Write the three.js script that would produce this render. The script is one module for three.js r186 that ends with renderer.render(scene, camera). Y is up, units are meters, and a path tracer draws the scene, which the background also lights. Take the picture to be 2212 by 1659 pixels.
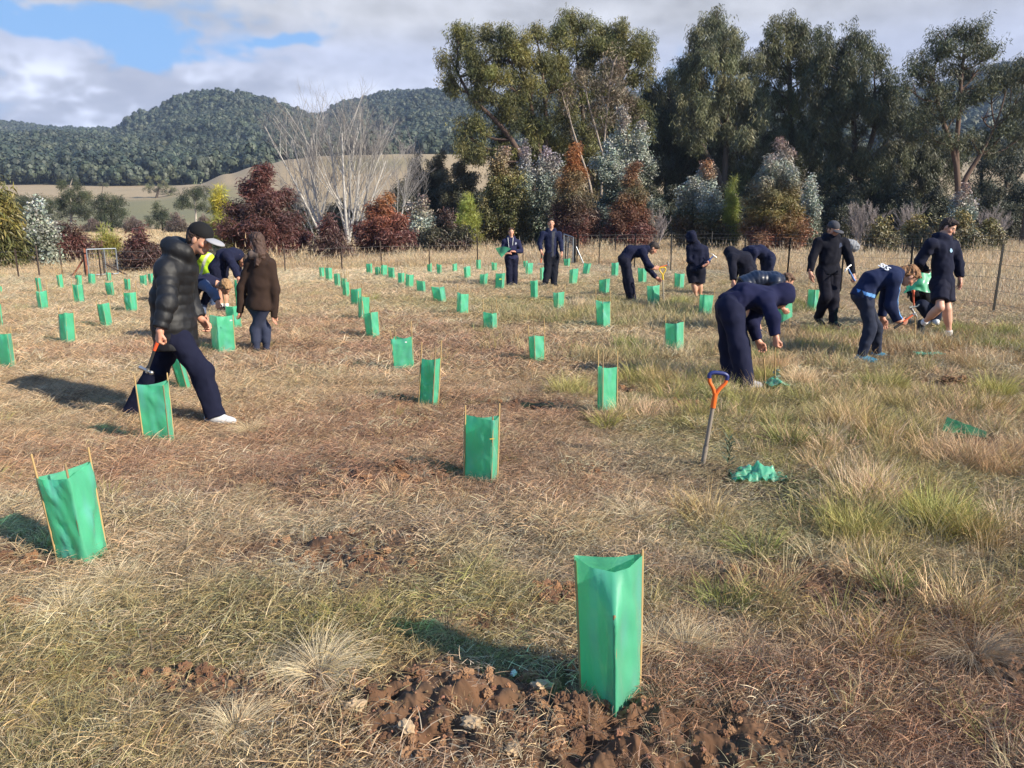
import * as THREE from 'three';
import { mergeGeometries } from 'three/addons/utils/BufferGeometryUtils.js';
import { TextGeometry } from 'three/addons/geometries/TextGeometry.js';
import { FontLoader } from 'three/addons/loaders/FontLoader.js';

// ---------------------------------------------------------------- camera, sky, sun, exposure
const scene = new THREE.Scene();
const EYE = 1.72, FOV = 53, PITCH = 12.05 * Math.PI / 180;
const camera = new THREE.PerspectiveCamera(FOV, 4 / 3, 0.1, 6000);
camera.position.set(0, EYE, 0);
camera.rotation.x = -PITCH;
const renderer = new THREE.WebGLRenderer({ antialias: true });
renderer.setSize(1024, 768);
renderer.toneMapping = THREE.LinearToneMapping;
renderer.toneMappingExposure = 1.75;
renderer.shadowMap.enabled = true;
const SUN = new THREE.Vector3(0.85, 0.54, 0.22).normalize();
const sun = new THREE.DirectionalLight(new THREE.Color(1, 0.91, 0.76), 5);
sun.position.copy(SUN).multiplyScalar(80); sun.target.position.set(0, 0, -20);
sun.castShadow = true; sun.shadow.mapSize.set(4096, 4096);
Object.assign(sun.shadow.camera, { left: -60, right: 60, top: 60, bottom: -60, near: 1, far: 250 });
scene.add(sun, sun.target);
const SKY_STRENGTH = 0.66;
scene.fog = new THREE.FogExp2(new THREE.Color(0.55, 0.70, 1.0), 0.00022);

// ---------------------------------------------------------------- numbers
const R = Math.PI / 180, V = (x, y, z) => new THREE.Vector3(x, y, z);
function rng(seed) { let s = seed | 0; return () => { s = (s + 0x6d2b79f5) | 0; let t = Math.imul(s ^ (s >>> 15), 1 | s); t = (t + Math.imul(t ^ (t >>> 7), 61 | t)) ^ t; return ((t ^ (t >>> 14)) >>> 0) / 4294967296; }; }
const clamp = (x, a = 0, b = 1) => x < a ? a : x > b ? b : x;
const lerp = (a, b, t) => a + (b - a) * t;
const sstep = (a, b, x) => { const t = clamp((x - a) / (b - a)); return t * t * (3 - 2 * t); };
const PERM = new Uint8Array(512); { const r = rng(77); const a = [...Array(256).keys()]; for (let i = 255; i > 0; i--) { const j = Math.floor(r() * (i + 1)); [a[i], a[j]] = [a[j], a[i]]; } for (let i = 0; i < 512; i++) PERM[i] = a[i & 255]; }
const GR = new Float32Array(256 * 3); { const r = rng(5); for (let i = 0; i < 256; i++) { const z = r() * 2 - 1, a = r() * 6.283, q = Math.sqrt(1 - z * z); GR[i * 3] = q * Math.cos(a) * 1.5; GR[i * 3 + 1] = q * Math.sin(a) * 1.5; GR[i * 3 + 2] = z * 1.5; } }
function noise3(x, y, z) {
  const X = Math.floor(x), Y = Math.floor(y), Z = Math.floor(z); x -= X; y -= Y; z -= Z;
  const u = x * x * x * (x * (x * 6 - 15) + 10), v = y * y * y * (y * (y * 6 - 15) + 10), w = z * z * z * (z * (z * 6 - 15) + 10);
  const g = (i, j, k) => { const h = PERM[PERM[PERM[(X + i) & 255] + ((Y + j) & 255)] + ((Z + k) & 255)] * 3; return GR[h] * (x - i) + GR[h + 1] * (y - j) + GR[h + 2] * (z - k); };
  return lerp(lerp(lerp(g(0, 0, 0), g(1, 0, 0), u), lerp(g(0, 1, 0), g(1, 1, 0), u), v), lerp(lerp(g(0, 0, 1), g(1, 0, 1), u), lerp(g(0, 1, 1), g(1, 1, 1), u), v), w);
}
const fbm = (x, y, z, n = 4, g = 0.5) => { let s = 0, a = 1, t = 0; for (let i = 0; i < n; i++) { s += a * noise3(x, y, z); t += a; x = x * 2.03 + 7.1; y = y * 2.03 + 3.3; z = z * 2.03 + 1.7; a *= g; } return s / t; };

// ---------------------------------------------------------------- from the photograph's 2212 x 1659 pixels to the place
const PW = 1106, PH = 829.5, F = PH / Math.tan(FOV / 2 * R), CP = Math.cos(PITCH), SP = Math.sin(PITCH);
function ray(px, py) { const dx = (px - PW) / F, dy = -(py - PH) / F; return V(dx, dy * CP - SP, -dy * SP - CP); }
const at = (px, py, d) => { const r = ray(px, py); const t = d / -r.z; return V(r.x * t, EYE + r.y * t, -d); };       // point at that ground distance
const ground = (px, py) => { const r = ray(px, py); const t = EYE / -r.y; return V(r.x * t, 0, r.z * t); };            // point on the level field
const slope = (px, py) => { const r = ray(px, py); return r.y / -r.z; };
const perPx = (d) => d * CP / F;

// ---------------------------------------------------------------- naming and adding
const used = new Map();
function numbered(name) { const n = used.get(name) ?? 0; used.set(name, n + 1); return n ? `${name}_${String(n).padStart(3, '0')}` : name; }
function tag(o, label, category, group, kind) { o.userData = { label, category }; if (group) o.userData.group = group; if (kind) o.userData.kind = kind; return o; }
function shadows(o) { o.castShadow = o.receiveShadow = true; return o; }
function thing(name, pos, label, category, group, kind) { const g = new THREE.Group(); g.name = numbered(name); g.position.copy(pos); tag(g, label, category, group, kind); scene.add(g); return g; }
function part(parent, name, geo, mat) { const m = shadows(new THREE.Mesh(geo, mat)); m.name = name; parent.add(m); return m; }
function structure(name, geo, mat, label, category) { const m = shadows(new THREE.Mesh(geo, mat)); m.name = numbered(name); m.userData = { kind: 'structure', label, category }; scene.add(m); return m; }
const rgb = (r, g, b) => new THREE.Color().setRGB(r, g, b);
const stdMade = new Map();
function std(c, rough = 0.9, extra = {}) { // the same surface is one material
  const key = [Array.isArray(c) ? c : c.toArray(), rough, ...Object.entries(extra).map(([k, v]) => k + (v?.uuid ?? v))].join();
  if (!stdMade.has(key)) stdMade.set(key, new THREE.MeshStandardMaterial({ color: Array.isArray(c) ? rgb(...c) : c, roughness: rough, ...extra }));
  return stdMade.get(key);
}

// ---------------------------------------------------------------- the sky: broken winter cloud with blue gaps
{
  const w = 3072, h = 1536, data = new Float32Array(w * h * 4);
  const gap = (az, el, a, e, ra, re) => Math.exp(-(((az - a) / ra) ** 2 + ((el - e) / re) ** 2));
  for (let j = 0; j < h; j++) {
    const el = ((j + 0.5) / h - 0.5) * Math.PI, y = Math.sin(el), c = Math.cos(el), eld = el / R;
    for (let i = 0; i < w; i++) {
      const a = ((i + 0.5) / w - 0.5) * 2 * Math.PI, x = Math.cos(a) * c, z = Math.sin(a) * c, o = (j * w + i) * 4;
      let r = 0.2, g = 0.19, b = 0.17;
      if (el > -0.02) {
        const az = Math.atan2(x, -z) / R, k = 1 / (Math.max(y, 0) + 0.13);
        const px = x * k, pz = z * k;
        const wx = fbm(px * 0.9 + 3, 1.5, pz * 0.9, 3), wz = fbm(px * 0.9, 7.5, pz * 0.9 + 5, 3);
        const n = fbm(px * 0.8 + wx * 0.6, 4.2, pz * 0.8 + wz * 0.6, 6, 0.55), low = fbm(az * 0.055 + 0.6 * wx, eld * 0.13 + wz * 0.8, 2.2, 6, 0.55);
        // gaps where the blue shows, upper left of the view and elsewhere round the sky
        const fa = az + 7 * fbm(az * 0.12, eld * 0.25, 31, 5, 0.6), fe = eld + 2.6 * fbm(az * 0.12, eld * 0.3, 57, 5, 0.6);
        let clear = 0.95 * gap(fa, fe, -30, 11.9, 4.8, 1.1) + 0.8 * gap(fa, fe, -25.0, 10.4, 2.4, 1.2) + 0.55 * gap(fa, fe, -15.5, 11.1, 2.2, 0.5) + 0.3 * gap(az, eld, 30, 6, 9, 2.5) + 0.2 * gap(az, eld, 9, 7.5, 9, 1.6);
        clear += 0.45 * sstep(40, 70, Math.abs(az)) * sstep(2, 16, eld) + 0.8 * sstep(17, 42, eld);
        const puff = 1 - 2 * Math.abs(noise3(az * 0.16 + wx, eld * 0.34, 5.5)), puff2 = 1 - 2 * Math.abs(noise3(az * 0.42 + 9, eld * 0.8 + wz, 2.5)), puff3 = 1 - 2 * Math.abs(noise3(az * 1.0 + 4, eld * 1.7, 7.5));
        const heads = 0.5 * puff + 0.3 * puff2 + 0.2 * puff3, left = sstep(2, -16, az) * sstep(10.8, 8.5, eld);
        const cover = sstep(0.10, 0.42, 0.5 + n * 0.55 + low * 0.55 + 0.25 * (heads - 0.3) - clear);
        // base of the cloud: grey-lavender, whiter where thick heads catch the sun
        const lit = clamp(0.45 + 1.1 * fbm(az * 0.11 - 0.5 * wz, eld * 0.3 - 0.3 * wx, 9.1, 6, 0.55) + 0.7 * low + 0.3 * (heads - 0.3));
        const lowLeft = gap(az, eld, -29, 7.2, 11, 3.2), grey = sstep(10.5, 13.5, eld) * sstep(60, 20, Math.abs(az + 6));
        const bright = 0.55 + 0.22 * (lit - 0.4) + 0.40 * left * sstep(0.25, 0.85, lit + 0.4 * heads - 0.15) * (0.4 + 0.6 * lowLeft) + 0.13 * gap(az, eld, 8, 12, 18, 4) * lit - 0.05 * grey * (1.3 - lit);
        const warm = clamp(grey * 0.8 + left * 0.5 * lit);
        const cr = bright * lerp(0.88, 1.0, warm), cg = bright * lerp(0.96, 1.02, warm), cb = bright * lerp(1.22, 1.08, warm);
        const t = clamp(eld / 40), br = lerp(0.30, 0.11, t), bg = lerp(0.55, 0.27, t), bb = lerp(0.92, 0.62, t);
        const haze = sstep(7, 0, eld) * 0.4;
        r = lerp(lerp(br, cr, cover), 0.40, haze); g = lerp(lerp(bg, cg, cover), 0.47, haze); b = lerp(lerp(bb, cb, cover), 0.68, haze);
        const glow = Math.max(0, x * SUN.x + y * SUN.y + z * SUN.z) ** 8 * 0.35; r += glow; g += glow * 0.95; b += glow * 0.85;
      }
      data[o] = r; data[o + 1] = g; data[o + 2] = b; data[o + 3] = 1;
    }
  }
  const t = new THREE.DataTexture(data, w, h, THREE.RGBAFormat, THREE.FloatType);
  t.mapping = THREE.EquirectangularReflectionMapping; t.minFilter = t.magFilter = THREE.LinearFilter; t.needsUpdate = true;
  scene.background = t; scene.environment = t; scene.environmentIntensity = SKY_STRENGTH; scene.backgroundIntensity = SKY_STRENGTH;
}
// ---------------------------------------------------------------- the lie of the land
// heights of the far country, given as the picture row its surface reaches at each distance, for a row of bearings
const BEAR = [-900, -300, 0, 130, 250, 330, 430, 500, 560, 640, 700, 760, 850, 940, 1106, 1500, 1940, 2150, 2260, 3000];
const FAR = [[95, null],
  [140, 489, 489, 488, 488, 488, 487, 485, 482, 480, 478, 477, 477, 477, 477, 478, 480, 480, 480, 480, 480],
  [200, 458, 458, 456, 455, 452, 447, 438, 428, 420, 412, 408, 407, 407, 408, 412, 440, 440, 440, 440, 440],
  [260, 412, 412, 414, 416, 417, 415, 402, 378, 362, 346, 337, 335, 334, 334, 342, 390, 380, 370, 370, 370],
  [335, 395, 395, 396, 396, 397, 397, 396, 390, 378, 362, 355, 352, 350, 350, 352, 372, 352, 330, 330, 340],
  [450, 362, 362, 362, 364, 366, 362, 355, 350, 345, 340, 340, 338, 332, 328, 330, 330, 310, 280, 280, 310],
  [600, 314, 316, 318, 320, 322, 316, 288, 282, 282, 294, 306, 296, 286, 278, 286, 284, 266, 221, 216, 276],
  [800, 322, 320, 318, 320, 314, 272, 240, 233, 236, 254, 272, 248, 238, 228, 236, 237, 222, 168, 172, 252],
  [1100, 280, 282, 286, 296, 296, 304, 314, 314, 314, 314, 274, 250, 240, 234, 239, 244, 234, 194, 194, 254],
  [1600, 330, 330, 330, 330, 330, 330, 330, 330, 330, 330, 330, 330, 330, 330, 330, 330, 330, 330, 330, 330]];
function bearingMix(px) { let i = 0; while (i < BEAR.length - 2 && px > BEAR[i + 1]) i++; return [i, sstep(0, 1, (px - BEAR[i]) / (BEAR[i + 1] - BEAR[i]))]; }
const rowSlope = FAR.map((r) => r.slice(1).map((py, i) => py === null ? 0 : slope(Math.min(2600, Math.max(-400, BEAR[i])), py)));
function farHeight(px, d) {
  if (d <= 95) return 0;
  const [i, t] = bearingMix(px); let k = 0; while (k < FAR.length - 2 && d > FAR[k + 1][0]) k++;
  const hAt = (k) => k === 0 ? 0 : EYE + FAR[k][0] * lerp(rowSlope[k][i], rowSlope[k][i + 1], t);
  const s = clamp((d - FAR[k][0]) / (FAR[k + 1][0] - FAR[k][0])), h0 = hAt(k), h1 = hAt(k + 1), hm = hAt(Math.max(0, k - 1)), hp = hAt(Math.min(FAR.length - 1, k + 2));
  const m0 = k ? (h1 - hm) / (FAR[k + 1][0] - FAR[k - 1][0]) * (FAR[k + 1][0] - FAR[k][0]) : 0, m1 = k < FAR.length - 2 ? (hp - h0) / (FAR[k + 2][0] - FAR[k][0]) * (FAR[k + 1][0] - FAR[k][0]) : 0;
  const s2 = s * s, s3 = s2 * s;
  return (2 * s3 - 3 * s2 + 1) * h0 + (s3 - 2 * s2 + s) * m0 + (-2 * s3 + 3 * s2) * h1 + (s3 - s2) * m1;
}
const bearingOf = (x, d) => PW + F / CP * x / d;
// dug soil: picture place, half width and half depth in metres, height of the heap, where the hole lies
const SOIL = [
  [965, 1508, 0.80, 0.25, 0.10], [1365, 1608, 0.56, 0.26, 0.11], [900, 1622, 0.44, 0.16, 0.06], [730, 1200, 0.68, 0.36, 0.07], [775, 1042, 0.80, 0.32, 0.08],
  [905, 1018, 0.24, 0.13, 0.12], [866, 868, 0.5, 0.32, 0.10], [395, 1478, 0.35, 0.1, 0.03], [50, 1212, 0.32, 0.2, 0.08], [60, 1330, 0.3, 0.12, 0.05],
  [1180, 882, 0.85, 0.34, 0.06], [1690, 1250, 0.42, 0.26, 0.11], [1485, 880, 0.36, 0.3, 0.13], [2060, 838, 0.36, 0.3, 0.16], [1260, 1020, 0.3, 0.2, 0.05], [1345, 845, 0.3, 0.25, 0.12],
  [1190, 1290, 0.13, 0.1, 0.12], [1010, 1340, 0.3, 0.1, 0.02], [2150, 1440, 0.3, 0.2, 0.1], [1960, 1285, 0.28, 0.16, 0.08], [1480, 1700, 0.5, 0.2, 0.08], [640, 1100, 0.3, 0.15, 0.02], [1700, 905, 0.3, 0.25, 0.07], [2110, 955, 0.4, 0.2, 0.05], [1130, 705, 0.6, 0.4, 0.06], [700, 665, 0.4, 0.3, 0.06], [730, 740, 0.35, 0.25, 0.05], [710, 622, 0.5, 0.4, 0.08], [2195, 850, 0.3, 0.25, 0.14],
].map(([px, py, rx, rz, h]) => ({ c: ground(px, py), rx, rz, h }));
// where people stand or loose plastic lies the grass is trodden down and the ground is level
const FEET = [[300, 918], [475, 915], [350, 918], [450, 915], [505, 915], [560, 764], [580, 764], [1575, 835], [1610, 838], [1640, 836], [1766, 700], [1800, 704], [1862, 788], [1895, 780], [2050, 738], [1985, 722]].map(([px, py]) => ground(px, py)), TROD = [...FEET, ...[[2055, 962], [2090, 962], [2120, 958], [1512, 1046], [1605, 1044], [1640, 1046], [1672, 1044], [1680, 846], [1715, 846], [2000, 786]].map(([px, py]) => ground(px, py))];
function soilAt(x, z) { let s = 0; for (const q of SOIL) { const dx = (x - q.c.x) / q.rx, dz = (z - q.c.z) / q.rz, e = dx * dx + dz * dz; if (e < 5) { const w = Math.exp(-e * 0.9) * (0.75 + 0.8 * noise3(x * 7, 3.1, z * 7)); if (w > s) s = w; } } return clamp(s); }
function nearHeight(x, z) {
  const r = Math.hypot(x, z), fade = 1 - sstep(18, 60, r);
  let h = fade * (0.035 * fbm(x * 0.9, 0.3, z * 0.9, 3) + 0.05 * Math.max(0, noise3(x * 2.3, 5.2, z * 2.3)) + 0.028 * Math.abs(noise3(x * 4.6, 2.2, z * 4.6)) + 0.05 * noise3(x * 0.31, 8.8, z * 0.31));
  h += 0.02 * sstep(12, 40, r) * noise3(x * 0.12, 1.1, z * 0.12);
  for (const q of SOIL) {
    const dx = (x - q.c.x) / q.rx, dz = (z - q.c.z) / q.rz, e = dx * dx + dz * dz; if (e > 6) continue;
    const w = Math.exp(-e * 1.1); h += w * (q.h * (0.35 + 0.55 * noise3(x * 4.5, q.rx * 9, z * 6) + 0.35 * noise3(x * 13, 2.2, z * 13)) - 0.2 * q.h) + 0.4 * w * 0.05 * noise3(x * 30, 6.1, z * 30);
  }
  for (const f of FEET) { const e = Math.hypot(x - f.x, z - f.z); if (e < 0.6) h = lerp(-0.025, h, sstep(0.18, 0.6, e)); }
  return h;
}
function height(x, z) {
  const r = Math.hypot(x, z), th = Math.atan2(x, -z), tc = clamp(th, -52 * R, 52 * R), d = r * Math.cos(tc);
  const f = farHeight(PW + F / CP * Math.tan(tc), d);
  const rough = d > 95 ? sstep(95, 200, d) * (0.9 * fbm(x * 0.02, 0.5, z * 0.02, 3) + sstep(330, 520, d) * 9 * (0.42 - 1.6 * Math.abs(noise3(x * 0.0065, 3.5, z * 0.0065)) + 0.4 * noise3(x * 0.02, 3.5, z * 0.02))) : 0;
  return f + rough + (r < 70 ? nearHeight(x, z) : 0.02 * noise3(x * 0.12, 1.1, z * 0.12));
}

// colours of the land, as real base colours
const C = { tan: [0.45, 0.325, 0.19], pale: [0.60, 0.48, 0.31], pink: [0.36, 0.21, 0.125], red: [0.28, 0.135, 0.075], olive: [0.31, 0.245, 0.105], green: [0.25, 0.26, 0.065], grey: [0.42, 0.345, 0.225], gold: [0.52, 0.37, 0.19], orange: [0.40, 0.22, 0.09] };
const ZONES = [
  ['pink', 260, 1000, 1.3, 0.5], ['pink', 480, 980, 1.2, 0.6], ['pink', 700, 940, 1.1, 0.7], ['pink', 560, 1060, 0.9, 0.35], ['red', 800, 1010, 0.7, 0.4], ['pink', 920, 760, 1.6, 1.5], ['pink', 1010, 880, 1.2, 0.8], ['red', 860, 900, 0.6, 0.5], ['pink', 1180, 760, 1.1, 1.0],
  ['pink', 640, 720, 1.4, 1.4], ['tan', 760, 820, 1.1, 0.8], ['tan', 120, 720, 3, 1.6], ['tan', 200, 850, 2.2, 0.8], ['grey', 120, 1130, 0.7, 0.35], ['tan', 330, 1180, 0.7, 0.35], ['grey', 500, 1150, 0.7, 0.3],
  ['olive', 280, 1370, 0.8, 0.25], ['olive', 160, 1560, 0.7, 0.3], ['grey', 420, 1300, 0.6, 0.2], ['olive', 620, 1340, 0.7, 0.2], ['olive', 920, 1340, 0.7, 0.25], ['grey', 1080, 1210, 0.6, 0.3], ['tan', 540, 1560, 0.6, 0.2],
  ['pink', 1120, 1080, 0.7, 0.4], ['tan', 1330, 1120, 0.5, 0.3], ['pale', 1350, 1110, 0.3, 0.25], ['grey', 1500, 1130, 0.7, 0.35], ['olive', 1560, 900, 0.8, 0.7], ['green', 1700, 880, 1.0, 0.7], ['olive', 1850, 960, 1.0, 0.5], ['green', 1620, 1150, 0.5, 0.25], ['green', 1900, 1090, 0.6, 0.3], ['olive', 2050, 1080, 0.8, 0.4], ['tan', 2130, 1160, 0.7, 0.2], ['tan', 1980, 880, 1.0, 0.5],
  ['tan', 1780, 800, 1.6, 0.8], ['olive', 1930, 800, 1.2, 0.7], ['olive', 1450, 780, 1.2, 1.2], ['tan', 1350, 740, 1.2, 1.2], ['olive', 1330, 690, 1.6, 1.2], ['olive', 1150, 655, 2.2, 1.0], ['tan', 1060, 620, 4, 2.2], ['olive', 1420, 620, 4, 1.6], ['pale', 820, 600, 4, 2.2], ['tan', 600, 640, 3, 2], ['pink', 330, 760, 1.6, 0.8], ['tan', 420, 850, 1.2, 0.8],
  ['red', 1620, 1500, 0.6, 0.25], ['pink', 1800, 1480, 0.7, 0.3], ['red', 1960, 1560, 0.6, 0.25], ['pink', 1560, 1620, 0.6, 0.2], ['orange', 2130, 1370, 0.5, 0.25], ['red', 1960, 1360, 0.6, 0.25], ['pink', 1560, 1270, 0.5, 0.18], ['red', 1700, 1260, 0.4, 0.18], ['olive', 1850, 1240, 0.5, 0.18], ['green', 1560, 1310, 0.5, 0.08], ['tan', 1480, 1400, 0.4, 0.2], ['pink', 1180, 1620, 0.7, 0.2], ['olive', 2080, 1230, 0.6, 0.2], ['orange', 2050, 750, 2, 1], ['tan', 2100, 640, 4, 3],
].map(([k, px, py, rx, rz]) => ({ k, c: ground(px, py), rx, rz }));
const _mix = [0, 0, 0];
function grassColor(x, z) {
  const wx = x + 0.35 * noise3(x * 1.3, 2.5, z * 1.3), wz = z + 0.35 * noise3(x * 1.3, 9.5, z * 1.3);
  const base = noise3(x * 0.8, 4.4, z * 0.8);
  let w = 0.12, g = 0, m = _mix; const b = base > 0.1 ? C.tan : C.grey; m[0] = b[0] * w; m[1] = b[1] * w; m[2] = b[2] * w;
  for (const q of ZONES) {
    const dx = (wx - q.c.x) / q.rx, dz = (wz - q.c.z) / q.rz, e = dx * dx + dz * dz; if (e > 7) continue;
    const k = Math.exp(-e * 0.8), c = C[q.k]; w += k; m[0] += c[0] * k; m[1] += c[1] * k; m[2] += c[2] * k; if (q.k === 'green' || q.k === 'olive') g += k * (q.k === 'green' ? 1 : 0.7);
  }
  return { c: [m[0] / w, m[1] / w, m[2] / w], g: g / w };
}
function landColor(x, z, d, px) {
  if (d < 60) {
    const s = soilAt(x, z), g = grassColor(x, z).c, t = 0.65 * sstep(8, 30, d) + 0.12;
    const e = [0.075, 0.046, 0.026], q = [0.17, 0.085, 0.042]; const mixd = [0, 1, 2].map((i) => lerp(lerp(e[i], g[i], t), q[i], clamp(s * 1.4)));
    return mixd;
  }
  const n = 0.5 + 0.5 * fbm(x * 0.05, 2.2, z * 0.05, 3);
  if (d > 325 + 14 * noise3(x * 0.03, 0, z * 0.03)) return [0.045, 0.055, 0.025];
  const gold = [lerp(0.40, 0.55, n), lerp(0.29, 0.41, n), lerp(0.16, 0.24, n)], olive = [lerp(0.22, 0.30, n), lerp(0.21, 0.26, n), 0.11];
  let o = sstep(560, 480, px) * sstep(130, 150, d) * sstep(238, 215, d) + 0.9 * Math.exp(-(((px - 800) / 110) ** 2 + ((d - 238) / 14) ** 2));
  o = clamp(o + 0.25 * noise3(x * 0.02, 5, z * 0.02));
  return gold.map((c, i) => lerp(c, olive[i], o));
}
const tex = (size, fn, srgb = false) => { const d = new Uint8Array(size * size * 4); for (let j = 0; j < size; j++) for (let i = 0; i < size; i++) { const v = fn(i / size, j / size), o = (j * size + i) * 4; const c = Array.isArray(v) ? v : [v, v, v]; d[o] = clamp(c[0]) * 255; d[o + 1] = clamp(c[1]) * 255; d[o + 2] = clamp(c[2]) * 255; d[o + 3] = 255; } const t = new THREE.DataTexture(d, size, size, THREE.RGBAFormat); t.wrapS = t.wrapT = THREE.RepeatWrapping; t.magFilter = t.minFilter = THREE.LinearFilter; if (srgb) t.colorSpace = THREE.SRGBColorSpace; t.needsUpdate = true; return t; };
const wrapNoise = (u, v, f, n, s) => { const a = u * 6.28318, b = v * 6.28318, k = f / 6.28318; return fbm(Math.cos(a) * k + s, Math.sin(a) * k + Math.cos(b) * k, Math.sin(b) * k + s, n, 0.6); };
const grit = tex(512, (u, v) => 0.72 + 0.55 * wrapNoise(u, v, 40, 4, 1.3) + 0.3 * wrapNoise(u, v, 9, 2, 4.4));
{
  const cols = [], rows = [];
  for (let a = -180; a < -54; a += 6) cols.push(a); for (let a = -54; a < 54; a += 0.22) cols.push(a); for (let a = 54; a <= 180; a += 6) cols.push(a);
  rows.push(0.02); for (let r = 0.4; r < 1.5; r *= 1.3) rows.push(r); for (let r = 1.5; r < 36; r *= 1.0088) rows.push(r); for (let r = 36; r < 340; r *= 1.02) rows.push(r); for (let r = 340; r < 2200; r *= 1.04) rows.push(r);
  const nc = cols.length, nr = rows.length, pos = new Float32Array(nc * nr * 3), col = new Float32Array(nc * nr * 3), uv = new Float32Array(nc * nr * 2), dist = new Float32Array(nc * nr);
  for (let j = 0; j < nr; j++) for (let i = 0; i < nc; i++) {
    const a = cols[i] * R, r = rows[j], x = Math.sin(a) * r, z = -Math.cos(a) * r, k = j * nc + i, tc = clamp(a, -52 * R, 52 * R), d = r * Math.cos(tc);
    pos[k * 3] = x; pos[k * 3 + 1] = height(x, z); pos[k * 3 + 2] = z; uv[k * 2] = x / 3; uv[k * 2 + 1] = z / 3; dist[k] = d;
    const c = landColor(x, z, d, PW + F / CP * Math.tan(tc)); col[k * 3] = c[0]; col[k * 3 + 1] = c[1]; col[k * 3 + 2] = c[2];
  }
  const bands = [[], [], []];
  for (let j = 0; j < nr - 1; j++) for (let i = 0; i < nc - 1; i++) { const a = j * nc + i, b = a + 1, c = a + nc, e = c + 1; bands[dist[a] < 125 ? 0 : dist[a] < 325 ? 1 : 2].push(a, b, c, b, e, c); }
  const full = new THREE.BufferGeometry(); full.setAttribute('position', new THREE.BufferAttribute(pos, 3)); full.setIndex(bands.flat()); full.computeVertexNormals();
  const near = std(rgb(1, 1, 1), 1, { vertexColors: true, map: grit, bumpMap: grit, bumpScale: 0.05 }), far = std(rgb(1, 1, 1), 1, { vertexColors: true, map: grit });
  const cut = (idx) => { // own copy of only the points that this band uses
    const map = new Map(), p = [], n = [], c = [], t = [], ix = []; const N = full.attributes.normal.array;
    for (const k of idx) { let m = map.get(k); if (m === undefined) { m = map.size; map.set(k, m); p.push(pos[k * 3], pos[k * 3 + 1], pos[k * 3 + 2]); n.push(N[k * 3], N[k * 3 + 1], N[k * 3 + 2]); c.push(col[k * 3], col[k * 3 + 1], col[k * 3 + 2]); t.push(uv[k * 2], uv[k * 2 + 1]); } ix.push(m); }
    const g = new THREE.BufferGeometry(); g.setAttribute('position', new THREE.Float32BufferAttribute(p, 3)); g.setAttribute('normal', new THREE.Float32BufferAttribute(n, 3)); g.setAttribute('color', new THREE.Float32BufferAttribute(c, 3)); g.setAttribute('uv', new THREE.Float32BufferAttribute(t, 2)); g.setIndex(ix); return g;
  };
  structure('ground', cut(bands[0]), near, 'level field and paddock of dry ground under the grass', 'ground');
  structure('hill_pasture', cut(bands[1]), far, 'straw coloured pasture rising to the grassy hill behind the paddock', 'hill');
  structure('forested_hills', cut(bands[2]), far, 'dark hills under eucalypt forest behind the pasture', 'hill');
}
// ---------------------------------------------------------------- foliage kit
function geoOf(p, ix, c) { const g = new THREE.BufferGeometry(); g.setAttribute('position', new THREE.Float32BufferAttribute(p, 3)); if (c) g.setAttribute('color', new THREE.Float32BufferAttribute(c, 3)); g.setIndex(ix); g.computeVertexNormals(); return g; }
// a spray of separate leaves: each a folded pointed blade hanging from its own point
function sprayGeo(seed, n, rad, len, wid, droop, tall = 1) {
  const r = rng(seed), p = [], ix = [], c = [];
  for (let i = 0; i < n; i++) {
    const q = V(r() * 2 - 1, (r() * 2 - 1) * tall, r() * 2 - 1); if (q.x * q.x + q.z * q.z > 1) { i--; continue; } q.multiplyScalar(rad);
    const a = r() * 6.283, e = lerp(r() * 2.4 - 1.2, -1.25 + r() * 0.5, droop), d = V(Math.cos(a) * Math.cos(e), Math.sin(e), Math.sin(a) * Math.cos(e));
    const s = V(r() - 0.5, r() - 0.5, r() - 0.5).cross(d).normalize(), L = len * (0.6 + 0.8 * r()), w = wid * (0.7 + 0.6 * r()), o = p.length / 3, b = 0.75 + 0.5 * r();
    const up = d.clone().cross(s).multiplyScalar(w * 0.25), m = q.clone().addScaledVector(d, L * 0.45), e2 = q.clone().addScaledVector(d, L); e2.y -= L * 0.08;
    for (const t of [q, m.clone().addScaledVector(s, w / 2).add(up), m.clone().addScaledVector(s, -w / 2).add(up), e2]) { p.push(t.x, t.y, t.z); c.push(b, b, b * (0.85 + 0.3 * r())); }
    ix.push(o, o + 1, o + 3, o, o + 3, o + 2);
  }
  return geoOf(p, ix, c);
}
const leafMat = std(rgb(1, 1, 1), 0.62, { vertexColors: true, side: THREE.DoubleSide });
const leafMatPhys = new THREE.MeshPhysicalMaterial({ color: rgb(1, 1, 1), roughness: 0.5, transmission: 0.28, thickness: 0, vertexColors: true, side: THREE.DoubleSide, specularIntensity: 1 });
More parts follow.
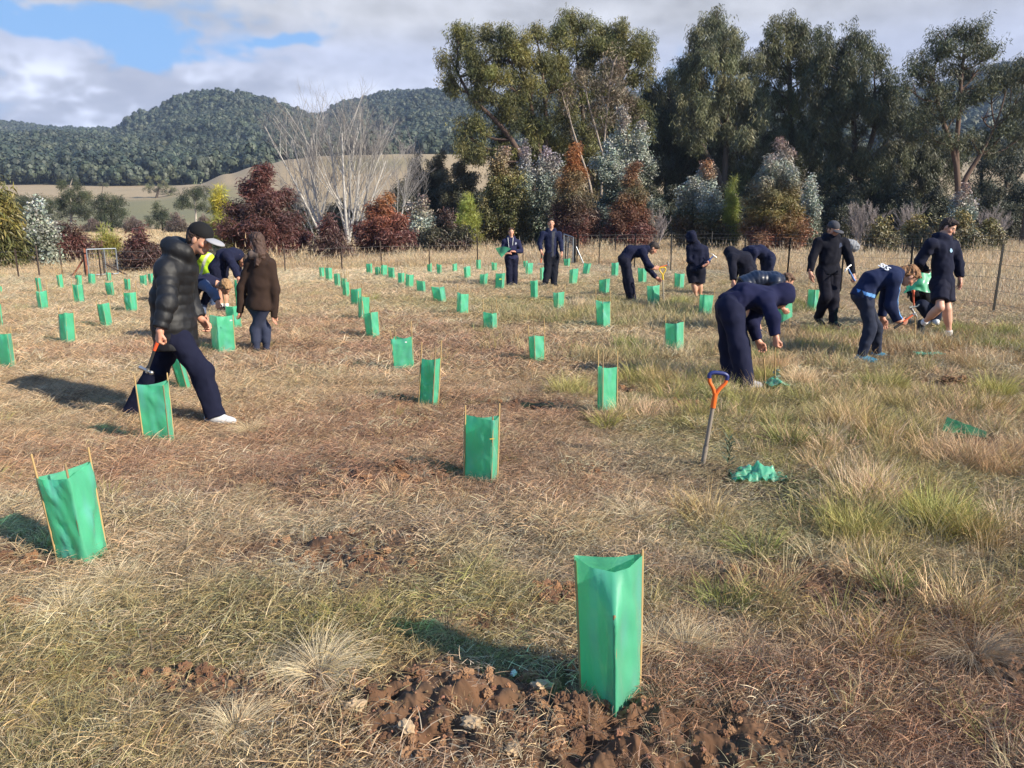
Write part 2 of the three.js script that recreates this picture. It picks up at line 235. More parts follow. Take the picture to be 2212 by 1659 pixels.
// tapered limb along a list of points
function limb(pts, r0, r1, sides = 6, seg = 3) {
  const curve = pts.length > 2 ? new THREE.CatmullRomCurve3(pts) : new THREE.LineCurve3(pts[0], pts[1]), n = Math.max(1, (pts.length - 1) * seg), p = [], ix = [];
  let u = null;
  for (let i = 0; i <= n; i++) {
    const t = i / n, c = curve.getPoint(t), d = curve.getTangent(t); u = u ?? V(0.3, 0.2, 1).cross(d).normalize(); u = u.clone().addScaledVector(d, -u.dot(d)).normalize(); const v = d.clone().cross(u), rr = lerp(r0, r1, t);
    for (let k = 0; k < sides; k++) { const a = k / sides * 6.283; p.push(c.x + rr * (Math.cos(a) * u.x + Math.sin(a) * v.x), c.y + rr * (Math.cos(a) * u.y + Math.sin(a) * v.y), c.z + rr * (Math.cos(a) * u.z + Math.sin(a) * v.z)); }
    if (i) for (let k = 0; k < sides; k++) { const a = (i - 1) * sides + k, b = (i - 1) * sides + (k + 1) % sides; ix.push(a, b, a + sides, b, b + sides, a + sides); }
  }
  return geoOf(p, ix);
}
const _m = new THREE.Matrix4(), _q = new THREE.Quaternion(), _s = V(), _e = new THREE.Euler();
// many copies of one shape: list of [x, y, z, turn, tilt, size, color, stretch]
function copies(name, geo, mat, list, parent) {
  const m = new THREE.InstancedMesh(geo, mat, list.length); const col = new THREE.Color();
  list.forEach((e, i) => { _e.set(e[4] * Math.cos(e[3] * 7), e[3], e[4] * Math.sin(e[3] * 7), 'YXZ'); _m.compose(V(e[0], e[1], e[2]), _q.setFromEuler(_e), _s.set(e[5], e[5] * (e[7] ?? 1), e[5])); m.setMatrixAt(i, _m); m.setColorAt(i, col.setRGB(e[6][0], e[6][1], e[6][2])); });
  m.name = parent ? name : numbered(name); shadows(m); (parent ?? scene).add(m); return m;
}
const SPRAY = {
  gum: [1, 2].map((s) => sprayGeo(s, 26, 0.36, 0.24, 0.045, 0.65)),
  weep: [3, 4].map((s) => sprayGeo(s, 30, 0.28, 0.28, 0.042, 0.9, 1.5)),
  round: [5, 6].map((s) => sprayGeo(s, 26, 0.22, 0.10, 0.07, 0.2)),
  narrow: [7, 8].map((s) => sprayGeo(s, 34, 0.20, 0.16, 0.03, 0.4)),
  feather: [9].map((s) => sprayGeo(s, 40, 0.16, 0.24, 0.014, -0.2)),
  fine: [10, 11].map((s) => sprayGeo(s, 34, 0.28, 0.13, 0.05, 0.2)),
};
const barkGrey = std([0.20, 0.165, 0.13], 0.95), barkDark = std([0.085, 0.065, 0.05], 0.95), barkWhite = std([0.50, 0.47, 0.43], 0.85), barkPale = std([0.42, 0.37, 0.31], 0.9), barkRed = std([0.12, 0.078, 0.058], 0.95);
const jit = (c, r, k = 0.25) => { const b = 1 + (r() - 0.5) * 2 * k; return [c[0] * b * (1 + (r() - 0.5) * k), c[1] * b, c[2] * b * (1 + (r() - 0.5) * k)]; };
const mix3 = (a, b, t) => a.map((v, i) => lerp(v, b[i], t));

// a tall gum: its clumps of leaves as [px, py, half width, half height, depth offset], seen at ground distance d
function gum(o) {
  const { d, base, clumps, trunk, label, kind = 'gum', dens = 1, col, bark = barkDark, r0 = 0.3, seed, limbs = true, trunks, hole = 0.12 } = o;
  const r = rng(seed), B = at(base, 474, d); B.y = height(B.x, B.z) - 0.1;
  const t = thing(o.name ?? 'gum_tree', B, label, 'tree', o.group);
  const k = perPx(d), wood = [], sprays = SPRAY[kind], lists = sprays.map(() => []);
  const trunkPts = (trunks ?? [trunk]).map((tr) => [V(0, 0, 0), ...tr.map(([x, y, z = 0]) => at(x, y, d - z).sub(B))]);
  for (const tp of trunkPts) wood.push(limb(tp, r0, r0 * 0.32, 8, 4));
  for (const [px, py, rx, ry, dz = 0] of clumps) {
    const c = at(px, py, d - dz).sub(B), RX = rx * k, RY = ry * k, RZ = Math.min(RX, RY) * 1.1, vol = RX * RY * RZ, n = Math.round(dens * 62 * Math.pow(vol, 0.72) + 14);
    if (limbs) { // a limb from the nearest point of a stem into the clump, with side branches
      let best = null, bd = 1e9; for (const tp of trunkPts) { const cv = new THREE.CatmullRomCurve3(tp); for (let i = 4; i <= 20; i++) { const q = cv.getPoint(i / 20), dd = q.distanceTo(c) + Math.max(0, q.y - c.y + 0.8) * 2.5; if (dd < bd) { bd = dd; best = q; } } }
      const mid = best.clone().lerp(c, 0.5); mid.y -= 0.12 * bd; wood.push(limb([best, mid, c], r0 * 0.28, 0.03, 5, 3));
      for (let i = 0; i < 4; i++) { const e = c.clone().add(V((r() - 0.5) * 1.6 * RX, (r() - 0.2) * RY * 1.1, (r() - 0.5) * 1.6 * RZ)); wood.push(limb([mid.clone().lerp(c, 0.3 + 0.5 * r()), e], 0.05, 0.014, 4, 1)); }
    }
    const subs = [], ns = Math.round(5 + 5.5 * Math.pow(vol, 0.62)), sg = 0.30 * (o.sig ?? 1);
    for (let i = 0; i < ns; i++) {
      const u = r() * 2 - 1, a = r() * 6.283, q = Math.sqrt(1 - u * u), f = 0.45 + 0.6 * Math.pow(r(), 0.6);
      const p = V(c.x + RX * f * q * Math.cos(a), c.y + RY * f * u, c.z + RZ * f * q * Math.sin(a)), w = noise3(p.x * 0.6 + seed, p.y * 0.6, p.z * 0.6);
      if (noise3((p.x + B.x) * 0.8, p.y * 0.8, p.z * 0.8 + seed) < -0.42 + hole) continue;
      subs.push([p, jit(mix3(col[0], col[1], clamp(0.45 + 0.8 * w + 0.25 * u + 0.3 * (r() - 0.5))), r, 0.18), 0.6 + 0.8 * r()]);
    }
    for (let i = 0; i < n && subs.length; i++) {
      const [q, cc, k] = subs[Math.floor(r() * subs.length)], s = sg * k, gx = r() + r() + r() - 1.5, gy = r() + r() + r() - 1.5, gz = r() + r() + r() - 1.5;
      const p = V(q.x + gx * s * 1.5, q.y + (kind === 'weep' ? gy * s * 1.9 - 0.25 : gy * s * 0.95), q.z + gz * s * 1.5);
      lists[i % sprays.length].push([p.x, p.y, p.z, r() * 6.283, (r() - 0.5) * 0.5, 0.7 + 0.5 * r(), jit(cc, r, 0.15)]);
    }
  }
  part(t, 'trunk', mergeGeometries(wood), bark);
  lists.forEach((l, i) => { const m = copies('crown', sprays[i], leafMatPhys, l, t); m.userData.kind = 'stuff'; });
  return t;
}
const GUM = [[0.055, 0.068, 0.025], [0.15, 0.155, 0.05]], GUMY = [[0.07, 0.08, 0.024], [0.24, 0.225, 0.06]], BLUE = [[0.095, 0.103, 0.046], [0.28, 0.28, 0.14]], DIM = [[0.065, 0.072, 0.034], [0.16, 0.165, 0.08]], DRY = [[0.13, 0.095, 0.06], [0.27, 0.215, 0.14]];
gum({ d: 54, base: 1165, seed: 1, label: 'leaning eucalypt with spreading round leaf clumps, tallest beside the bare white trees', col: GUMY, bark: std([0.10, 0.065, 0.05], 0.95), r0: 0.25, hole: 0.08, dens: 2.1,
  trunks: [[[1150, 400], [1105, 302, 0.4], [1058, 248, 0.8], [1020, 214, 0.8], [985, 150, 0.5]], [[1172, 380], [1160, 300, -0.6], [1140, 200, -0.6], [1110, 110, -0.4]], [[1176, 360], [1180, 280, -1.4], [1175, 190, -1.2], [1165, 110, -1]]],
  clumps: [[990, 88, 30, 22, 0.6], [1002, 66, 22, 14, 0], [1036, 78, 26, 20, -0.5], [1084, 76, 30, 20, 0.4], [1128, 92, 30, 26, -0.6], [1160, 82, 22, 18, -1], [975, 122, 20, 22, 0.8], [968, 165, 12, 14, 0.8], [985, 180, 16, 22, 0.5], [1016, 140, 32, 30, 0.6], [1056, 128, 34, 30, 0.8], [1098, 128, 34, 34, 0.2], [1146, 138, 34, 34, -0.8], [1180, 120, 20, 30, -1.4], [1062, 180, 32, 30, 1], [1104, 186, 34, 34, 0.6], [1150, 200, 34, 36, -0.6], [1190, 190, 22, 40, -1.4], [1036, 212, 18, 18, 0.6], [1080, 232, 26, 28, 0.5], [1120, 250, 32, 30, 0], [1162, 258, 30, 34, -1], [1012, 268, 26, 13, 0.9], [1000, 292, 14, 12, 0.6], [1036, 282, 26, 16, 0.4], [1004, 318, 24, 20, 0.3], [1042, 322, 28, 22, 0], [1074, 300, 22, 30, -0.4], [1090, 345, 36, 28, -0.5], [1140, 312, 34, 34, -1], [1180, 320, 28, 34, -1.4], [1112, 390, 40, 34, -1.6]] });
gum({ d: 57, base: 1285, seed: 2, label: 'tall eucalypt with domed yellow green top, right of the leaning eucalypt', col: GUMY, r0: 0.25, hole: 0.08, dens: 2.1,
  trunks: [[[1280, 400], [1262, 300], [1256, 200, 0.5], [1240, 80]], [[1295, 380], [1310, 280, -0.5], [1335, 190, -0.4], [1375, 110, 0.3]], [[1275, 390], [1235, 300, 0.4], [1222, 210, 0.4], [1210, 120]]],
  clumps: [[1240, 44, 26, 18, 0.3], [1258, 62, 32, 20, 0], [1216, 70, 24, 22, 0.5], [1298, 72, 34, 22, -0.4], [1340, 66, 26, 16, 0.2], [1345, 92, 32, 24, 0.4], [1382, 92, 22, 22, 0], [1396, 122, 18, 24, 0.2], [1385, 158, 22, 24, 0.4], [1360, 130, 32, 30, 0.6], [1312, 110, 34, 26, 0.5], [1262, 98, 32, 26, 0.4], [1206, 104, 24, 28, 0.6], [1195, 138, 14, 22, 0.6], [1226, 142, 28, 26, 0.4], [1276, 140, 30, 28, -0.4], [1330, 160, 32, 30, 0], [1300, 200, 30, 30, -0.5], [1250, 190, 28, 32, 0.4], [1210, 192, 22, 30, 0.4], [1355, 210, 30, 32, 0], [1380, 240, 26, 32, -0.5], [1224, 250, 28, 32, 0.3], [1270, 262, 34, 34, 0], [1320, 270, 36, 36, -0.5], [1365, 300, 34, 40, -0.5], [1180, 300, 32, 36, 0.6], [1210, 330, 36, 40, 0.6], [1160, 350, 32, 32, 0.6], [1255, 340, 40, 44, 0], [1310, 350, 40, 44, 0], [1300, 410, 60, 40, -1], [1200, 405, 50, 36, -1]] });
gum({ d: 53, base: 1296, seed: 3, name: 'dying_gum_tree', label: 'thin dying eucalypt with sparse grey brown leaves before the domed eucalypt', col: DRY, r0: 0.09, dens: 0.5, hole: 0.3, bark: std([0.34, 0.28, 0.23], 0.95),
  trunks: [[[1300, 400], [1306, 300], [1316, 200], [1326, 130]], [[1275, 400], [1250, 320], [1232, 260], [1222, 200]], [[1310, 380], [1290, 290], [1268, 210], [1262, 160]]],
  clumps: [[1326, 130, 18, 26], [1318, 170, 30, 26], [1350, 190, 26, 26], [1300, 205, 26, 24], [1340, 230, 30, 26], [1298, 250, 24, 26], [1222, 230, 16, 40], [1262, 180, 18, 30]] });
gum({ d: 58, base: 1560, seed: 4, kind: 'weep', label: 'tall drooping grey green eucalypt with a single pointed top, left of the tall pair', col: BLUE, r0: 0.26, dens: 1.15, hole: 0.2,
  trunks: [[[1565, 380], [1570, 260], [1562, 150], [1548, 40]], [[1560, 400], [1510, 300], [1495, 210], [1490, 130]]],
  clumps: [[1542, 42, 22, 22], [1538, 68, 34, 26], [1512, 92, 28, 30], [1560, 95, 38, 32], [1488, 108, 26, 28], [1592, 118, 32, 32], [1530, 130, 44, 34, 0.6], [1480, 138, 20, 24], [1615, 150, 24, 34], [1580, 160, 40, 36, 0.5], [1500, 168, 30, 34], [1540, 190, 42, 34, 0.4], [1628, 190, 20, 34], [1596, 215, 40, 40], [1500, 220, 34, 36], [1640, 245, 26, 34], [1550, 250, 42, 40], [1500, 275, 42, 40], [1600, 280, 44, 44], [1650, 300, 36, 44]] });
gum({ d: 62, base: 1440, seed: 5, kind: 'weep', label: 'lower dark eucalypt filling the dip right of the domed eucalypt', col: DIM, r0: 0.25, dens: 1.3,
  trunk: [[1440, 380], [1442, 280], [1445, 190]],
  clumps: [[1448, 180, 20, 22], [1420, 190, 20, 20], [1470, 196, 18, 26], [1440, 220, 40, 34], [1400, 230, 24, 34], [1475, 240, 36, 36], [1420, 270, 44, 40], [1380, 290, 30, 40], [1470, 300, 44, 44], [1420, 340, 50, 44], [1490, 360, 50, 44], [1400, 400, 50, 44], [1470, 420, 54, 44], [1540, 330, 50, 44], [1550, 400, 54, 44], [1530, 450, 60, 34], [1430, 460, 60, 30]] });
gum({ d: 59, base: 1715, seed: 6, kind: 'weep', label: 'tall dark eucalypt with open leafy head, left tree of the tall pair', col: [BLUE[0], GUM[1]], r0: 0.3, dens: 1.15, hole: 0.2,
  trunks: [[[1712, 400], [1708, 260], [1705, 150], [1695, 50]]],
  clumps: [[1690, 50, 26, 20], [1724, 58, 22, 18], [1668, 78, 24, 24], [1708, 82, 32, 24, 0.4], [1744, 84, 24, 24], [1650, 112, 18, 26], [1682, 118, 26, 24], [1735, 118, 30, 26], [1655, 148, 22, 24], [1695, 160, 22, 22, -0.6], [1744, 155, 26, 30], [1672, 186, 26, 22], [1730, 195, 34, 32], [1690, 235, 34, 34], [1740, 250, 36, 40], [1680, 290, 40, 44], [1730, 320, 44, 44], [1680, 370, 50, 44], [1740, 400, 54, 44], [1660, 430, 54, 44], [1720, 460, 60, 30], [1620, 350, 44, 44], [1610, 420, 50, 44], [1600, 465, 50, 26]] });
gum({ d: 56, base: 1850, seed: 7, kind: 'weep', label: 'broad drooping eucalypt with full rounded crown, right tree of the tall pair', col: [BLUE[0], [0.11, 0.12, 0.055]], r0: 0.28, dens: 1.2, hole: 0.17,
  trunks: [[[1850, 400], [1846, 300], [1840, 200], [1835, 90]], [[1860, 380], [1888, 280], [1890, 190]]],
  clumps: [[1840, 84, 24, 20], [1816, 100, 28, 26], [1862, 104, 28, 26], [1786, 100, 22, 28], [1770, 132, 24, 32], [1804, 140, 38, 34, 0.6], [1850, 146, 40, 34, 0.6], [1888, 140, 22, 32], [1910, 180, 18, 36], [1778, 184, 34, 38], [1830, 194, 42, 38, 0.6], [1884, 200, 36, 40], [1790, 242, 40, 40], [1846, 250, 44, 42, 0.5], [1900, 255, 30, 44], [1780, 305, 42, 44], [1840, 312, 46, 44, 0.5], [1900, 320, 38, 44], [1788, 370, 46, 44], [1850, 380, 50, 44, 0.5], [1912, 385, 36, 44], [1800, 440, 50, 40], [1870, 445, 50, 36]] });
gum({ d: 52, base: 2072, seed: 8, label: 'open crowned eucalypt with bare red brown trunk at the right edge of the row', col: [BLUE[0], [0.12, 0.135, 0.06]], r0: 0.22, dens: 1.15, hole: 0.27, bark: barkRed,
  trunks: [[[2070, 420], [2066, 330], [2072, 240], [2078, 150], [2088, 70]], [[2080, 400], [2120, 330], [2150, 270]], [[2066, 360], [2030, 240], [2015, 170]]],
  clumps: [[2068, 62, 28, 18], [2102, 62, 32, 18], [2034, 90, 24, 22], [2060, 92, 24, 18], [2118, 88, 22, 24], [2136, 120, 24, 22], [2088, 108, 26, 18, 0.5], [2025, 118, 20, 16], [1996, 128, 22, 16], [1974, 152, 20, 20], [2012, 158, 24, 18], [2060, 148, 30, 20], [2112, 150, 30, 22], [2150, 162, 22, 22], [1958, 186, 18, 26], [2034, 196, 34, 22], [2088, 196, 34, 26], [2140, 206, 30, 24], [2180, 170, 24, 26], [2200, 210, 22, 30], [2010, 236, 34, 26], [2064, 246, 34, 28], [2120, 252, 36, 26], [2176, 250, 34, 26], [1996, 280, 34, 28], [2040, 292, 32, 24], [2100, 300, 30, 22], [2160, 300, 40, 26], [2204, 300, 20, 34]] });
gum({ d: 60, base: 1960, seed: 9, kind: 'weep', label: 'dark drooping eucalypt in the shade between the broad and the open eucalypt', col: DIM, r0: 0.25, dens: 1.3,
  trunk: [[1960, 400], [1962, 300], [1960, 250]],
  clumps: [[1950, 230, 24, 34], [1980, 260, 24, 30], [1945, 290, 34, 40], [1985, 320, 36, 40], [1940, 360, 44, 44], [1995, 380, 44, 44], [1950, 430, 50, 40], [2010, 430, 40, 36], [2040, 350, 36, 36]] });
gum({ d: 60, base: 2150, seed: 10, label: 'low dark eucalypt under the open eucalypt at the right edge', col: [[0.03, 0.042, 0.028], [0.075, 0.095, 0.06]], r0: 0.2, dens: 1.2, bark: barkDark,
  trunks: [[[2120, 400], [2124, 330]], [[2170, 420], [2180, 340]]],
  clumps: [[2130, 330, 36, 30], [2180, 340, 34, 34], [2205, 380, 30, 40], [2140, 385, 40, 36], [2100, 420, 34, 34], [2170, 430, 46, 36], [2210, 440, 30, 36], [2080, 455, 50, 26], [2150, 466, 60, 24]] });
gum({ d: 48, base: 2216, seed: 11, label: 'dark twig tip of a tree reaching in at the right edge above the hill', col: DIM, r0: 0.22, dens: 1.3, name: 'edge_gum_tree', trunk: [[2226, 400], [2228, 300], [2222, 150]], clumps: [[2208, 132, 15, 14], [2206, 154, 14, 14], [2225, 150, 24, 26], [2228, 200, 22, 30], [2234, 260, 24, 40]] });

// ---------------------------------------------------------------- young trees and shrubs along the fence
// crown outline: centre px, top py, bottom py, half width; colours by height from the top; lean shapes the widest point
function shrub(o) {
  const { d, x, top, bot, w, label, cols, kind = 'round', dens = 1, seed, widest = 0.62, name = 'young_tree', tips = [], clear = 0.0, stem = barkGrey, split = 0 } = o;
  const r = rng(seed), B = at(x, 474, d); B.y = height(B.x, B.z) - 0.05;
  const t = thing(name, B, label, o.category ?? 'tree', o.group), k = perPx(d), sprays = SPRAY[kind], lists = sprays.map(() => []);
  const yt = at(x, top, d).y - B.y, yb = Math.max(0.05, at(x, bot, d).y - B.y), RX = w * k, n = Math.round(dens * 300 * RX * (yt - yb) * Math.max(0.7, Math.min(1.3, RX)));
  const wood = [limb([V(0, 0, 0), V(0.05, yt * 0.4, 0.03), V(0, yt * 0.93, 0)], 0.025 + 0.012 * yt, 0.012, 6, 3)];
  const tipsAll = [[0, 0, 1], ...tips, [(r() - 0.5) * w * 1.1, (0.10 + 0.12 * r()) * (bot - top), 1], [(r() - 0.5) * w * 1.3, (0.16 + 0.14 * r()) * (bot - top), 1]]; // leading shoots: [px offset, px down from the top, share of the width]
  const yl = Math.min(yb, 0.35), nb = Math.round((26 + 11 * (yt - yl)) * (RX > 1 ? 1.25 : 1)), per = n / nb;
  for (let b = 0; b < nb; b++) {
    const f0 = Math.pow((b + r()) / nb, 0.85), tp = tipsAll[b % tipsAll.length], tt = tp[1] / Math.max(1, bot - top), g0 = clamp(tt + f0 * (1 - tt));
    const shape = f0 < widest ? Math.pow(f0 / widest, o.exp ?? 0.75) : Math.sqrt(Math.max(0.1, 1 - 0.7 * ((f0 - widest) / (1 - widest)) ** 2));
    const a = b * 2.4 + r() * 1.3, reach = RX * (0.10 + 0.95 * shape) * (0.42 + 0.8 * r() * (0.6 + 0.4 * r())), y1 = lerp(yt, yl, g0), rise = reach * (0.5 + 0.5 * r()) * (1 - 0.5 * g0), ox = tp[0] * k * (1 - 0.85 * f0);
    const P0 = V(ox * 0.5, Math.max(0.1, y1 - rise), 0), P1 = V(ox + Math.cos(a) * reach, y1 + (f0 < 0.15 ? 0.12 : 0), Math.sin(a) * reach);
    wood.push(limb([P0, P1], 0.012 + 0.006 * reach, 0.005, 4, 1));
    const m = Math.round(per * (0.35 + 0.9 * shape) * (0.6 + 0.8 * r())) + 3, tuft = 0.13 + 0.10 * reach;
    for (let i = 0; i < m; i++) {
      const s = Math.pow(r(), 0.62), w = tuft * (0.35 + 0.8 * Math.sin(Math.min(1, s * 1.15) * 2.6)), p = P0.clone().lerp(P1, s).add(V((r() + r() - 1) * w * 1.5, (r() + r() - 1) * w * 1.5, (r() + r() - 1) * w * 1.5));
      if (p.y < 0.08) continue;
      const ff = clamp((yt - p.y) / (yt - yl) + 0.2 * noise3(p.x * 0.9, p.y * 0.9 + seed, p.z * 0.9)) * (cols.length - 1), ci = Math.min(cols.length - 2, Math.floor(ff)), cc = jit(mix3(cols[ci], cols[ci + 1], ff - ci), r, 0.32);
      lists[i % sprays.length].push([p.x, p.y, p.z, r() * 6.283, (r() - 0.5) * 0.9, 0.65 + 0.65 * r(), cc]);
    }
  }
  part(t, 'trunk', mergeGeometries(wood), stem);
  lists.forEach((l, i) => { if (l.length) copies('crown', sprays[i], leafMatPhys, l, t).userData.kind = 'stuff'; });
  return t;
}
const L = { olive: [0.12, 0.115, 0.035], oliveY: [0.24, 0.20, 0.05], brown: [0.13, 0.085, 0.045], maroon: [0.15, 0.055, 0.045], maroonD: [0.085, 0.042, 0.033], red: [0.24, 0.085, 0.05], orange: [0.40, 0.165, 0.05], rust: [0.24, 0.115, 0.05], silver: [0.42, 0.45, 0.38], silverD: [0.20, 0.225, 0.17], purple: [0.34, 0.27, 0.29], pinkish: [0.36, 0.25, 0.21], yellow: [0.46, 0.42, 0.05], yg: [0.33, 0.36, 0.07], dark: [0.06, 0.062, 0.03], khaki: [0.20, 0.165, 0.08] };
shrub({ d: 40, x: 1088, top: 330, bot: 505, w: 62, seed: 21, label: 'olive and brown young tree with yellow green right side behind the boy holding green plastic', cols: [L.pinkish, L.oliveY, L.olive, L.olive, L.brown], kind: 'round', widest: 0.5 });
shrub({ d: 42, x: 1136, top: 312, bot: 500, w: 26, seed: 22, label: 'narrow grey young tree with pale purple shoot, left of the orange tipped tree', cols: [L.purple, L.silver, L.silverD, L.silverD], kind: 'round', dens: 0.8 });
shrub({ d: 42, x: 1180, top: 330, bot: 500, w: 40, seed: 23, label: 'grey young tree with purple tips behind the tall standing boy', cols: [L.purple, L.silver, L.silverD, L.silverD, L.silverD], kind: 'round', tips: [[24, 5, 1]], dens: 0.9 });
shrub({ d: 38.5, x: 1240, top: 320, bot: 508, w: 54, seed: 24, label: 'young tree with bright orange top over an olive middle and red brown skirt', cols: [L.orange, L.orange, L.khaki, L.brown, L.maroon, L.red], kind: 'narrow', widest: 0.62, dens: 1.1 });
shrub({ d: 43, x: 1336, top: 236, bot: 480, w: 72, seed: 25, label: 'tallest silver grey young tree with two pinkish leading shoots', cols: [L.pinkish, L.silver, L.silver, L.silverD, L.silverD, L.silverD], kind: 'round', tips: [[55, 28, 1], [-30, 50, 1]], widest: 0.72 });
shrub({ d: 38, x: 1362, top: 362, bot: 512, w: 54, seed: 26, label: 'rust red young tree with orange right side in front of the tallest silver tree', cols: [L.rust, L.khaki, L.rust, L.maroon, L.red], kind: 'narrow', widest: 0.66, dens: 1.1 });
shrub({ d: 40, x: 1522, top: 352, bot: 508, w: 56, seed: 27, label: 'mixed grey and olive young tree with a small orange tip behind the hooded boy', cols: [L.orange, L.silver, L.silver, L.silverD, L.olive, L.brown, L.olive], kind: 'round', tips: [[-34, 36, 1]] });
shrub({ d: 39.5, x: 1578, top: 392, bot: 480, w: 14, seed: 28, label: 'small feathery yellow green shrub beside the orange tipped mixed tree', cols: [L.yg, L.yg, L.olive], kind: 'feather', name: 'feathery_shrub', category: 'shrub' });
shrub({ d: 37.5, x: 1672, top: 310, bot: 520, w: 72, seed: 29, label: 'large young tree with silver pink top and red brown lower right side', cols: [L.pinkish, L.silver, L.khaki, L.oliveY, L.rust, L.red], kind: 'narrow', tips: [[30, 22, 1], [-20, 40, 1]], widest: 0.74, dens: 1.1 });
shrub({ d: 40, x: 1745, top: 386, bot: 505, w: 30, seed: 30, label: 'pale silver young tree right of the red brown sided tree', cols: [L.silver, L.silver, L.silverD, L.khaki], kind: 'round' });
shrub({ d: 41, x: 2074, top: 405, bot: 505, w: 38, seed: 31, label: 'silver green young tree with pink top behind the striding boy in shorts', cols: [L.pinkish, L.silver, L.silverD, L.silverD], kind: 'round' });
shrub({ d: 30, x: 576, top: 366, bot: 556, w: 80, seed: 32, label: 'large round maroon tree behind the long haired girl', cols: [L.maroon, L.maroon, L.maroonD, L.maroon, L.maroon], kind: 'narrow', widest: 0.5, exp: 0.42, dens: 1.6 });
shrub({ d: 30, x: 708, top: 480, bot: 562, w: 42, seed: 33, label: 'small dark maroon shrub between the maroon tree and the orange red tree', cols: [L.maroon, L.maroonD, L.maroonD], kind: 'narrow', dens: 1.2, widest: 0.5, name: 'maroon_shrub', category: 'shrub' });
shrub({ d: 33, x: 834, top: 432, bot: 545, w: 58, seed: 34, label: 'orange red round young tree in front of the bare white trees', cols: [L.orange, L.red, L.maroon, L.maroonD], kind: 'narrow', widest: 0.5, exp: 0.42, dens: 1.4 });
shrub({ d: 36, x: 912, top: 430, bot: 528, w: 34, seed: 35, label: 'small silver leaved young tree right of the orange red tree', cols: [L.pinkish, L.silver, L.silver, L.khaki], kind: 'round', dens: 0.8 });
shrub({ d: 38, x: 1010, top: 428, bot: 505, w: 26, seed: 36, label: 'feathery yellow green shrub left of the olive young tree', cols: [L.yg, L.yg, L.oliveY], kind: 'feather', name: 'feathery_shrub', category: 'shrub', dens: 1.3 });
shrub({ d: 36, x: 968, top: 470, bot: 530, w: 60, seed: 37, label: 'dark red brown shrub under the feathery yellow green shrub', cols: [L.maroonD, L.dark, L.maroonD], kind: 'fine', name: 'dark_shrub', category: 'shrub', widest: 0.4 });
shrub({ d: 25.5, x: 300, top: 502, bot: 588, w: 44, seed: 38, label: 'dark red brown shrub right of the small gate', cols: [L.maroon, L.maroonD, L.maroonD], kind: 'narrow', name: 'maroon_shrub', category: 'shrub', widest: 0.5, dens: 1.2 });
shrub({ d: 28, x: 148, top: 492, bot: 560, w: 44, seed: 39, label: 'maroon brown shrub left of the small gate beside the silver tree', cols: [L.maroonD, L.maroon, L.maroonD], kind: 'narrow', name: 'maroon_shrub', category: 'shrub', widest: 0.5 });
shrub({ d: 27, x: 88, top: 442, bot: 565, w: 38, seed: 40, label: 'silver leaved young tree between the left edge and the maroon shrub', cols: [L.silver, L.silver, L.silverD, L.silver], kind: 'round', widest: 0.6, dens: 0.9 });
shrub({ d: 26, x: 2, top: 400, bot: 560, w: 30, seed: 41, label: 'drooping green young tree cut by the left edge', cols: [L.olive, L.oliveY, L.olive, L.olive], kind: 'gum', widest: 0.5 });
shrub({ d: 33, x: 478, top: 412, bot: 520, w: 28, seed: 42, label: 'bright yellow green feathery young tree left of the large maroon tree', cols: [L.yellow, L.yellow, L.yg, L.oliveY], kind: 'feather', name: 'feathery_tree', dens: 1.5 });
shrub({ d: 30, x: 225, top: 512, bot: 560, w: 22, seed: 43, label: 'low yellow green feathery shrub above the small gate', cols: [L.yg, L.oliveY, L.yg], kind: 'feather', name: 'feathery_shrub', category: 'shrub', dens: 1.2 });
for (const [x, top, bot, w, d, s, lb] of [[1908, 484, 532, 30, 34, 44, 'olive green bush behind the man in the grey cap'], [1985, 476, 522, 28, 35, 45, 'olive green bush left of the striding boy'], [2070, 468, 535, 48, 34, 46, 'broad brown green bush right of the striding boy'], [2140, 482, 528, 26, 36, 47, 'small olive bush at the right end of the grey twigs']])
  shrub({ d, x, top, bot, w, seed: s, label: lb, cols: [L.oliveY, L.khaki, L.olive], kind: 'fine', name: 'bush', category: 'bush', widest: 0.45, dens: 1.3 });
for (const [x, top, bot, w, d, s, cols, lb] of [
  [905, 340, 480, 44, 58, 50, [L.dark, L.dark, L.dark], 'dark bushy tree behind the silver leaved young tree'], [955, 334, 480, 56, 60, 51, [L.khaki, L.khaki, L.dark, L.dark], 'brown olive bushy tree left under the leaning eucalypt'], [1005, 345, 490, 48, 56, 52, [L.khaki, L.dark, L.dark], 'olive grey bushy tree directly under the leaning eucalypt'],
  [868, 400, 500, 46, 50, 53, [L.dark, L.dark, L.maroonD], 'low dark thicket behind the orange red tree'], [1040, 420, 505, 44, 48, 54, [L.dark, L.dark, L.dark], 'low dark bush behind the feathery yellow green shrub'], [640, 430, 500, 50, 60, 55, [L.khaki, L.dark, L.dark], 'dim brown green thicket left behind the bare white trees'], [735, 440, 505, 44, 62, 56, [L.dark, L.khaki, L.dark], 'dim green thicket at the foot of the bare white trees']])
  shrub({ d, x, top, bot, w, seed: s, label: lb, cols, kind: 'fine', name: 'bushy_tree', widest: 0.4, dens: 0.75 });

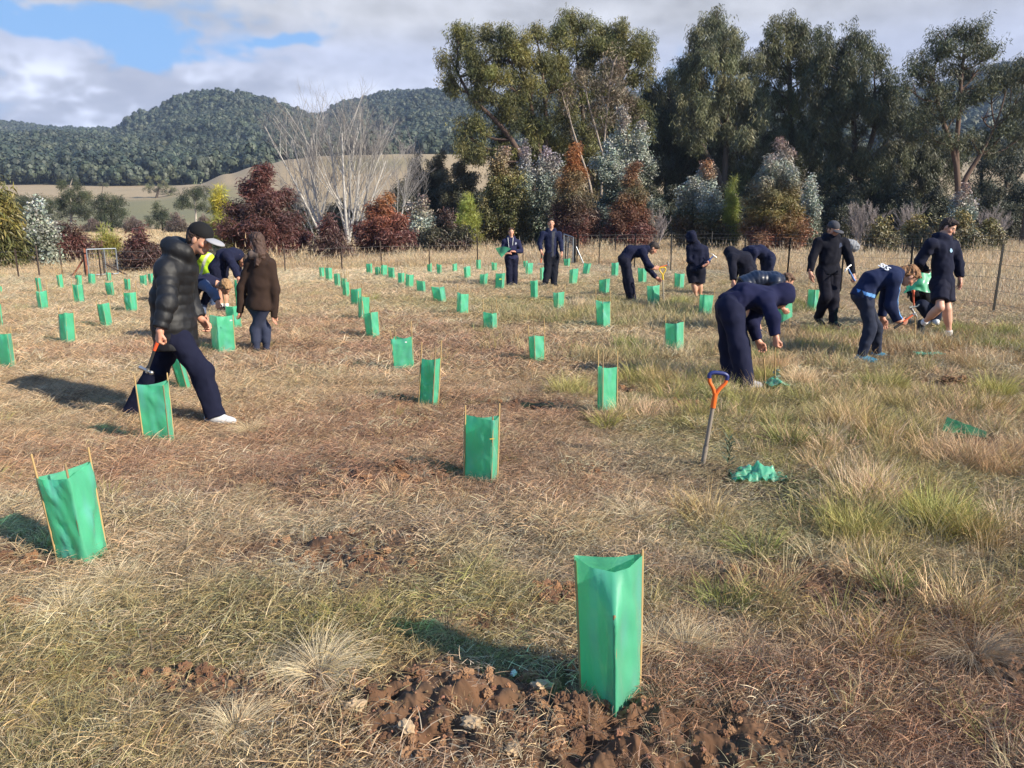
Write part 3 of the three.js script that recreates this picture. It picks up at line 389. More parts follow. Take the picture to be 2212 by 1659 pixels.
[[1395, 400, 54, 'behind the rust red tree'], [1450, 410, 52, 'left of the mixed tree with the orange tip'], [1500, 396, 55, 'behind the mixed tree with the orange tip'], [1560, 405, 53, 'above the bending group'], [1625, 398, 56, 'left behind the silver pink topped tree'], [1690, 404, 54, 'behind the silver pink topped tree'], [1760, 396, 55, 'right of the pale silver tree'], [1820, 402, 53, 'above the grey cap of the walking man'], [1885, 396, 56, 'behind the left leafless grey shrub'], [1950, 404, 54, 'behind the middle leafless grey shrub'], [2015, 410, 55, 'left of the pink topped silver tree'], [2090, 420, 56, 'behind the head of the striding boy'], [2150, 412, 54, 'right of the striding boy'], [2205, 404, 55, 'at the right edge']].forEach(([x, top, d, where], i) =>
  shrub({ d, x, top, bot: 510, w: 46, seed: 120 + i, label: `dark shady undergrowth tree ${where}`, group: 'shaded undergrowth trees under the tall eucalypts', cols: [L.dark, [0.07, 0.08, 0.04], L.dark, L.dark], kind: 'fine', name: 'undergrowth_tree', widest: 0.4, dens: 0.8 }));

// ---------------------------------------------------------------- bare trees: white trunks, fans of twigs
function bareTree(o) {
  const { d, x, stems, label, seed, r0 = 0.085, spread = 1.1, depth = 3 } = o, r = rng(seed), B = at(x, 474, d); B.y = height(B.x, B.z) - 0.1;
  const t = thing(o.name ?? 'bare_tree', B, label, o.category ?? 'tree', o.group), main = [], twigs = [];
  const grow = (p, dir, len, rad, lev) => {
    const mid = p.clone().addScaledVector(dir, len * 0.5).add(V((r() - 0.5) * len * 0.08, 0, (r() - 0.5) * len * 0.08)), e = p.clone().addScaledVector(dir, len).add(V(0, len * 0.06, 0));
    (lev < 2 ? main : twigs).push(limb([p, mid, e], rad, rad * 0.45, lev < 2 ? 6 : 3, lev < 2 ? 3 : 1));
    if (lev >= depth) return;
    const n = lev === 0 ? 9 : lev === 1 ? 6 : 5;
    for (let i = 0; i < n; i++) {
      const f = 0.25 + 0.75 * (i + r() * 0.6) / n, q = p.clone().lerp(e, f), a = r() * 6.283, s = (0.38 + 0.5 * r()) * spread;
      const nd = dir.clone().add(V(Math.cos(a) * s, 0.18 + 0.15 * r(), Math.sin(a) * s)).normalize();
      grow(q, nd, len * (0.42 + 0.28 * r()) * (1.15 - 0.5 * f), Math.max(0.0055, rad * 0.34 * (1.1 - 0.5 * f)), lev + 1);
    }
  };
  const S = V(0, 0, 0);
  for (const [tx, ty, dz = 0, k = 1] of stems) { const e = at(tx, ty, d - dz).sub(B), len = e.length() * 0.73; grow(V((r() - 0.5) * 0.3, 0, (r() - 0.5) * 0.3), e.clone().normalize(), len, r0 * k, 0); }
  part(t, 'trunk', mergeGeometries(main), o.bark ?? barkWhite); part(t, 'twigs', mergeGeometries(twigs), o.twig ?? std([0.33, 0.30, 0.28], 0.9));
  return t;
}
bareTree({ d: 46, x: 705, seed: 61, stems: [[560, 262, 1], [600, 232, -1], [640, 230, 0.5], [665, 222, 1, 1.1]], label: 'leftmost bare white trunked tree, its stems fanning left' });
bareTree({ d: 45, x: 752, seed: 62, stems: [[690, 215, 0], [735, 208, 0.6, 1.2], [770, 230, -0.6], [800, 240, 0.5]], label: 'bare white trunked tree in the middle of the leafless clump' });
bareTree({ d: 46, x: 768, seed: 63, stems: [[790, 225, 0, 1.1], [830, 262, 1], [862, 290, -0.5]], label: 'bare white trunked tree leaning right in the leafless clump' });
bareTree({ d: 44, x: 850, seed: 64, stems: [[880, 330, 0, 0.6], [905, 300, 0, 0.5], [860, 340, 0.5, 0.4]], r0: 0.06, depth: 3, label: 'small bare grey tree right of the leafless clump' });
bareTree({ d: 48, x: 690, seed: 65, stems: [[640, 400, 0, 0.6], [600, 390, 0.5, 0.5], [690, 380, 0, 0.5]], r0: 0.07, depth: 3, label: 'low bare white sapling clump at the foot of the leafless trees' });
const twigG = std([0.30, 0.26, 0.25], 0.95);
for (const [x, d, s, st, lb] of [[1868, 40, 66, [[1850, 440], [1868, 448], [1890, 452], [1905, 458], [1840, 462]], 'leafless grey shrub behind the man in the grey cap'], [1960, 41, 67, [[1945, 455], [1968, 460], [1985, 452]], 'leafless grey shrub between the two walking figures'], [2140, 42, 68, [[2120, 455], [2150, 450], [2165, 462], [2185, 470]], 'leafless grey shrub at the right behind the tall grass'], [1410, 38, 69, [[1400, 470], [1425, 462], [1440, 470]], 'leafless pale shrub right of the rust red tree']])
  bareTree({ d, x, seed: s, stems: st, r0: 0.035, depth: 3, label: lb, name: 'bare_shrub', category: 'shrub', bark: twigG, twig: twigG, spread: 0.9 });

// ---------------------------------------------------------------- trees across the paddock and the forest on the hills
const FARC = [[0.040, 0.052, 0.022], [0.085, 0.10, 0.04]];
for (const [base, d, cl, lb, bark] of [
  [150, 104, [[150, 400, 22, 18], [135, 425, 28, 20], [172, 428, 28, 22], [118, 452, 22, 16], [160, 455, 32, 18], [186, 458, 16, 14]], 'tall grey green eucalypt with pale trunk left across the paddock', barkPale],
  [238, 100, [[232, 432, 26, 16], [258, 442, 18, 16], [212, 448, 20, 16], [240, 462, 30, 16], [262, 480, 14, 14], [216, 480, 22, 12]], 'dark round topped eucalypt right of the pale trunked one across the paddock', barkDark],
  [75, 112, [[70, 430, 26, 18], [50, 450, 24, 18], [96, 440, 22, 18], [80, 465, 30, 18]], 'olive eucalypt left of the pale trunked one across the paddock', barkPale],
  [20, 118, [[15, 440, 26, 22], [-10, 430, 26, 26], [34, 465, 20, 18]], 'green eucalypt near the left edge across the paddock', barkPale],
  [420, 116, [[412, 420, 22, 16], [438, 415, 20, 14], [395, 440, 16, 12], [425, 440, 20, 12]], 'pair stemmed eucalypt with airy head above the man in the black jacket', barkPale],
  [466, 118, [[468, 430, 20, 16], [486, 446, 18, 14], [452, 452, 12, 10]], 'small eucalypt behind the bright yellow green tree', barkPale],
  [348, 108, [[352, 452, 22, 16], [340, 470, 26, 18], [360, 482, 20, 12]], 'dense grey green tree alone in the paddock, left of the black cap', barkDark]])
  gum({ d, base, seed: base + 900, clumps: cl, trunk: [[base + 3, cl[0][1] + 40], [base, cl[0][1] + 10]], label: lb, col: FARC, r0: 0.2, dens: 1.05, bark, name: 'paddock_tree', hole: 0.1 });
gum({ d: 232, base: 342, seed: 971, clumps: [[340, 395, 26, 14], [326, 408, 18, 10], [356, 408, 22, 10], [372, 412, 14, 10]], trunk: [[342, 410], [342, 400]], label: 'large dark spreading tree standing alone at the foot of the forest', col: BLUE, r0: 0.4, dens: 0.5, name: 'paddock_tree' });
gum({ d: 240, base: 505, seed: 972, clumps: [[505, 412, 10, 8], [498, 424, 12, 10], [512, 424, 10, 10]], trunk: [[505, 424], [505, 415]], label: 'small dark tree on the slope left of the large maroon tree', col: DIM, r0: 0.2, dens: 0.5, name: 'paddock_tree' });
gum({ d: 225, base: 222, seed: 973, clumps: [[222, 398, 10, 3], [228, 398, 8, 3]], trunk: [[222, 402], [222, 399]], label: 'low dark bush alone on the straw coloured slope', col: DIM, r0: 0.1, dens: 0.4, name: 'paddock_bush' });
for (const [x, top, bot, w, s, lb] of [[285, 470, 498, 22, 81, 'brown brush at the paddock edge right of the round topped eucalypt'], [380, 462, 500, 26, 82, 'bare brown brush behind the black cap'], [200, 476, 500, 30, 83, 'brown brush under the round topped eucalypt'], [120, 480, 500, 30, 84, 'dark brush under the pale trunked eucalypt'], [440, 470, 500, 24, 85, 'dark brush left of the bright yellow green tree']])
  shrub({ d: 98, x, top, bot, w, seed: s, label: lb, cols: [[0.20, 0.14, 0.11], [0.13, 0.09, 0.07], [0.09, 0.07, 0.045]], kind: 'fine', name: 'brush', category: 'shrub', widest: 0.5, dens: 0.32 });
{
  // one forest tree: a lumpy crown of leaf clumps on a short trunk
  const crownGeo = (seed) => {
    const r = rng(seed), p = [], ix = [], c = [];
    const lobes = [...Array(7)].map(() => V((r() - 0.5) * 1.3, 0.62 + r() * 0.55, (r() - 0.5) * 1.3).multiplyScalar(1));
    for (const l of lobes) for (let i = 0; i < 90; i++) {
      const u = r() * 1.6 - 0.6, a = r() * 6.283, q = Math.sqrt(Math.max(0, 1 - u * u)), R0 = 0.34 * (0.8 + 0.4 * r()), n = V(q * Math.cos(a), u, q * Math.sin(a)), m = l.clone().addScaledVector(n, R0);
      const s = V(r() - 0.5, r() - 0.5, r() - 0.5).cross(n).normalize(), t = n.clone().cross(s).addScaledVector(n, (r() - 0.5) * 0.8).normalize(), k = 0.095 * (0.6 + 0.8 * r()), o = p.length / 3, b = 0.75 + 0.5 * r();
      for (const [x, y] of [[-1, -0.6], [1, -0.6], [0.7, 0.7], [-0.7, 0.8]]) { const v = m.clone().addScaledVector(s, x * k).addScaledVector(t, y * k); p.push(v.x, v.y, v.z); c.push(b, b, b); }
      ix.push(o, o + 1, o + 2, o, o + 2, o + 3);
    }
    for (let i = 0; i < 3; i++) { const o = p.length / 3; for (const [x, y, z] of [[-0.03, 0, 0], [0.03, 0, 0], [(r() - 0.5) * 0.8, 1, (r() - 0.5) * 0.8]]) { p.push(x, y, z); c.push(3.2, 2.8, 2.4); } ix.push(o, o + 1, o + 2); }
    return geoOf(p, ix, c);
  };
  const kinds = [91, 92, 93].map(crownGeo), lists = kinds.map(() => []), r = rng(9);
  for (let i = 0; i < 150000; i++) {
    const d = Math.sqrt(lerp(322 * 322, 1150 * 1150, r())), px = lerp(-500, 2750, r()), x = (px - PW) / F * CP * d, z = -d;
    if (d < 345 && noise3(px * 0.02, 1, 0) < (px > 430 && px < 1100 ? 0.2 : -0.1) * (345 - d) / 20) continue;
    if (d > 870 && px > 260 && px < 650) continue;
    if (r() > 0.72 * (d < 600 ? 1 : 0.8)) continue;
    const s = (3.5 + 3.0 * r() * (0.4 + r())) * (d > 700 ? 1.1 : 1), w = clamp(0.5 + 0.8 * noise3(x * 0.02, 3, z * 0.02) + (r() - 0.5) * 0.6), c = jit(mix3([0.022, 0.034, 0.022], [0.066, 0.082, 0.048], w), r, 0.18);
    lists[i % 3].push([x, height(x, z) - 0.8, z, r() * 6.283, 0, s, c, 0.95 + 0.35 * r()]);
  }
  lists.forEach((l, i) => { const m = copies('forest', kinds[i], leafMat, l); tag(m, ['grey green eucalypt forest covering the hills, one third of its trees', 'dense eucalypt forest of rounded crowns on the far hills', 'bluish eucalypt forest mixed through the hillsides'][i], 'forest', null, 'stuff'); });
}
// ---------------------------------------------------------------- grass, as real blades
// a tuft: blades as bent ribbons; lie 0 upright .. 1 flat; root is the radius in which they stand
function tuftGeo(o) {
  const { seed, n, root, len, wid, e0, e1, bend, seg = 3, lift = 0, heads = 0, tone = 0.3, tip = null } = o, r = rng(seed), p = [], ix = [], c = [];
  for (let i = 0; i < n; i++) {
    const ra = r() * 6.283, rr = root * Math.sqrt(r()), a = o.radial ? ra + (r() - 0.5) * 1.4 : r() * 6.283, L = len * (0.45 + 0.9 * r()), w0 = wid * (0.6 + 0.7 * r()), curl = (r() - 0.5) * 1.6 * (o.curl ?? 0.5);
    let q = V(Math.cos(ra) * rr, lift * r(), Math.sin(ra) * rr), e = lerp(e0, e1, r()), h = a; const b = 1 + (r() - 0.5) * 2 * tone, hue = (r() - 0.5) * 0.25, o0 = p.length / 3, roll = r() * 3.1;
    for (let k = 0; k <= seg; k++) {
      const d = V(Math.cos(h) * Math.cos(e), Math.sin(e), Math.sin(h) * Math.cos(e)), side = V(-Math.sin(h), 0, Math.cos(h)).multiplyScalar(Math.cos(roll)).add(d.clone().cross(V(-Math.sin(h), 0, Math.cos(h))).multiplyScalar(Math.sin(roll))), t = k / seg, w = w0 * (k === seg ? 0.15 : 1 - 0.5 * t);
      const cc = tip ? mix3([b * (1 + hue), b, b * (1 - hue)], tip.map((v) => v * b), t) : [b * (1 + hue), b, b * (1 - hue)];
      for (const s of [-0.5, 0.5]) { p.push(q.x + side.x * w * s, Math.max(0.002, q.y + side.y * w * s), q.z + side.z * w * s); c.push(...cc); }
      if (k) { const u = o0 + (k - 1) * 2; ix.push(u, u + 1, u + 2, u + 1, u + 3, u + 2); }
      q = q.clone().addScaledVector(d, L / seg); e -= bend * (0.6 + 0.8 * r()) / seg; h += curl / seg;
    }
    if (heads && r() < heads) { const u = p.length / 3; for (let k = 0; k < 3; k++) { const a2 = k * 2.1; p.push(q.x + 0.012 * Math.cos(a2), q.y - 0.02, q.z + 0.012 * Math.sin(a2)); c.push(b, b * 0.95, b * 0.9); } p.push(q.x, q.y + 0.09, q.z); c.push(b, b, b); ix.push(u, u + 1, u + 3, u + 1, u + 2, u + 3, u + 2, u, u + 3); }
  }
  return geoOf(p, ix, c);
}
const strawMat = new THREE.MeshPhysicalMaterial({ color: rgb(1, 1, 1), roughness: 0.75, vertexColors: true, side: THREE.DoubleSide, transmission: 0.2, thickness: 0 });
const TUFT = {
  thatch: [1, 2, 3].map((s) => tuftGeo({ seed: s, n: 150, root: 0.16, len: 0.066, wid: 0.0019, e0: -0.1, e1: 0.7, bend: 0.55, lift: 0.035, curl: 0.7, tone: 0.6 })),
  short: [4, 5, 6].map((s) => tuftGeo({ seed: s, n: 75, root: 0.09, len: 0.06, wid: 0.0021, e0: 0.6, e1: 1.5, bend: 0.8, curl: 0.8, tone: 0.35 })),
  upright: [7, 8].map((s) => tuftGeo({ seed: s, n: 70, root: 0.10, len: 0.19, wid: 0.003, e0: 0.9, e1: 1.55, bend: 0.7, radial: true, curl: 0.4, tone: 0.35, tip: [1.5, 1.35, 1.3] })),
  farThatch: [9, 10].map((s) => tuftGeo({ seed: s, n: 90, root: 0.24, len: 0.11, wid: 0.0048, e0: -0.05, e1: 0.7, bend: 0.5, seg: 2, lift: 0.03, curl: 0.5, tone: 0.55 })),
  farUp: [11, 12].map((s) => tuftGeo({ seed: s, n: 70, root: 0.2, len: 0.17, wid: 0.005, e0: 0.7, e1: 1.5, bend: 0.8, seg: 2, tone: 0.35 })),
  tall: [13, 14].map((s) => tuftGeo({ seed: s, n: 46, root: 0.26, len: 0.44, wid: 0.0065, e0: 0.75, e1: 1.5, bend: 0.8, seg: 3, heads: 0.03, tone: 0.35 })),
  paddock: [15].map((s) => tuftGeo({ seed: s, n: 40, root: 0.6, len: 0.3, wid: 0.03, e0: 0.4, e1: 1.4, bend: 0.8, seg: 2, tone: 0.3 })),
};
// how tall and upright the grass stands: the right middle of the field is unmown
const TALLNESS = [[1480, 830, 0.7, 0.8], [1560, 880, 0.9, 0.6], [1700, 880, 1.2, 0.8], [1850, 930, 1.0, 0.6], [1980, 980, 0.9, 0.6], [2100, 900, 1.0, 0.8], [1640, 1120, 0.5, 0.3], [1880, 1080, 0.6, 0.4], [2080, 1150, 0.6, 0.35], [1400, 760, 1.0, 0.9], [1330, 900, 0.25, 0.2], [1900, 780, 1.4, 0.8], [2100, 760, 1.5, 1.0], [1750, 760, 1.2, 0.8], [1450, 690, 1.6, 1.4], [2120, 1350, 0.6, 0.35], [1850, 1230, 0.5, 0.2], [1560, 1310, 0.4, 0.1], [1230, 690, 1.4, 0.8]].map(([px, py, rx, rz]) => ({ c: ground(px, py), rx, rz }));
function tallAt(x, z) { let s = 0; for (const q of TALLNESS) { const dx = (x - q.c.x) / q.rx, dz = (z - q.c.z) / q.rz, e = dx * dx + dz * dz; if (e < 5) s = Math.max(s, Math.exp(-e * 0.9)); } return clamp(s + 0.35 * noise3(x * 1.1, 6.6, z * 1.1)); }
{
  const r = rng(31), out = {}; for (const k in TUFT) out[k] = TUFT[k].map(() => []);
  const put = (k, ...e) => { const l = out[k]; l[Math.floor(r() * l.length)].push(e); };
  const spread = (d0, d1, per, fn) => { const half = 0.72, area = half * (d1 * d1 - d0 * d0) + 2 * (d1 - d0) * 0.6, n = Math.round(area * per); for (let i = 0; i < n; i++) { const d = Math.sqrt(lerp(d0 * d0, d1 * d1, r())), x = (r() * 2 - 1) * (half * d + 0.6); fn(x, -d, d); } };
  const tint = (c, k) => jit(c, r, k);
  const trod = (x, z) => { for (const f of TROD) { const dz = z - f.z; if ((x - f.x) ** 2 + (dz > 0 ? dz * 0.32 : dz * 0.8) ** 2 < 0.03) return true; } return false; };
  // thatch of mown, dead grass
  spread(1.7, 8.5, 270, (x, z, d) => {
    const s = soilAt(x, z); if (r() < Math.min(0.93, s * 2.6 - 0.2)) return;
    const g = grassColor(x, z), n = noise3(x * 2.2, 3.3, z * 2.2), dead = r() < 0.22 ? C.pale : r() < 0.2 ? [0.16, 0.10, 0.06] : g.c;
    const c = mix3(dead, g.g > 0.4 && r() < 0.35 ? C.green : g.c, r() * 0.7);
    put('thatch', x, height(x, z) - 0.008 - (trod(x, z) ? 0.03 : 0), z, r() * 6.283, 0.15 * (r() - 0.5), 0.75 + 0.5 * r() + 0.25 * n, tint(c, 0.22), 0.8 + 0.7 * clamp(0.5 + n));
  });
  spread(1.7, 8.5, 110, (x, z, d) => {
    const s = soilAt(x, z); if (r() < s * 1.6 || trod(x, z)) return; const g = grassColor(x, z), n = noise3(x * 1.6 + 4, 1.3, z * 1.6); if (n < -0.25 && r() < 0.7) return;
    const c = mix3(g.c, r() < 0.10 + 0.42 * g.g ? (r() < 0.5 ? C.olive : C.green) : C.grey, 0.3 + 0.5 * r());
    put('short', x, height(x, z) - 0.005, z, r() * 6.283, 0.5 * (r() - 0.5), 0.55 + 0.6 * r() + 0.4 * tallAt(x, z), tint(c, 0.25), 0.9 + 0.5 * r());
  });
  spread(1.9, 9, 55, (x, z, d) => {
    const t = tallAt(x, z); if (r() > t * 1.25 - 0.12 || soilAt(x, z) > 0.35 || trod(x, z)) return; const g = grassColor(x, z);
    const c = r() < 0.36 ? mix3(C.pale, C.tan, r()) : r() < 0.72 ? mix3(C.green, C.olive, r()) : mix3(C.olive, C.tan, r());
    put('upright', x, height(x, z) - 0.01, z, r() * 6.283, 0.4 * (r() - 0.5), 0.6 + 0.55 * t * (0.6 + 0.6 * r()), tint(c, 0.22), 0.8 + 0.4 * r());
  });
  // unmown clumps: many shoots of one colour standing close together
  for (let k = 0; k < 150; k++) {
    const d = Math.sqrt(lerp(3.2 * 3.2, 17 * 17, r())), x = lerp(-0.1, 0.74, Math.sqrt(r())) * d, z = -d; if (tallAt(x, z) < 0.16 || soilAt(x, z) > 0.3 || trod(x, z)) continue;
    const c = r() < 0.55 ? mix3(C.green, [0.33, 0.33, 0.09], r()) : r() < 0.5 ? mix3(C.olive, C.tan, r()) : C.pale, rad = 0.10 + 0.2 * r(), n = Math.round(10 + 40 * rad);
    for (let i = 0; i < n; i++) { const a = r() * 6.283, q = rad * Math.sqrt(r()), X = x + q * Math.cos(a), Z = z + q * Math.sin(a) * 0.8; put(d < 9 ? 'upright' : 'farUp', X, height(X, Z) - 0.01, Z, r() * 6.283, 0.5 * (r() - 0.5), (0.75 + 0.5 * r()) * (1.25 - 0.5 * q / rad), tint(mix3(c, C.pale, 0.35 * r() * r()), 0.2), 0.85 + 0.4 * r()); }
  }
  spread(8.2, 19, 75, (x, z, d) => {
    if (r() < soilAt(x, z) * 1.2) return; const g = grassColor(x, z), c = mix3(r() < 0.16 ? C.pale : g.c, g.g > 0.45 && r() < 0.4 ? C.green : g.c, r() * 0.7);
    put('farThatch', x, height(x, z) - (trod(x, z) ? 0.05 : 0.01), z, r() * 6.283, 0.2 * (r() - 0.5), 0.7 + 0.6 * r(), tint(c, 0.24), 0.8 + 0.6 * r());
  });
  spread(8.2, 24, 26, (x, z, d) => {
    const t = tallAt(x, z), n = noise3(x * 0.7, 2.6, z * 0.7); if (r() > 0.25 + t * 0.9 + n * 0.4) return; if (soilAt(x, z) > 0.4 || trod(x, z)) return; const g = grassColor(x, z);
    const c = mix3(r() < 0.4 ? C.pale : g.c, r() < 0.6 * (0.4 + g.g) ? C.green : C.tan, r() * 0.8);
    put('farUp', x, height(x, z) - 0.01, z, r() * 6.283, 0.3 * (r() - 0.5), 0.5 + 0.5 * r() + 0.5 * t, tint(c, 0.22));
  });
  spread(18.5, 38, 24, (x, z, d) => { const g = grassColor(x, z); put('farThatch', x, height(x, z) - 0.01, z, r() * 6.283, 0.2 * (r() - 0.5), 1.0 + 0.5 * r(), tint(mix3(g.c, C.pale, r() * 0.45), 0.22), 0.8 + 0.5 * r()); });
  // tall dry grass along and beyond the fences
  spread(20.5, 52, 17, (x, z, d) => {
    const px = bearingOf(x, d), n = noise3(x * 0.35, 4.1, z * 0.35);
    const line = px < 1240 ? lerp(21.5, 30, clamp((px + 100) / 1340)) : lerp(30, 14, clamp((px - 1240) / 950));
    const over = d - line; if (over < 0.4 - 1.2 * n) return; if (r() < 0.15) return;
    if (px < 480 && d > 34 && r() < 0.6) return;
    const brown = px > 600 && px < 1250 ? 0.75 : 0.3, c = mix3(C.pale, r() < brown ? [0.42, 0.30, 0.18] : C.gold, r());
    put('tall', x, height(x, z) - 0.02, z, r() * 6.283, 0.35 * (r() - 0.5), (0.55 + 0.5 * r() + 0.7 * clamp(0.3 + noise3(x * 0.6, 1.7, z * 0.6))) * (px > 1400 ? 0.95 : px < 480 ? 0.75 : 1.05) * (over < 1.5 ? 0.7 : 1), tint(c, 0.2), 0.75 + 0.5 * r());
  });
  spread(14.5, 22, 14, (x, z, d) => { // right of the near fence
    const px = bearingOf(x, d), line = lerp(30, 13.5, clamp((px - 1240) / 950)); if (px < 1700 || d - line < 0.5) return;
    put('tall', x, height(x, z) - 0.02, z, r() * 6.283, 0.35 * (r() - 0.5), 0.55 + 0.5 * r(), tint(mix3(C.pale, C.tan, r()), 0.2), 0.8 + 0.4 * r());
  });
  spread(36, 125, 2.6, (x, z, d) => { const px = bearingOf(x, d); if (px > 1000 && r() < 0.6) return; put('paddock', x, height(x, z) - 0.05, z, r() * 6.283, 0.1, 0.7 + 0.8 * r(), tint(mix3(C.gold, C.pale, r()), 0.2), 0.5 + 0.7 * clamp(0.5 + noise3(x * 0.08, 3, z * 0.08))); });
  const LAB = { thatch: ['matted dead straw lying over the near field', 'tangled dry straw lying flat between the near tree guards', 'broken dry grass stems strewn over the near soil'], short: ['short cropped olive grass growing through the straw', 'short grey green blades between the straw mats', 'short stubble grass of the near field'], upright: ['unmown yellow green grass standing right of the shovel', 'green and straw grass standing on the right of the field'], farThatch: ['matted dead grass over the middle of the field', 'tangled dry grass over the far half of the field'], farUp: ['short standing grass over the middle of the field', 'tufted yellow green grass over the far half of the field'], tall: ['tall dry grass with seed heads along the fences', 'tall pale grass standing beyond the wire fences'], paddock: ['dry golden pasture grass of the paddock beyond the left fence'] };
  for (const k in out) out[k].forEach((l, i) => { if (l.length) tag(copies(k === 'tall' ? 'tall_grass' : k === 'thatch' || k === 'farThatch' ? 'dry_grass' : k === 'paddock' ? 'pasture_grass' : 'grass', TUFT[k][i], strawMat, l), LAB[k][i], 'grass', null, 'stuff'); });
}
// single tussocks that stand out
{
  const poa = [21, 22, 23].map((s) => tuftGeo({ seed: s, n: 420, root: 0.05, len: 0.21, wid: 0.0015, e0: 0.5, e1: 1.5, bend: 1.35, seg: 4, radial: true, tone: 0.25, tip: [1.25, 1.25, 1.25] }));
  const swept = tuftGeo({ seed: 27, n: 800, root: 0.07, len: 0.27, wid: 0.0013, e0: 0.15, e1: 1.2, bend: 1.4, seg: 4, radial: true, tone: 0.25, tip: [1.3, 1.3, 1.3] });
  const green = [24, 25].map((s) => tuftGeo({ seed: s, n: 150, root: 0.10, len: 0.24, wid: 0.005, e0: 0.7, e1: 1.5, bend: 0.9, seg: 3, radial: true, tone: 0.35, tip: [1.7, 1.45, 1.3] }));
  const mats = {}, mat = (c) => mats[c] ??= new THREE.MeshPhysicalMaterial({ color: rgb(...C2[c]), roughness: 0.7, vertexColors: true, side: THREE.DoubleSide, transmission: 0.2, thickness: 0 });
  const C2 = { straw: [0.58, 0.46, 0.27], pale: [0.66, 0.55, 0.36], olive: [0.30, 0.27, 0.12], green: [0.17, 0.20, 0.05], lime: [0.24, 0.26, 0.06], wiry: [0.32, 0.24, 0.15] };
  const r = rng(8);
  [[690, 1470, 'pale', 0.8, 's', 'large wind swept pale tussock left of the front soil heap'], [765, 1462, 'olive', 0.6, 'p', 'olive fine leaved tussock leaning right beside the wind swept tussock'], [1345, 1105, 'straw', 0.9, 'p', 'pale straw tussock above the front tree guard'], [1370, 1130, 'pale', 0.8, 'p', 'second pale tussock just below the straw tussock above the front guard'], [1048, 1195, 'straw', 0.7, 'p', 'small straw tussock midway between the front guard and the left soil patch'], [1035, 1245, 'olive', 0.8, 'p', 'olive tussock below the small straw tussock in the middle'],
    [965, 1365, 'straw', 0.6, 'p', 'low straw tussock left of the front guard on olive turf'], [540, 945, 'straw', 0.9, 'p', 'straw tussock in front of the white shoe of the walking man'], [250, 1262, 'pale', 0.7, 'p', 'pale tussock below the left foreground guard'], [140, 1325, 'pale', 0.7, 's', 'pale tussock near the left edge below the soil'], [465, 1275, 'straw', 0.6, 'p', 'small straw tussock right of the left foreground guard'], [510, 1590, 'pale', 0.7, 'p', 'pale tussock at the bottom edge left of the front soil'],
    [1475, 835, 'olive', 1.3, 'p', 'thick olive tussock left of the shovel handle'], [1700, 975, 'green', 1.1, 'g', 'dark green tuft right of the crumpled plastic'], [1845, 880, 'straw', 1.0, 'p', 'straw tussock in the unmown grass right of the shovel'], [1640, 1195, 'green', 0.8, 'g', 'bright green tuft below the crumpled plastic'], [1850, 1095, 'lime', 0.9, 'g', 'lime green tuft on the right below the blown sleeve'], [1560, 1305, 'green', 0.6, 'g', 'flat green tuft right of the front guard'], [1930, 1290, 'green', 0.7, 'g', 'green tuft beside the dark clod on the right'], [1420, 1390, 'pale', 0.8, 'p', 'pale tussock touching the right side of the front guard'], [1480, 1410, 'straw', 0.7, 's', 'flattened straw tussock right of the front guard'], [2100, 1430, 'wiry', 1.0, 's', 'dark wiry tussock at the right edge in the foreground'], [1310, 925, 'lime', 0.8, 'g', 'yellow green tuft at the foot of the guard left of the shovel'], [1340, 1395, 'olive', 0.5, 'p', 'olive tussock hard against the left side of the front guard'], [1080, 1300, 'olive', 0.8, 'p', 'olive tussock left of the small upright clod'], [2050, 745, 'olive', 1.3, 'p', 'olive tussock by the right hand fence post'], [2140, 560, 'olive', 3.4, 'p', 'large olive rush clump beyond the fence at the right edge'], [800, 655, 'lime', 1.1, 'g', 'green tuft behind the long row of guards']]
    .forEach(([px, py, c, s, k, lb], i) => {
      const P = ground(px, py); P.y = height(P.x, P.z) - 0.01;
      const m = shadows(new THREE.Mesh(k === 's' ? swept : k === 'g' ? green[i % 2] : poa[i % 3], mat(c))); m.name = numbered('tussock'); m.position.copy(P); m.rotation.y = r() * 6.28; m.rotation.z = k === 's' ? 0.25 : (r() - 0.5) * 0.3; m.scale.set(s, s * (0.8 + 0.3 * r()), s); scene.add(m); tag(m, lb, 'grass tussock');
    });
}
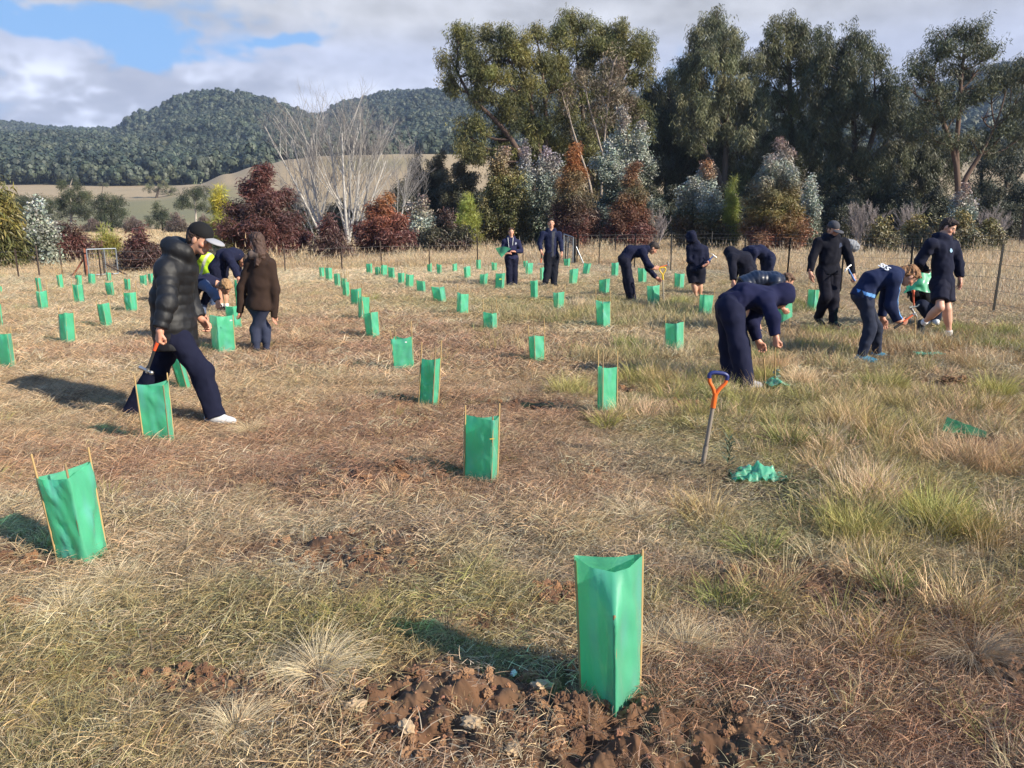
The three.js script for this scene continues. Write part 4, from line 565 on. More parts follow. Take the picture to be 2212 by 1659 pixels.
// ---------------------------------------------------------------- dug soil: clods thrown up beside the planting holes
{
  const clodGeo = (seed, det) => { const g = new THREE.IcosahedronGeometry(1, det), p = g.attributes.position, v = V(); for (let i = 0; i < p.count; i++) { v.fromBufferAttribute(p, i); const k = 0.78 + 0.42 * noise3(v.x * 1.6 + seed, v.y * 1.6, v.z * 1.6) + 0.30 * noise3(v.x * 3.4 + seed, v.y * 3.4, v.z * 3.4) + 0.22 * Math.abs(noise3(v.x * 8 + seed, v.y * 8, v.z * 8)) + 0.1 * noise3(v.x * 19 + seed, v.y * 19, v.z * 19); p.setXYZ(i, v.x * k, v.y * k * 0.8, v.z * k); } g.computeVertexNormals(); g.deleteAttribute('uv'); return g; };
  const geos = [1.3, 5.7, 9.9, 14.2].map((s) => clodGeo(s, 8)), small = [3.3, 8.1].map((s) => clodGeo(s, 2)), r = rng(66), tones = [[0.24, 0.125, 0.06], [0.17, 0.085, 0.045], [0.12, 0.06, 0.032], [0.28, 0.155, 0.08]].map((c) => std(c, 1));
  const names = ['in front, left of the front tree guard', 'at the bottom edge right of the middle', 'at the bottom edge left of the middle', 'left of the middle on open turf', 'behind and left of the middle tree guard', 'in a mound against the left of the middle tree guard', 'left of the leaning tree guard', 'thin and dark on the lower left turf', 'at the left edge beside the left foreground guard', 'at the left edge below the left foreground guard', 'wide and low behind the middle tree guard', 'covered in straw right of the front tree guard', 'in a dark hole left of the shovel', 'in a dark clump on the far right of the field', 'right of the middle tree guard', 'behind the guard left of the shovel', 'upright as a clod left of the front guard top', 'under olive turf left of the front guard', 'at the right edge in the foreground', 'in a small dark clod among green tufts on the right'];
  const crumbs = small.map(() => []);
  SOIL.forEach((q, i) => {
    for (let k = 0; k < Math.round(800 * q.rx * (i < 20 ? 1.2 : 0.4)); k++) { const a = r() * 6.28, f = Math.sqrt(r()) * 1.25, x = q.c.x + Math.cos(a) * f * q.rx, z = q.c.z + Math.sin(a) * f * q.rz, s = 0.004 + 0.016 * r() * r() * r(); crumbs[k % 2].push([x, height(x, z), z, r() * 6.28, r(), s, jit([0.21, 0.115, 0.062], r, 0.45)]); }
    if (i > 19) return;
    const base = q.c.clone(); base.y = height(base.x, base.z);
    const t = thing('soil_heap', base, `red brown dug soil ${names[i]}`, 'soil');
    const n = Math.max(3, Math.round(50 * q.rx + 110 * q.h));
    for (let k = 0; k < n; k++) { const a = r() * 6.28, f = Math.pow(r(), 0.7) * 0.95, x = q.c.x + Math.cos(a) * f * q.rx, z = q.c.z + Math.sin(a) * f * q.rz, s = (0.011 + 0.022 * r() * r() + 0.30 * q.h * r() * r() * r()) * (q.rx < 0.2 ? 1.2 : 1), m = part(t, 'clod', geos[k % 4], tones[k % 4]); m.position.set(x - base.x, height(x, z) - base.y + s * 0.25, z - base.z); m.scale.set(s * (0.9 + 0.6 * r()), s * (0.7 + 0.5 * r()), s); m.rotation.set(r() * 0.6, r() * 6.28, r() * 0.6); }
  });
  small.forEach((g, i) => tag(copies('soil_crumbs', g, std([1, 1, 1], 1), crumbs[i]), i ? 'fine brown soil crumbs scattered around the dug holes' : 'small red brown soil crumbs lying on the dug patches', 'soil', null, 'stuff'));
  const stone = [21.5, 26.2].map((s) => clodGeo(s, 3));
  [[1172, 1503, 0.03, 'pale flat stone on the soil left of the front guard'], [1110, 1460, 0.014, 'small white stone on the front soil heap'], [1020, 1605, 0.03, 'tan stone at the bottom among straw'], [1110, 1648, 0.028, 'tan stone cut by the bottom edge'], [878, 1606, 0.028, 'brown stone left on the lower soil patch'], [770, 1555, 0.03, 'long pale stone at the left end of the front soil']].forEach(([px, py, s, lb], i) => { const P = ground(px, py); P.y = height(P.x, P.z) + s * 0.5; const m = shadows(new THREE.Mesh(stone[i % 2], std(i === 1 ? [0.6, 0.58, 0.54] : [0.42, 0.30, 0.18], 0.95))); m.name = numbered('stone'); m.position.copy(P); m.rotation.y = i * 1.3; m.scale.set(s * 1.5, s * 0.8, s); scene.add(m); tag(m, lb, 'stone'); });
}
// ---------------------------------------------------------------- tree guards: a green film sleeve round three bamboo stakes
const film = new THREE.MeshPhysicalMaterial({ color: rgb(0.15, 0.72, 0.43), roughness: 0.5, transmission: 0.6, thickness: 0, ior: 1.45, clearcoat: 1, clearcoatRoughness: 0.09, side: THREE.DoubleSide, vertexColors: true });
const bamboo = std([0.42, 0.28, 0.12], 0.75), bambooDark = std([0.26, 0.18, 0.09], 0.8);
// film sheet between corner lines; folds are creases across it
function sleeveGeo(seed, bottom, top, rim, nu = 9, nv = 12, amp = 0.006, dips = [], tuck = null) {
  const r = rng(seed), n = bottom.length, p = [], ix = [], c = [], U = n * nu;
  const folds = [...Array(16)].map(() => { const a = r() * 3.14; return [Math.cos(a), Math.sin(a), r() * n, r(), (r() - 0.5) * 2, 0.04 + 0.2 * r()]; });
  for (let j = 0; j <= nv; j++) for (let i = 0; i < U; i++) {
    const t = j / nv, k = Math.floor(i / nu), f = (i % nu) / nu, a = bottom[k], b = bottom[(k + 1) % n], A = top[k], B = top[(k + 1) % n];
    const lo = a.clone().lerp(b, f), hi = A.clone().lerp(B, f); hi.y -= (rim[k] ?? 0.01) * Math.sin(f * 3.1416) + (dips[k] ?? 0) * Math.exp(-(((f - 0.5) / 0.2) ** 2));
    const q = lo.clone().lerp(hi, t), out = V((b.z - a.z), 0, -(b.x - a.x)).normalize(), edge = Math.sin(f * 3.1416);
    let d = 0.012 * edge * noise3(seed + k * 3, t * 2.2, f * 2);
    for (const [cx, cy, u0, v0, s, w] of folds) { const e = (k + f - u0) * cx + (t * 1.6 - v0 * 1.6) * cy; d += amp * s * Math.max(0, 1 - Math.abs(e) / w); }
    d += amp * 0.7 * noise3(f * 7 + seed, t * 9, k * 5.5);
    if (tuck && t > 0.74) q.addScaledVector(tuck, (t - 0.74) / 0.26 * Math.max(0, 1 - Math.abs(k + f - 1) / 0.55)); // film pushed in above the short front stake
    q.addScaledVector(out, d * (0.25 + 0.75 * edge)); p.push(q.x, q.y, q.z);
    const mud = Math.max(0, 1 - t / (0.10 + 0.10 * (0.5 + noise3(f * 5 + seed, k * 3, 1)))) * (0.5 + noise3(f * 16 + seed, t * 22, k)), w = 1 + 0.14 * noise3(f * 2 + k, t * 3, seed), pale = 1 + 1.6 * Math.max(0, noise3(f * 3 + seed, t * 2.5, k * 2)) * 0.35; const mk = clamp(mud * 0.9); c.push(lerp(w * pale, 1.9, mk), lerp(w, 0.35, mk), lerp(w * pale, 0.28, mk));
  }
  for (let j = 0; j < nv; j++) for (let i = 0; i < U; i++) { const a = j * U + i, b = j * U + (i + 1) % U; ix.push(a, b, a + U, b, b + U, a + U); }
  const g = new THREE.BufferGeometry(); g.setAttribute('position', new THREE.Float32BufferAttribute(p, 3)); g.setAttribute('color', new THREE.Float32BufferAttribute(c, 3)); g.setIndex(ix); g.computeVertexNormals(); return g;
}
function stakeGeo(a, b, rad) { const g = limb([a, a.clone().lerp(b, 0.5).add(V(0.002, 0, 0.001)), b], rad, rad * 0.85, 7, 3); const cap = new THREE.SphereGeometry(rad * 0.86, 7, 4); cap.translate(b.x, b.y, b.z); cap.deleteAttribute('uv'); return mergeGeometries([g, cap]); }
// x, top row, row where the grass hides it, width in px; f: where the front corner stands across the width (0..1); lean px at the top; stakes: heights above the sleeve in metres
function guard(x, top, bot, w, label, o = {}) {
  const r = rng(Math.round(x * 7 + bot)), hide = bot > 860 ? 0.03 : bot > 700 ? 0.06 : 0.09, q = ray(x, bot), tt = (EYE - hide) / -q.y, d = -q.z * tt, k = perPx(d);
  const B = V(q.x * tt, 0, -d); B.y = height(B.x, B.z);
  const t = thing('tree_guard', B, label, 'tree guard', 'green plastic tree guards planted across the field');
  const H = at(x, top, d).y - B.y, W = w * k * Math.cos(Math.atan2(B.x, -B.z)), f = o.f ?? 0.25 + 0.5 * r(), lean = (o.lean ?? (r() - 0.5) * 0.22 * w) * k, zl = (r() - 0.5) * 0.04, dp = (o.depth ?? 0.55 + 0.3 * r()) * W, tap = o.taper ?? 0.86 + 0.16 * r();
  const back = o.back ?? false, cz = dp * 0.35;
  const cor = [[-0.5, back ? cz : -cz + (r() - 0.5) * 0.3 * dp], [f - 0.5, back ? -cz : cz + dp * 0.3], [0.5, back ? cz : -cz + (r() - 0.5) * 0.3 * dp]];
  const th = Math.atan2(B.x, -B.z), turned = (x, y, z) => V(Math.cos(th) * x - Math.sin(th) * z, y, Math.sin(th) * x + Math.cos(th) * z); // across and towards the photographer
  const low = cor.map(([u, z]) => turned(u * W * tap - lean * 0.5, -0.03, z)), high = cor.map(([u, z], i) => turned(u * W + lean * 0.5, H + (o.tops?.[i] ?? (r() - 0.5) * 0.05) * 1, z + zl));
  const big = w > 45;
  part(t, 'sleeve', sleeveGeo(Math.round(x + bot), low, high, o.rim ?? [0.012 * r(), 0.012 * r(), 0.02], big ? 12 : 6, big ? 18 : 8, (o.amp ?? (w > 45 ? 0.011 : 0.014)) * (0.7 + 0.6 * r()), o.dips ?? [], o.tuck ? turned(0, 0, -1).multiplyScalar(o.tuck) : null), film);
  (o.stakes ?? [0.05 + 0.16 * r(), 0.04 + 0.2 * r(), 0.04 + 0.2 * r()].slice(0, r() < 0.45 ? 2 : 3)).forEach((h, i) => {
    if (h === null) return; const a = low[i].clone(), b = high[i].clone(), inw = turned(-cor[i][0] * W * 0.06, 0, -cor[i][1] * 0.12); a.add(inw); b.add(inw); a.y = -0.08; b.addScaledVector(b.clone().sub(a).normalize(), h);
    part(t, 'stake', stakeGeo(a, b, o.thick ?? 0.0065), i === 1 ? bambooDark : bamboo);
  });
  if (o.mark) { const m = part(t, 'sticker', new THREE.BoxGeometry(o.mark[2], o.mark[3], 0.002), std(o.mark[4], 0.5)); m.position.copy(at(o.mark[0], o.mark[1], d - (o.mark[5] ?? 0.1)).sub(B)); m.rotation.z = 0.08; }
  return t;
}
const G = 'green plastic tree guard ';
guard(1313, 1214, 1500, 172, G + 'nearest of all, tall sleeve with pale folded top edge', { f: 0.59, lean: -14, taper: 0.9, depth: 0.75, rim: [0, 0, 0.01], tops: [-0.012, -0.03, 0.0], stakes: [-0.02, -0.125, 0.015], amp: 0.007, tuck: 0.09, dips: [0, 0.0] });
guard(172, 1021, 1200, 138, G + 'in the left foreground with three tall stakes', { f: 0.55, lean: -18, taper: 0.92, depth: 0.6, tops: [-0.015, -0.002, 0.03], stakes: [0.12, 0.07, 0.07], rim: [0.01, 0, 0.01], amp: 0.012 });
guard(1040, 898, 1032, 83, G + 'standing alone in the middle with a yellow mark', { f: 0.8, lean: 6, depth: 0.5, tops: [0, -0.01, -0.005], stakes: [0.06, 0.02, 0.075], mark: [1063, 948, 0.03, 0.006, [0.75, 0.5, 0.08], 0.085] });
guard(342, 831, 951, 79, G + 'in front of the striding legs of the man in black', { f: 0.84, lean: -3, depth: 0.4, stakes: [0.06, 0.0, 0.05] });
guard(928, 774, 873, 47, G + 'leaning right with three tall stakes above the middle soil', { f: 0.7, lean: 10, stakes: [0.15, 0.13, 0.16], tops: [0, 0, 0], depth: 0.5 });
guard(871, 727, 789, 49, G + 'with gaping open top, just behind the leaning one', { f: 0.2, lean: -4, back: true, stakes: [0.1, 0.1, 0.17], rim: [0.03, 0.03, 0.02], mark: [877, 739, 0.022, 0.014, [0.8, 0.8, 0.8], 0.2] });
guard(1311, 793, 889, 46, G + 'half sunk in green grass left of the shovel handle', { f: 0.25, lean: -2, stakes: [0.13, 0.15, 0.14], taper: 1 });
guard(805, 677, 725, 34, G + 'in the long row, next behind the open topped one'); guard(787, 641, 684, 27, G + 'third in the long row behind the open topped one'); guard(770, 622, 655, 25, G + 'fourth in the long row behind the open topped one'); guard(748, 608, 637, 16, G + 'fifth in the long row from the open topped one'); guard(743, 600, 622, 13, G + 'tucked close behind the fifth guard of the long row'); guard(729, 591, 615, 14, G + 'near the far end of the long row with a shining face'); guard(711, 579, 603, 16, G + 'second from the far left end of the long row'); guard(696, 578, 597, 12, G + 'farthest of the long row, below the orange red tree');
guard(798, 569, 590, 14, G + 'farthest of the second row, below the orange red tree'); guard(816, 576, 594, 12, G + 'glinting, second from the far end of the second row'); guard(830, 573, 594, 15, G + 'third from the far end of the second row'); guard(846, 577, 598, 15, G + 'fourth from the far end of the second row'); guard(867, 590, 609, 16, G + 'fifth from the far end of the second row'); guard(885, 592, 619, 18, G + 'sixth from the far end of the second row'); guard(910, 606, 631, 20, G + 'seventh from the far end of the second row, two stakes high'); guard(949, 621, 650, 30, G + 'leaning left in the second row beside pale green turf', { lean: -6 }); guard(1000, 634, 676, 27, G + 'in the second row with a dark fold down the middle', { stakes: [0.12, 0.02, 0.1] }); guard(1059, 674, 710, 32, G + 'in the second row with stakes far above its sagging sleeve', { stakes: [0.2, 0.16, 0.22] }); guard(1160, 724, 773, 37, G + 'sunk in brown grass, nearest of the second row', { stakes: [0.14, 0.2, 0.22] });
guard(928, 570, 584, 11, G + 'leftmost of the row of small guards at the far fence'); guard(949, 571, 587, 12, G + 'second in the row of small guards at the far fence'); guard(983, 569, 584, 11, G + 'third in the row of small guards at the far fence'); guard(1010, 576, 598, 16, G + 'larger one just below the far row of small guards'); guard(1034, 560, 579, 11, G + 'narrow one at the far fence left of the boy with plastic'); guard(1068, 567, 583, 13, G + 'at the left knee height of the boy with plastic, farther back'); guard(1045, 591, 612, 19, G + 'with wide open top left of the boy with plastic'); guard(1080, 590, 620, 22, G + 'with a yellow patch beside the feet of the boy with plastic', { mark: [1081, 603, 0.06, 0.03, [0.5, 0.6, 0.1], 0.12] });
guard(1135, 563, 576, 10, G + 'farthest of two between the standing boys'); guard(1143, 568, 590, 17, G + 'nearer of two between the standing boys'); guard(1172, 577, 601, 11, G + 'behind the right leg of the tall standing boy'); guard(1154, 606, 641, 18, G + 'narrow and shining in front of the tall standing boy', { stakes: [0.12, null, 0.1] }); guard(1207, 633, 666, 27, G + 'with three tall stakes in front of the tall standing boy', { stakes: [0.15, 0.16, 0.14] }); guard(1239, 582, 609, 21, G + 'right of the tall standing boy, below the mesh gate'); guard(1225, 558, 573, 15, G + 'at the foot of the mesh gate'); guard(1267, 568, 588, 17, G + 'lying tilted with a white glint right of the mesh gate', { lean: 5 }); guard(1328, 567, 593, 16, G + 'left of the boy bending with the claw hammer'); guard(1387, 580, 607, 20, G + 'under the arm of the boy bending with the claw hammer'); guard(1467, 592, 622, 24, G + 'between the bending boy and the hooded boy in shorts'); guard(1305, 603, 629, 25, G + 'halfway between the tall boy and the bending boy'); guard(1411, 615, 658, 30, G + 'being staked by the boy bending with the claw hammer', { stakes: [0.02, 0.02, 0.02] }); guard(1524, 636, 674, 32, G + 'at the feet of the hooded boy in shorts', { stakes: [0.14, 0.02, 0.15], lean: 3 }); guard(1303, 652, 702, 34, G + 'below the halfway guard, in straw and green turf', { lean: -3 }); guard(1456, 697, 751, 44, G + 'broad, standing in tall grass left of the bending group', { stakes: [0.1, 0.02, 0.09], f: 0.6 }); guard(1754, 624, 668, 26, G + 'pale green, left of the man in the grey cap');
guard(16, 719, 791, 41, G + 'large, cut by the left edge', { f: 0.75, stakes: [0.02, 0.06, 0.07] }); guard(148, 675, 735, 36, G + 'largest in the left field behind the edge guard', { stakes: [0.1, 0.02, 0.04] }); guard(229, 657, 697, 30, G + 'second largest in the left field, right of the largest', { stakes: [0.05, 0.02, 0.1] }); guard(284, 631, 668, 31, G + 'with crumpled sleeve just left of the man in black'); guard(94, 629, 664, 27, G + 'squarish one left of the crumpled one in the left field'); guard(171, 614, 650, 25, G + 'tall one midway in the left field, shaded right side'); guard(239, 610, 637, 20, G + 'with three stakes above the crumpled one in the left field'); guard(276, 603, 625, 16, G + 'with pale rim near the sleeve of the man in black'); guard(85, 599, 627, 13, G + 'narrow one, leftmost of the back row in the left field'); guard(132, 593, 620, 14, G + 'narrow one, second of the back row in the left field'); guard(171, 595, 613, 16, G + 'third of the back row in the left field'); guard(199, 591, 609, 17, G + 'wide one below the small gate'); guard(236, 587, 603, 11, G + 'farthest of the left field, right of the small gate'); guard(310, 595, 616, 17, G + 'beside the arm of the man in black, darker'); guard(327, 589, 612, 12, G + 'partly hidden by the arm of the man in black'); guard(2, 618, 632, 8, G + 'sliver at the left edge, farther'); guard(2, 656, 698, 10, G + 'sliver at the left edge, nearer');
guard(393, 769, 830, 31, G + 'leaning between the legs of the man in black', { lean: -16 }); guard(484, 680, 754, 55, G + 'with white sticker worked on by the blond boy', { f: 0.3, lean: 0, stakes: [0.06, null, 0.0], mark: [499, 692, 0.03, 0.016, [0.8, 0.8, 0.8], 0.22] }); guard(506, 660, 700, 34, G + 'behind the one worked on by the blond boy'); guard(515, 605, 656, 13, G + 'narrow, held by the dark bending person left of the girl'); guard(594, 593, 613, 6, G + 'showing right of the brown coat');

// ---------------------------------------------------------------- loose sleeves on the ground
function sheet(name, B, label, cat, fn, nu = 26, nv = 14, mat = film) {
  const p = [], ix = [], c = []; for (let j = 0; j <= nv; j++) for (let i = 0; i <= nu; i++) { const q = fn(i / nu, j / nv); p.push(q.x, q.y, q.z); const w = 1 + 0.15 * noise3(i * 0.4, j * 0.4, B.x); c.push(w, w, w); }
  for (let j = 0; j < nv; j++) for (let i = 0; i < nu; i++) { const a = j * (nu + 1) + i; ix.push(a, a + 1, a + nu + 1, a + 1, a + nu + 2, a + nu + 1); }
  const m = shadows(new THREE.Mesh(geoOf(p, ix, c), mat)); m.name = numbered(name); m.position.copy(B); scene.add(m); return tag(m, label, cat);
}
{
  const onGround = (px, py) => { const P = ground(px, py); P.y = height(P.x, P.z); return P; };
  let B = onGround(1635, 1032);
  sheet('plastic_sleeve', B, 'crumpled green plastic sleeve heaped in grass right of the shovel', 'plastic sleeve', (u, v) => { const x = (u - 0.5) * 0.36, z = (v - 0.5) * 0.22, pk = Math.max(0, 1 - Math.hypot((u - 0.52) * 2.2, (v - 0.5) * 2)) * 0.11 * (0.8 + 0.7 * noise3(u * 6, v * 4, 11)); return V(x + 0.01 * noise3(u * 5, v * 5, 1), 0.015 + pk + 0.07 * Math.abs(noise3(u * 7 + 2, v * 4, 3)) * (1 - pk * 4), z + 0.015 * noise3(u * 6, v * 6, 8)); });
  B = onGround(2085, 948);
  const lift = (u, v) => { const P = at(lerp(2046, 2131, u) - 12 * v * (1 - u), lerp(901, 932, u) + lerp(30, 12, u) * v, -B.z - 0.1 + 0.1 * v).sub(B); P.z += 0.03 * Math.sin(u * 9) * v + 0.01 * noise3(u * 8, v * 4, 5); P.y += 0.008 * noise3(u * 6 + 1, v * 5, 2); return P; };
  sheet('plastic_sleeve', B, 'flat green plastic sleeve propped up by a grass tussock on the far right', 'plastic sleeve', lift);
  B = onGround(1692, 836); const dd = -B.z;
  sheet('plastic_sleeve', B, 'green plastic sleeve lying flat under the hands of the hooded bending boy', 'plastic sleeve', (u, v) => V((u - 0.5) * 74 * perPx(dd), 0.05 + 0.06 * Math.exp(-(((u - 0.3) / 0.2) ** 2)) * (1 - v * 0.3) + 0.03 * noise3(u * 8, v * 5, 4), (v - 0.5) * 0.24 * (1 - 0.7 * sstep(0.5, 0.75, u) + 0.5 * sstep(0.8, 1, u))));
  B = onGround(2004, 778);
  sheet('plastic_sleeve', B, 'small green plastic sleeve lying in grass below the striding boy', 'plastic sleeve', (u, v) => V((u - 0.5) * 0.36, 0.06 + 0.03 * noise3(u * 7, v * 4, 9), (v - 0.5) * 0.16));
}
// young plants standing where guards will go
{
  const leaf = std([0.06, 0.09, 0.045], 0.6, { side: THREE.DoubleSide }), leafPale = std([0.30, 0.36, 0.28], 0.6, { side: THREE.DoubleSide }), stem = std([0.12, 0.10, 0.05], 0.9);
  for (const [px, py, h, n, mat, L, w, lb] of [[1571, 1028, 0.26, 34, leaf, 0.075, 0.007, 'dark narrow leaved seedling between the shovel and the crumpled plastic'], [1676, 832, 0.2, 12, leafPale, 0.06, 0.035, 'pale round leaved seedling between the stakes of the hooded boy'], [1287, 1488, 0.16, 18, leaf, 0.06, 0.012, 'small seedling standing inside the nearest tree guard']]) {
    const P = ground(px, py); if (px === 1287) P.z -= 0.1; P.y = height(P.x, P.z); const t = thing('seedling', P, lb, 'seedling'), r = rng(px); part(t, 'stem', limb([V(0, -0.02, 0), V(0.01, h * 0.5, 0), V(0, h, 0)], 0.003, 0.0015, 5, 2), stem);
    for (let i = 0; i < n; i++) { const y = h * (0.25 + 0.75 * i / n), a = i * 2.4, e = 0.2 + 0.9 * r(), d = V(Math.cos(a) * Math.cos(e), Math.sin(e), Math.sin(a) * Math.cos(e)), s = V(-Math.sin(a), 0, Math.cos(a)), q = V(0, y, 0), m = q.clone().addScaledVector(d, L * 0.5), e2 = q.clone().addScaledVector(d, L); part(t, 'leaf', geoOf([q.x, q.y, q.z, m.x + s.x * w, m.y, m.z + s.z * w, m.x - s.x * w, m.y, m.z - s.z * w, e2.x, e2.y, e2.z], [0, 1, 3, 0, 3, 2]), mat); }
  }
}

// ---------------------------------------------------------------- fences and gates
{
  const steel = std([0.018, 0.017, 0.016], 0.6, { metalness: 0.4 }), wireM = std([0.16, 0.155, 0.15], 0.5, { metalness: 0.7 }), galv = std([0.30, 0.33, 0.36], 0.4, { metalness: 0.75 }), rust = std([0.22, 0.075, 0.045], 0.85), brownSteel = std([0.06, 0.04, 0.03], 0.8);
  const postGeo = (h) => { const a = new THREE.BoxGeometry(0.042, h, 0.005), b = new THREE.BoxGeometry(0.005, h, 0.034); a.translate(0, h / 2, 0); b.translate(0, h / 2, 0.0195); return mergeGeometries([a, b]); };
  function fence(label, posts, h, wires, o = {}) {
    const P = posts.map(([px, d]) => { const v = at(px, 474, d); v.y = height(v.x, v.z); return v; }), t = thing('wire_fence', P[0], label, 'fence');
    P.forEach((v, i) => { const m = part(t, 'post', postGeo((posts[i][2] ?? h) + 0.1), o.mat ?? steel); m.position.copy(v).sub(P[0]); m.position.y -= 0.1; m.rotation.y = 0.5 + i; m.rotation.z = 0.02 * Math.sin(i * 3); });
    for (const w of wires) for (let i = 0; i < P.length - 1; i++) { const a = P[i].clone().sub(P[0]), b = P[i + 1].clone().sub(P[0]); a.y += w; b.y += w; const m = a.clone().lerp(b, 0.5); m.y -= 0.015; part(t, 'wire', limb([a, m, b], o.wr ?? 0.003, o.wr ?? 0.003, 4, 2), wireM); }
    if (o.net) { const l = []; for (let i = 0; i < P.length - 1; i++) { const n = Math.round(P[i].distanceTo(P[i + 1]) / 0.16); for (let k = 0; k < n; k++) { const a = P[i].clone().lerp(P[i + 1], k / n).sub(P[0]); l.push(limb([a.clone().add(V(0, 0.05, 0)), a.clone().add(V(0, o.net, 0))], 0.002, 0.002, 3, 1)); } } const m = part(t, 'netting', mergeGeometries(l), wireM); m.userData.kind = 'stuff'; }
    return t;
  }
  fence('black star picket wire fence running from the mesh gate to the right edge', [[1248, 30.4], [1295, 29.4], [1374, 27.8], [1453, 26], [1529, 23.8], [1614, 21.9], [1709, 20.2], [1827, 18.2], [1980, 16.3], [2172, 14.2], [2330, 12.8]], 1.27, [0.18, 0.42, 0.66, 0.9, 1.15]);
  fence('netting fence with thin posts behind the rear row of guards right of the mesh gate', [[1250, 31.6], [1330, 33, 1.2], [1452, 34.5, 1.2], [1540, 34.5, 1.2], [1680, 34], [1830, 33], [2020, 32], [2230, 31]], 1.1, [0.2, 0.45, 0.7, 0.95, 1.1], { net: 0.95, wr: 0.0035 });
  fence('low wire fence half hidden by tall grass behind the far guards', [[205, 23], [345, 24], [480, 25], [609, 25.6], [735, 26.6], [821, 27.4, 0.95], [925, 28.2], [1030, 29, 1.0], [1130, 29.6], [1222, 30.2]], 0.85, [0.3, 0.55, 0.78], { mat: brownSteel });
  fence('low wire fence with brown posts left of the small gate', [[-90, 21.8], [23, 22.6, 0.85], [69, 22.8, 0.95], [120, 23], [172, 23.1]], 0.85, [0.3, 0.55, 0.78], { mat: brownSteel });
  // small gate on the left: rusty strainer post with its stay, galvanised gate standing half open
  const tube = (a, b, r) => limb([a, b], r, r, 8, 1);
  {
    const B = at(174, 474, 23.2); B.y = height(B.x, B.z); const t = thing('strainer_post', B, 'rusty red strainer post with sloping stay beside the small gate', 'post');
    part(t, 'post', tube(V(0, -0.1, 0), V(0, 0.86, 0), 0.045), rust); part(t, 'stay', tube(V(-0.42, 0, 0.1), V(-0.01, 0.6, 0), 0.028), rust);
    const B2 = at(214, 474, 23.4); B2.y = height(B2.x, B2.z); const t2 = thing('strainer_post', B2, 'brown steel post with long sloping stay right of the small gate', 'post'); part(t2, 'post', tube(V(0, -0.1, 0), V(0, 0.75, 0), 0.035), brownSteel); part(t2, 'stay', tube(V(0, 0.42, 0), V(0.75, 0.02, 0), 0.025), brownSteel);
    const B3 = at(179, 474, 23); B3.y = height(B3.x, B3.z) + 0.08; const g = thing('farm_gate', B3, 'small galvanised gate with wire mesh standing half open at the left fence', 'gate'); g.rotation.y = 0.9;
    part(g, 'frame', mergeGeometries([tube(V(0, 0, 0), V(0, 0.75, 0), 0.02), tube(V(0.85, 0, 0), V(0.85, 0.75, 0), 0.02), tube(V(0, 0.75, 0), V(0.85, 0.75, 0), 0.02), tube(V(0, 0, 0), V(0.85, 0, 0), 0.02), tube(V(0.5, 0, 0), V(0.5, 0.75, 0), 0.018)]), galv);
    const w = []; for (let i = 1; i < 9; i++) w.push(tube(V(0.1 * i - 0.05, 0, 0), V(0.1 * i - 0.05, 0.75, 0), 0.004)); for (let i = 1; i < 6; i++) w.push(tube(V(0, 0.125 * i, 0), V(0.85, 0.125 * i, 0), 0.004)); part(g, 'mesh', mergeGeometries(w), wireM);
  }
  {
    const B = at(1243, 474, 30); B.y = height(B.x, B.z); const t = thing('strainer_post', B, 'dark strainer post with pale sloping stay right of the mesh gate', 'post'); part(t, 'post', tube(V(0, -0.1, 0), V(0, 1.0, 0), 0.06), steel); part(t, 'stay', tube(V(0.02, 0.75, 0), V(0.34, 0.03, 0.12), 0.025), galv);
    const B2 = at(1239, 474, 29.8); B2.y = height(B2.x, B2.z) + 0.1; const g = thing('farm_gate', B2, 'galvanised mesh gate swung open right of the tall standing boy', 'gate'); g.rotation.y = 2.0; g.rotation.z = 0;
    part(g, 'frame', mergeGeometries([tube(V(0, 0, 0), V(0, 0.95, 0), 0.022), tube(V(0.75, 0, 0), V(0.75, 1.05, 0), 0.022), tube(V(0, 0.95, 0), V(0.75, 1.05, 0), 0.02), tube(V(0, 0, 0), V(0.75, 0, 0), 0.02), tube(V(0.4, 0, 0), V(0.4, 1.0, 0), 0.02)]), galv);
    const w = []; for (let i = 1; i < 10; i++) w.push(tube(V(0.075 * i, 0, 0), V(0.075 * i, 0.96, 0), 0.004)); for (let i = 1; i < 9; i++) w.push(tube(V(0, 0.11 * i, 0), V(0.75, 0.115 * i, 0), 0.004)); part(g, 'mesh', mergeGeometries(w), galv);
  }
}
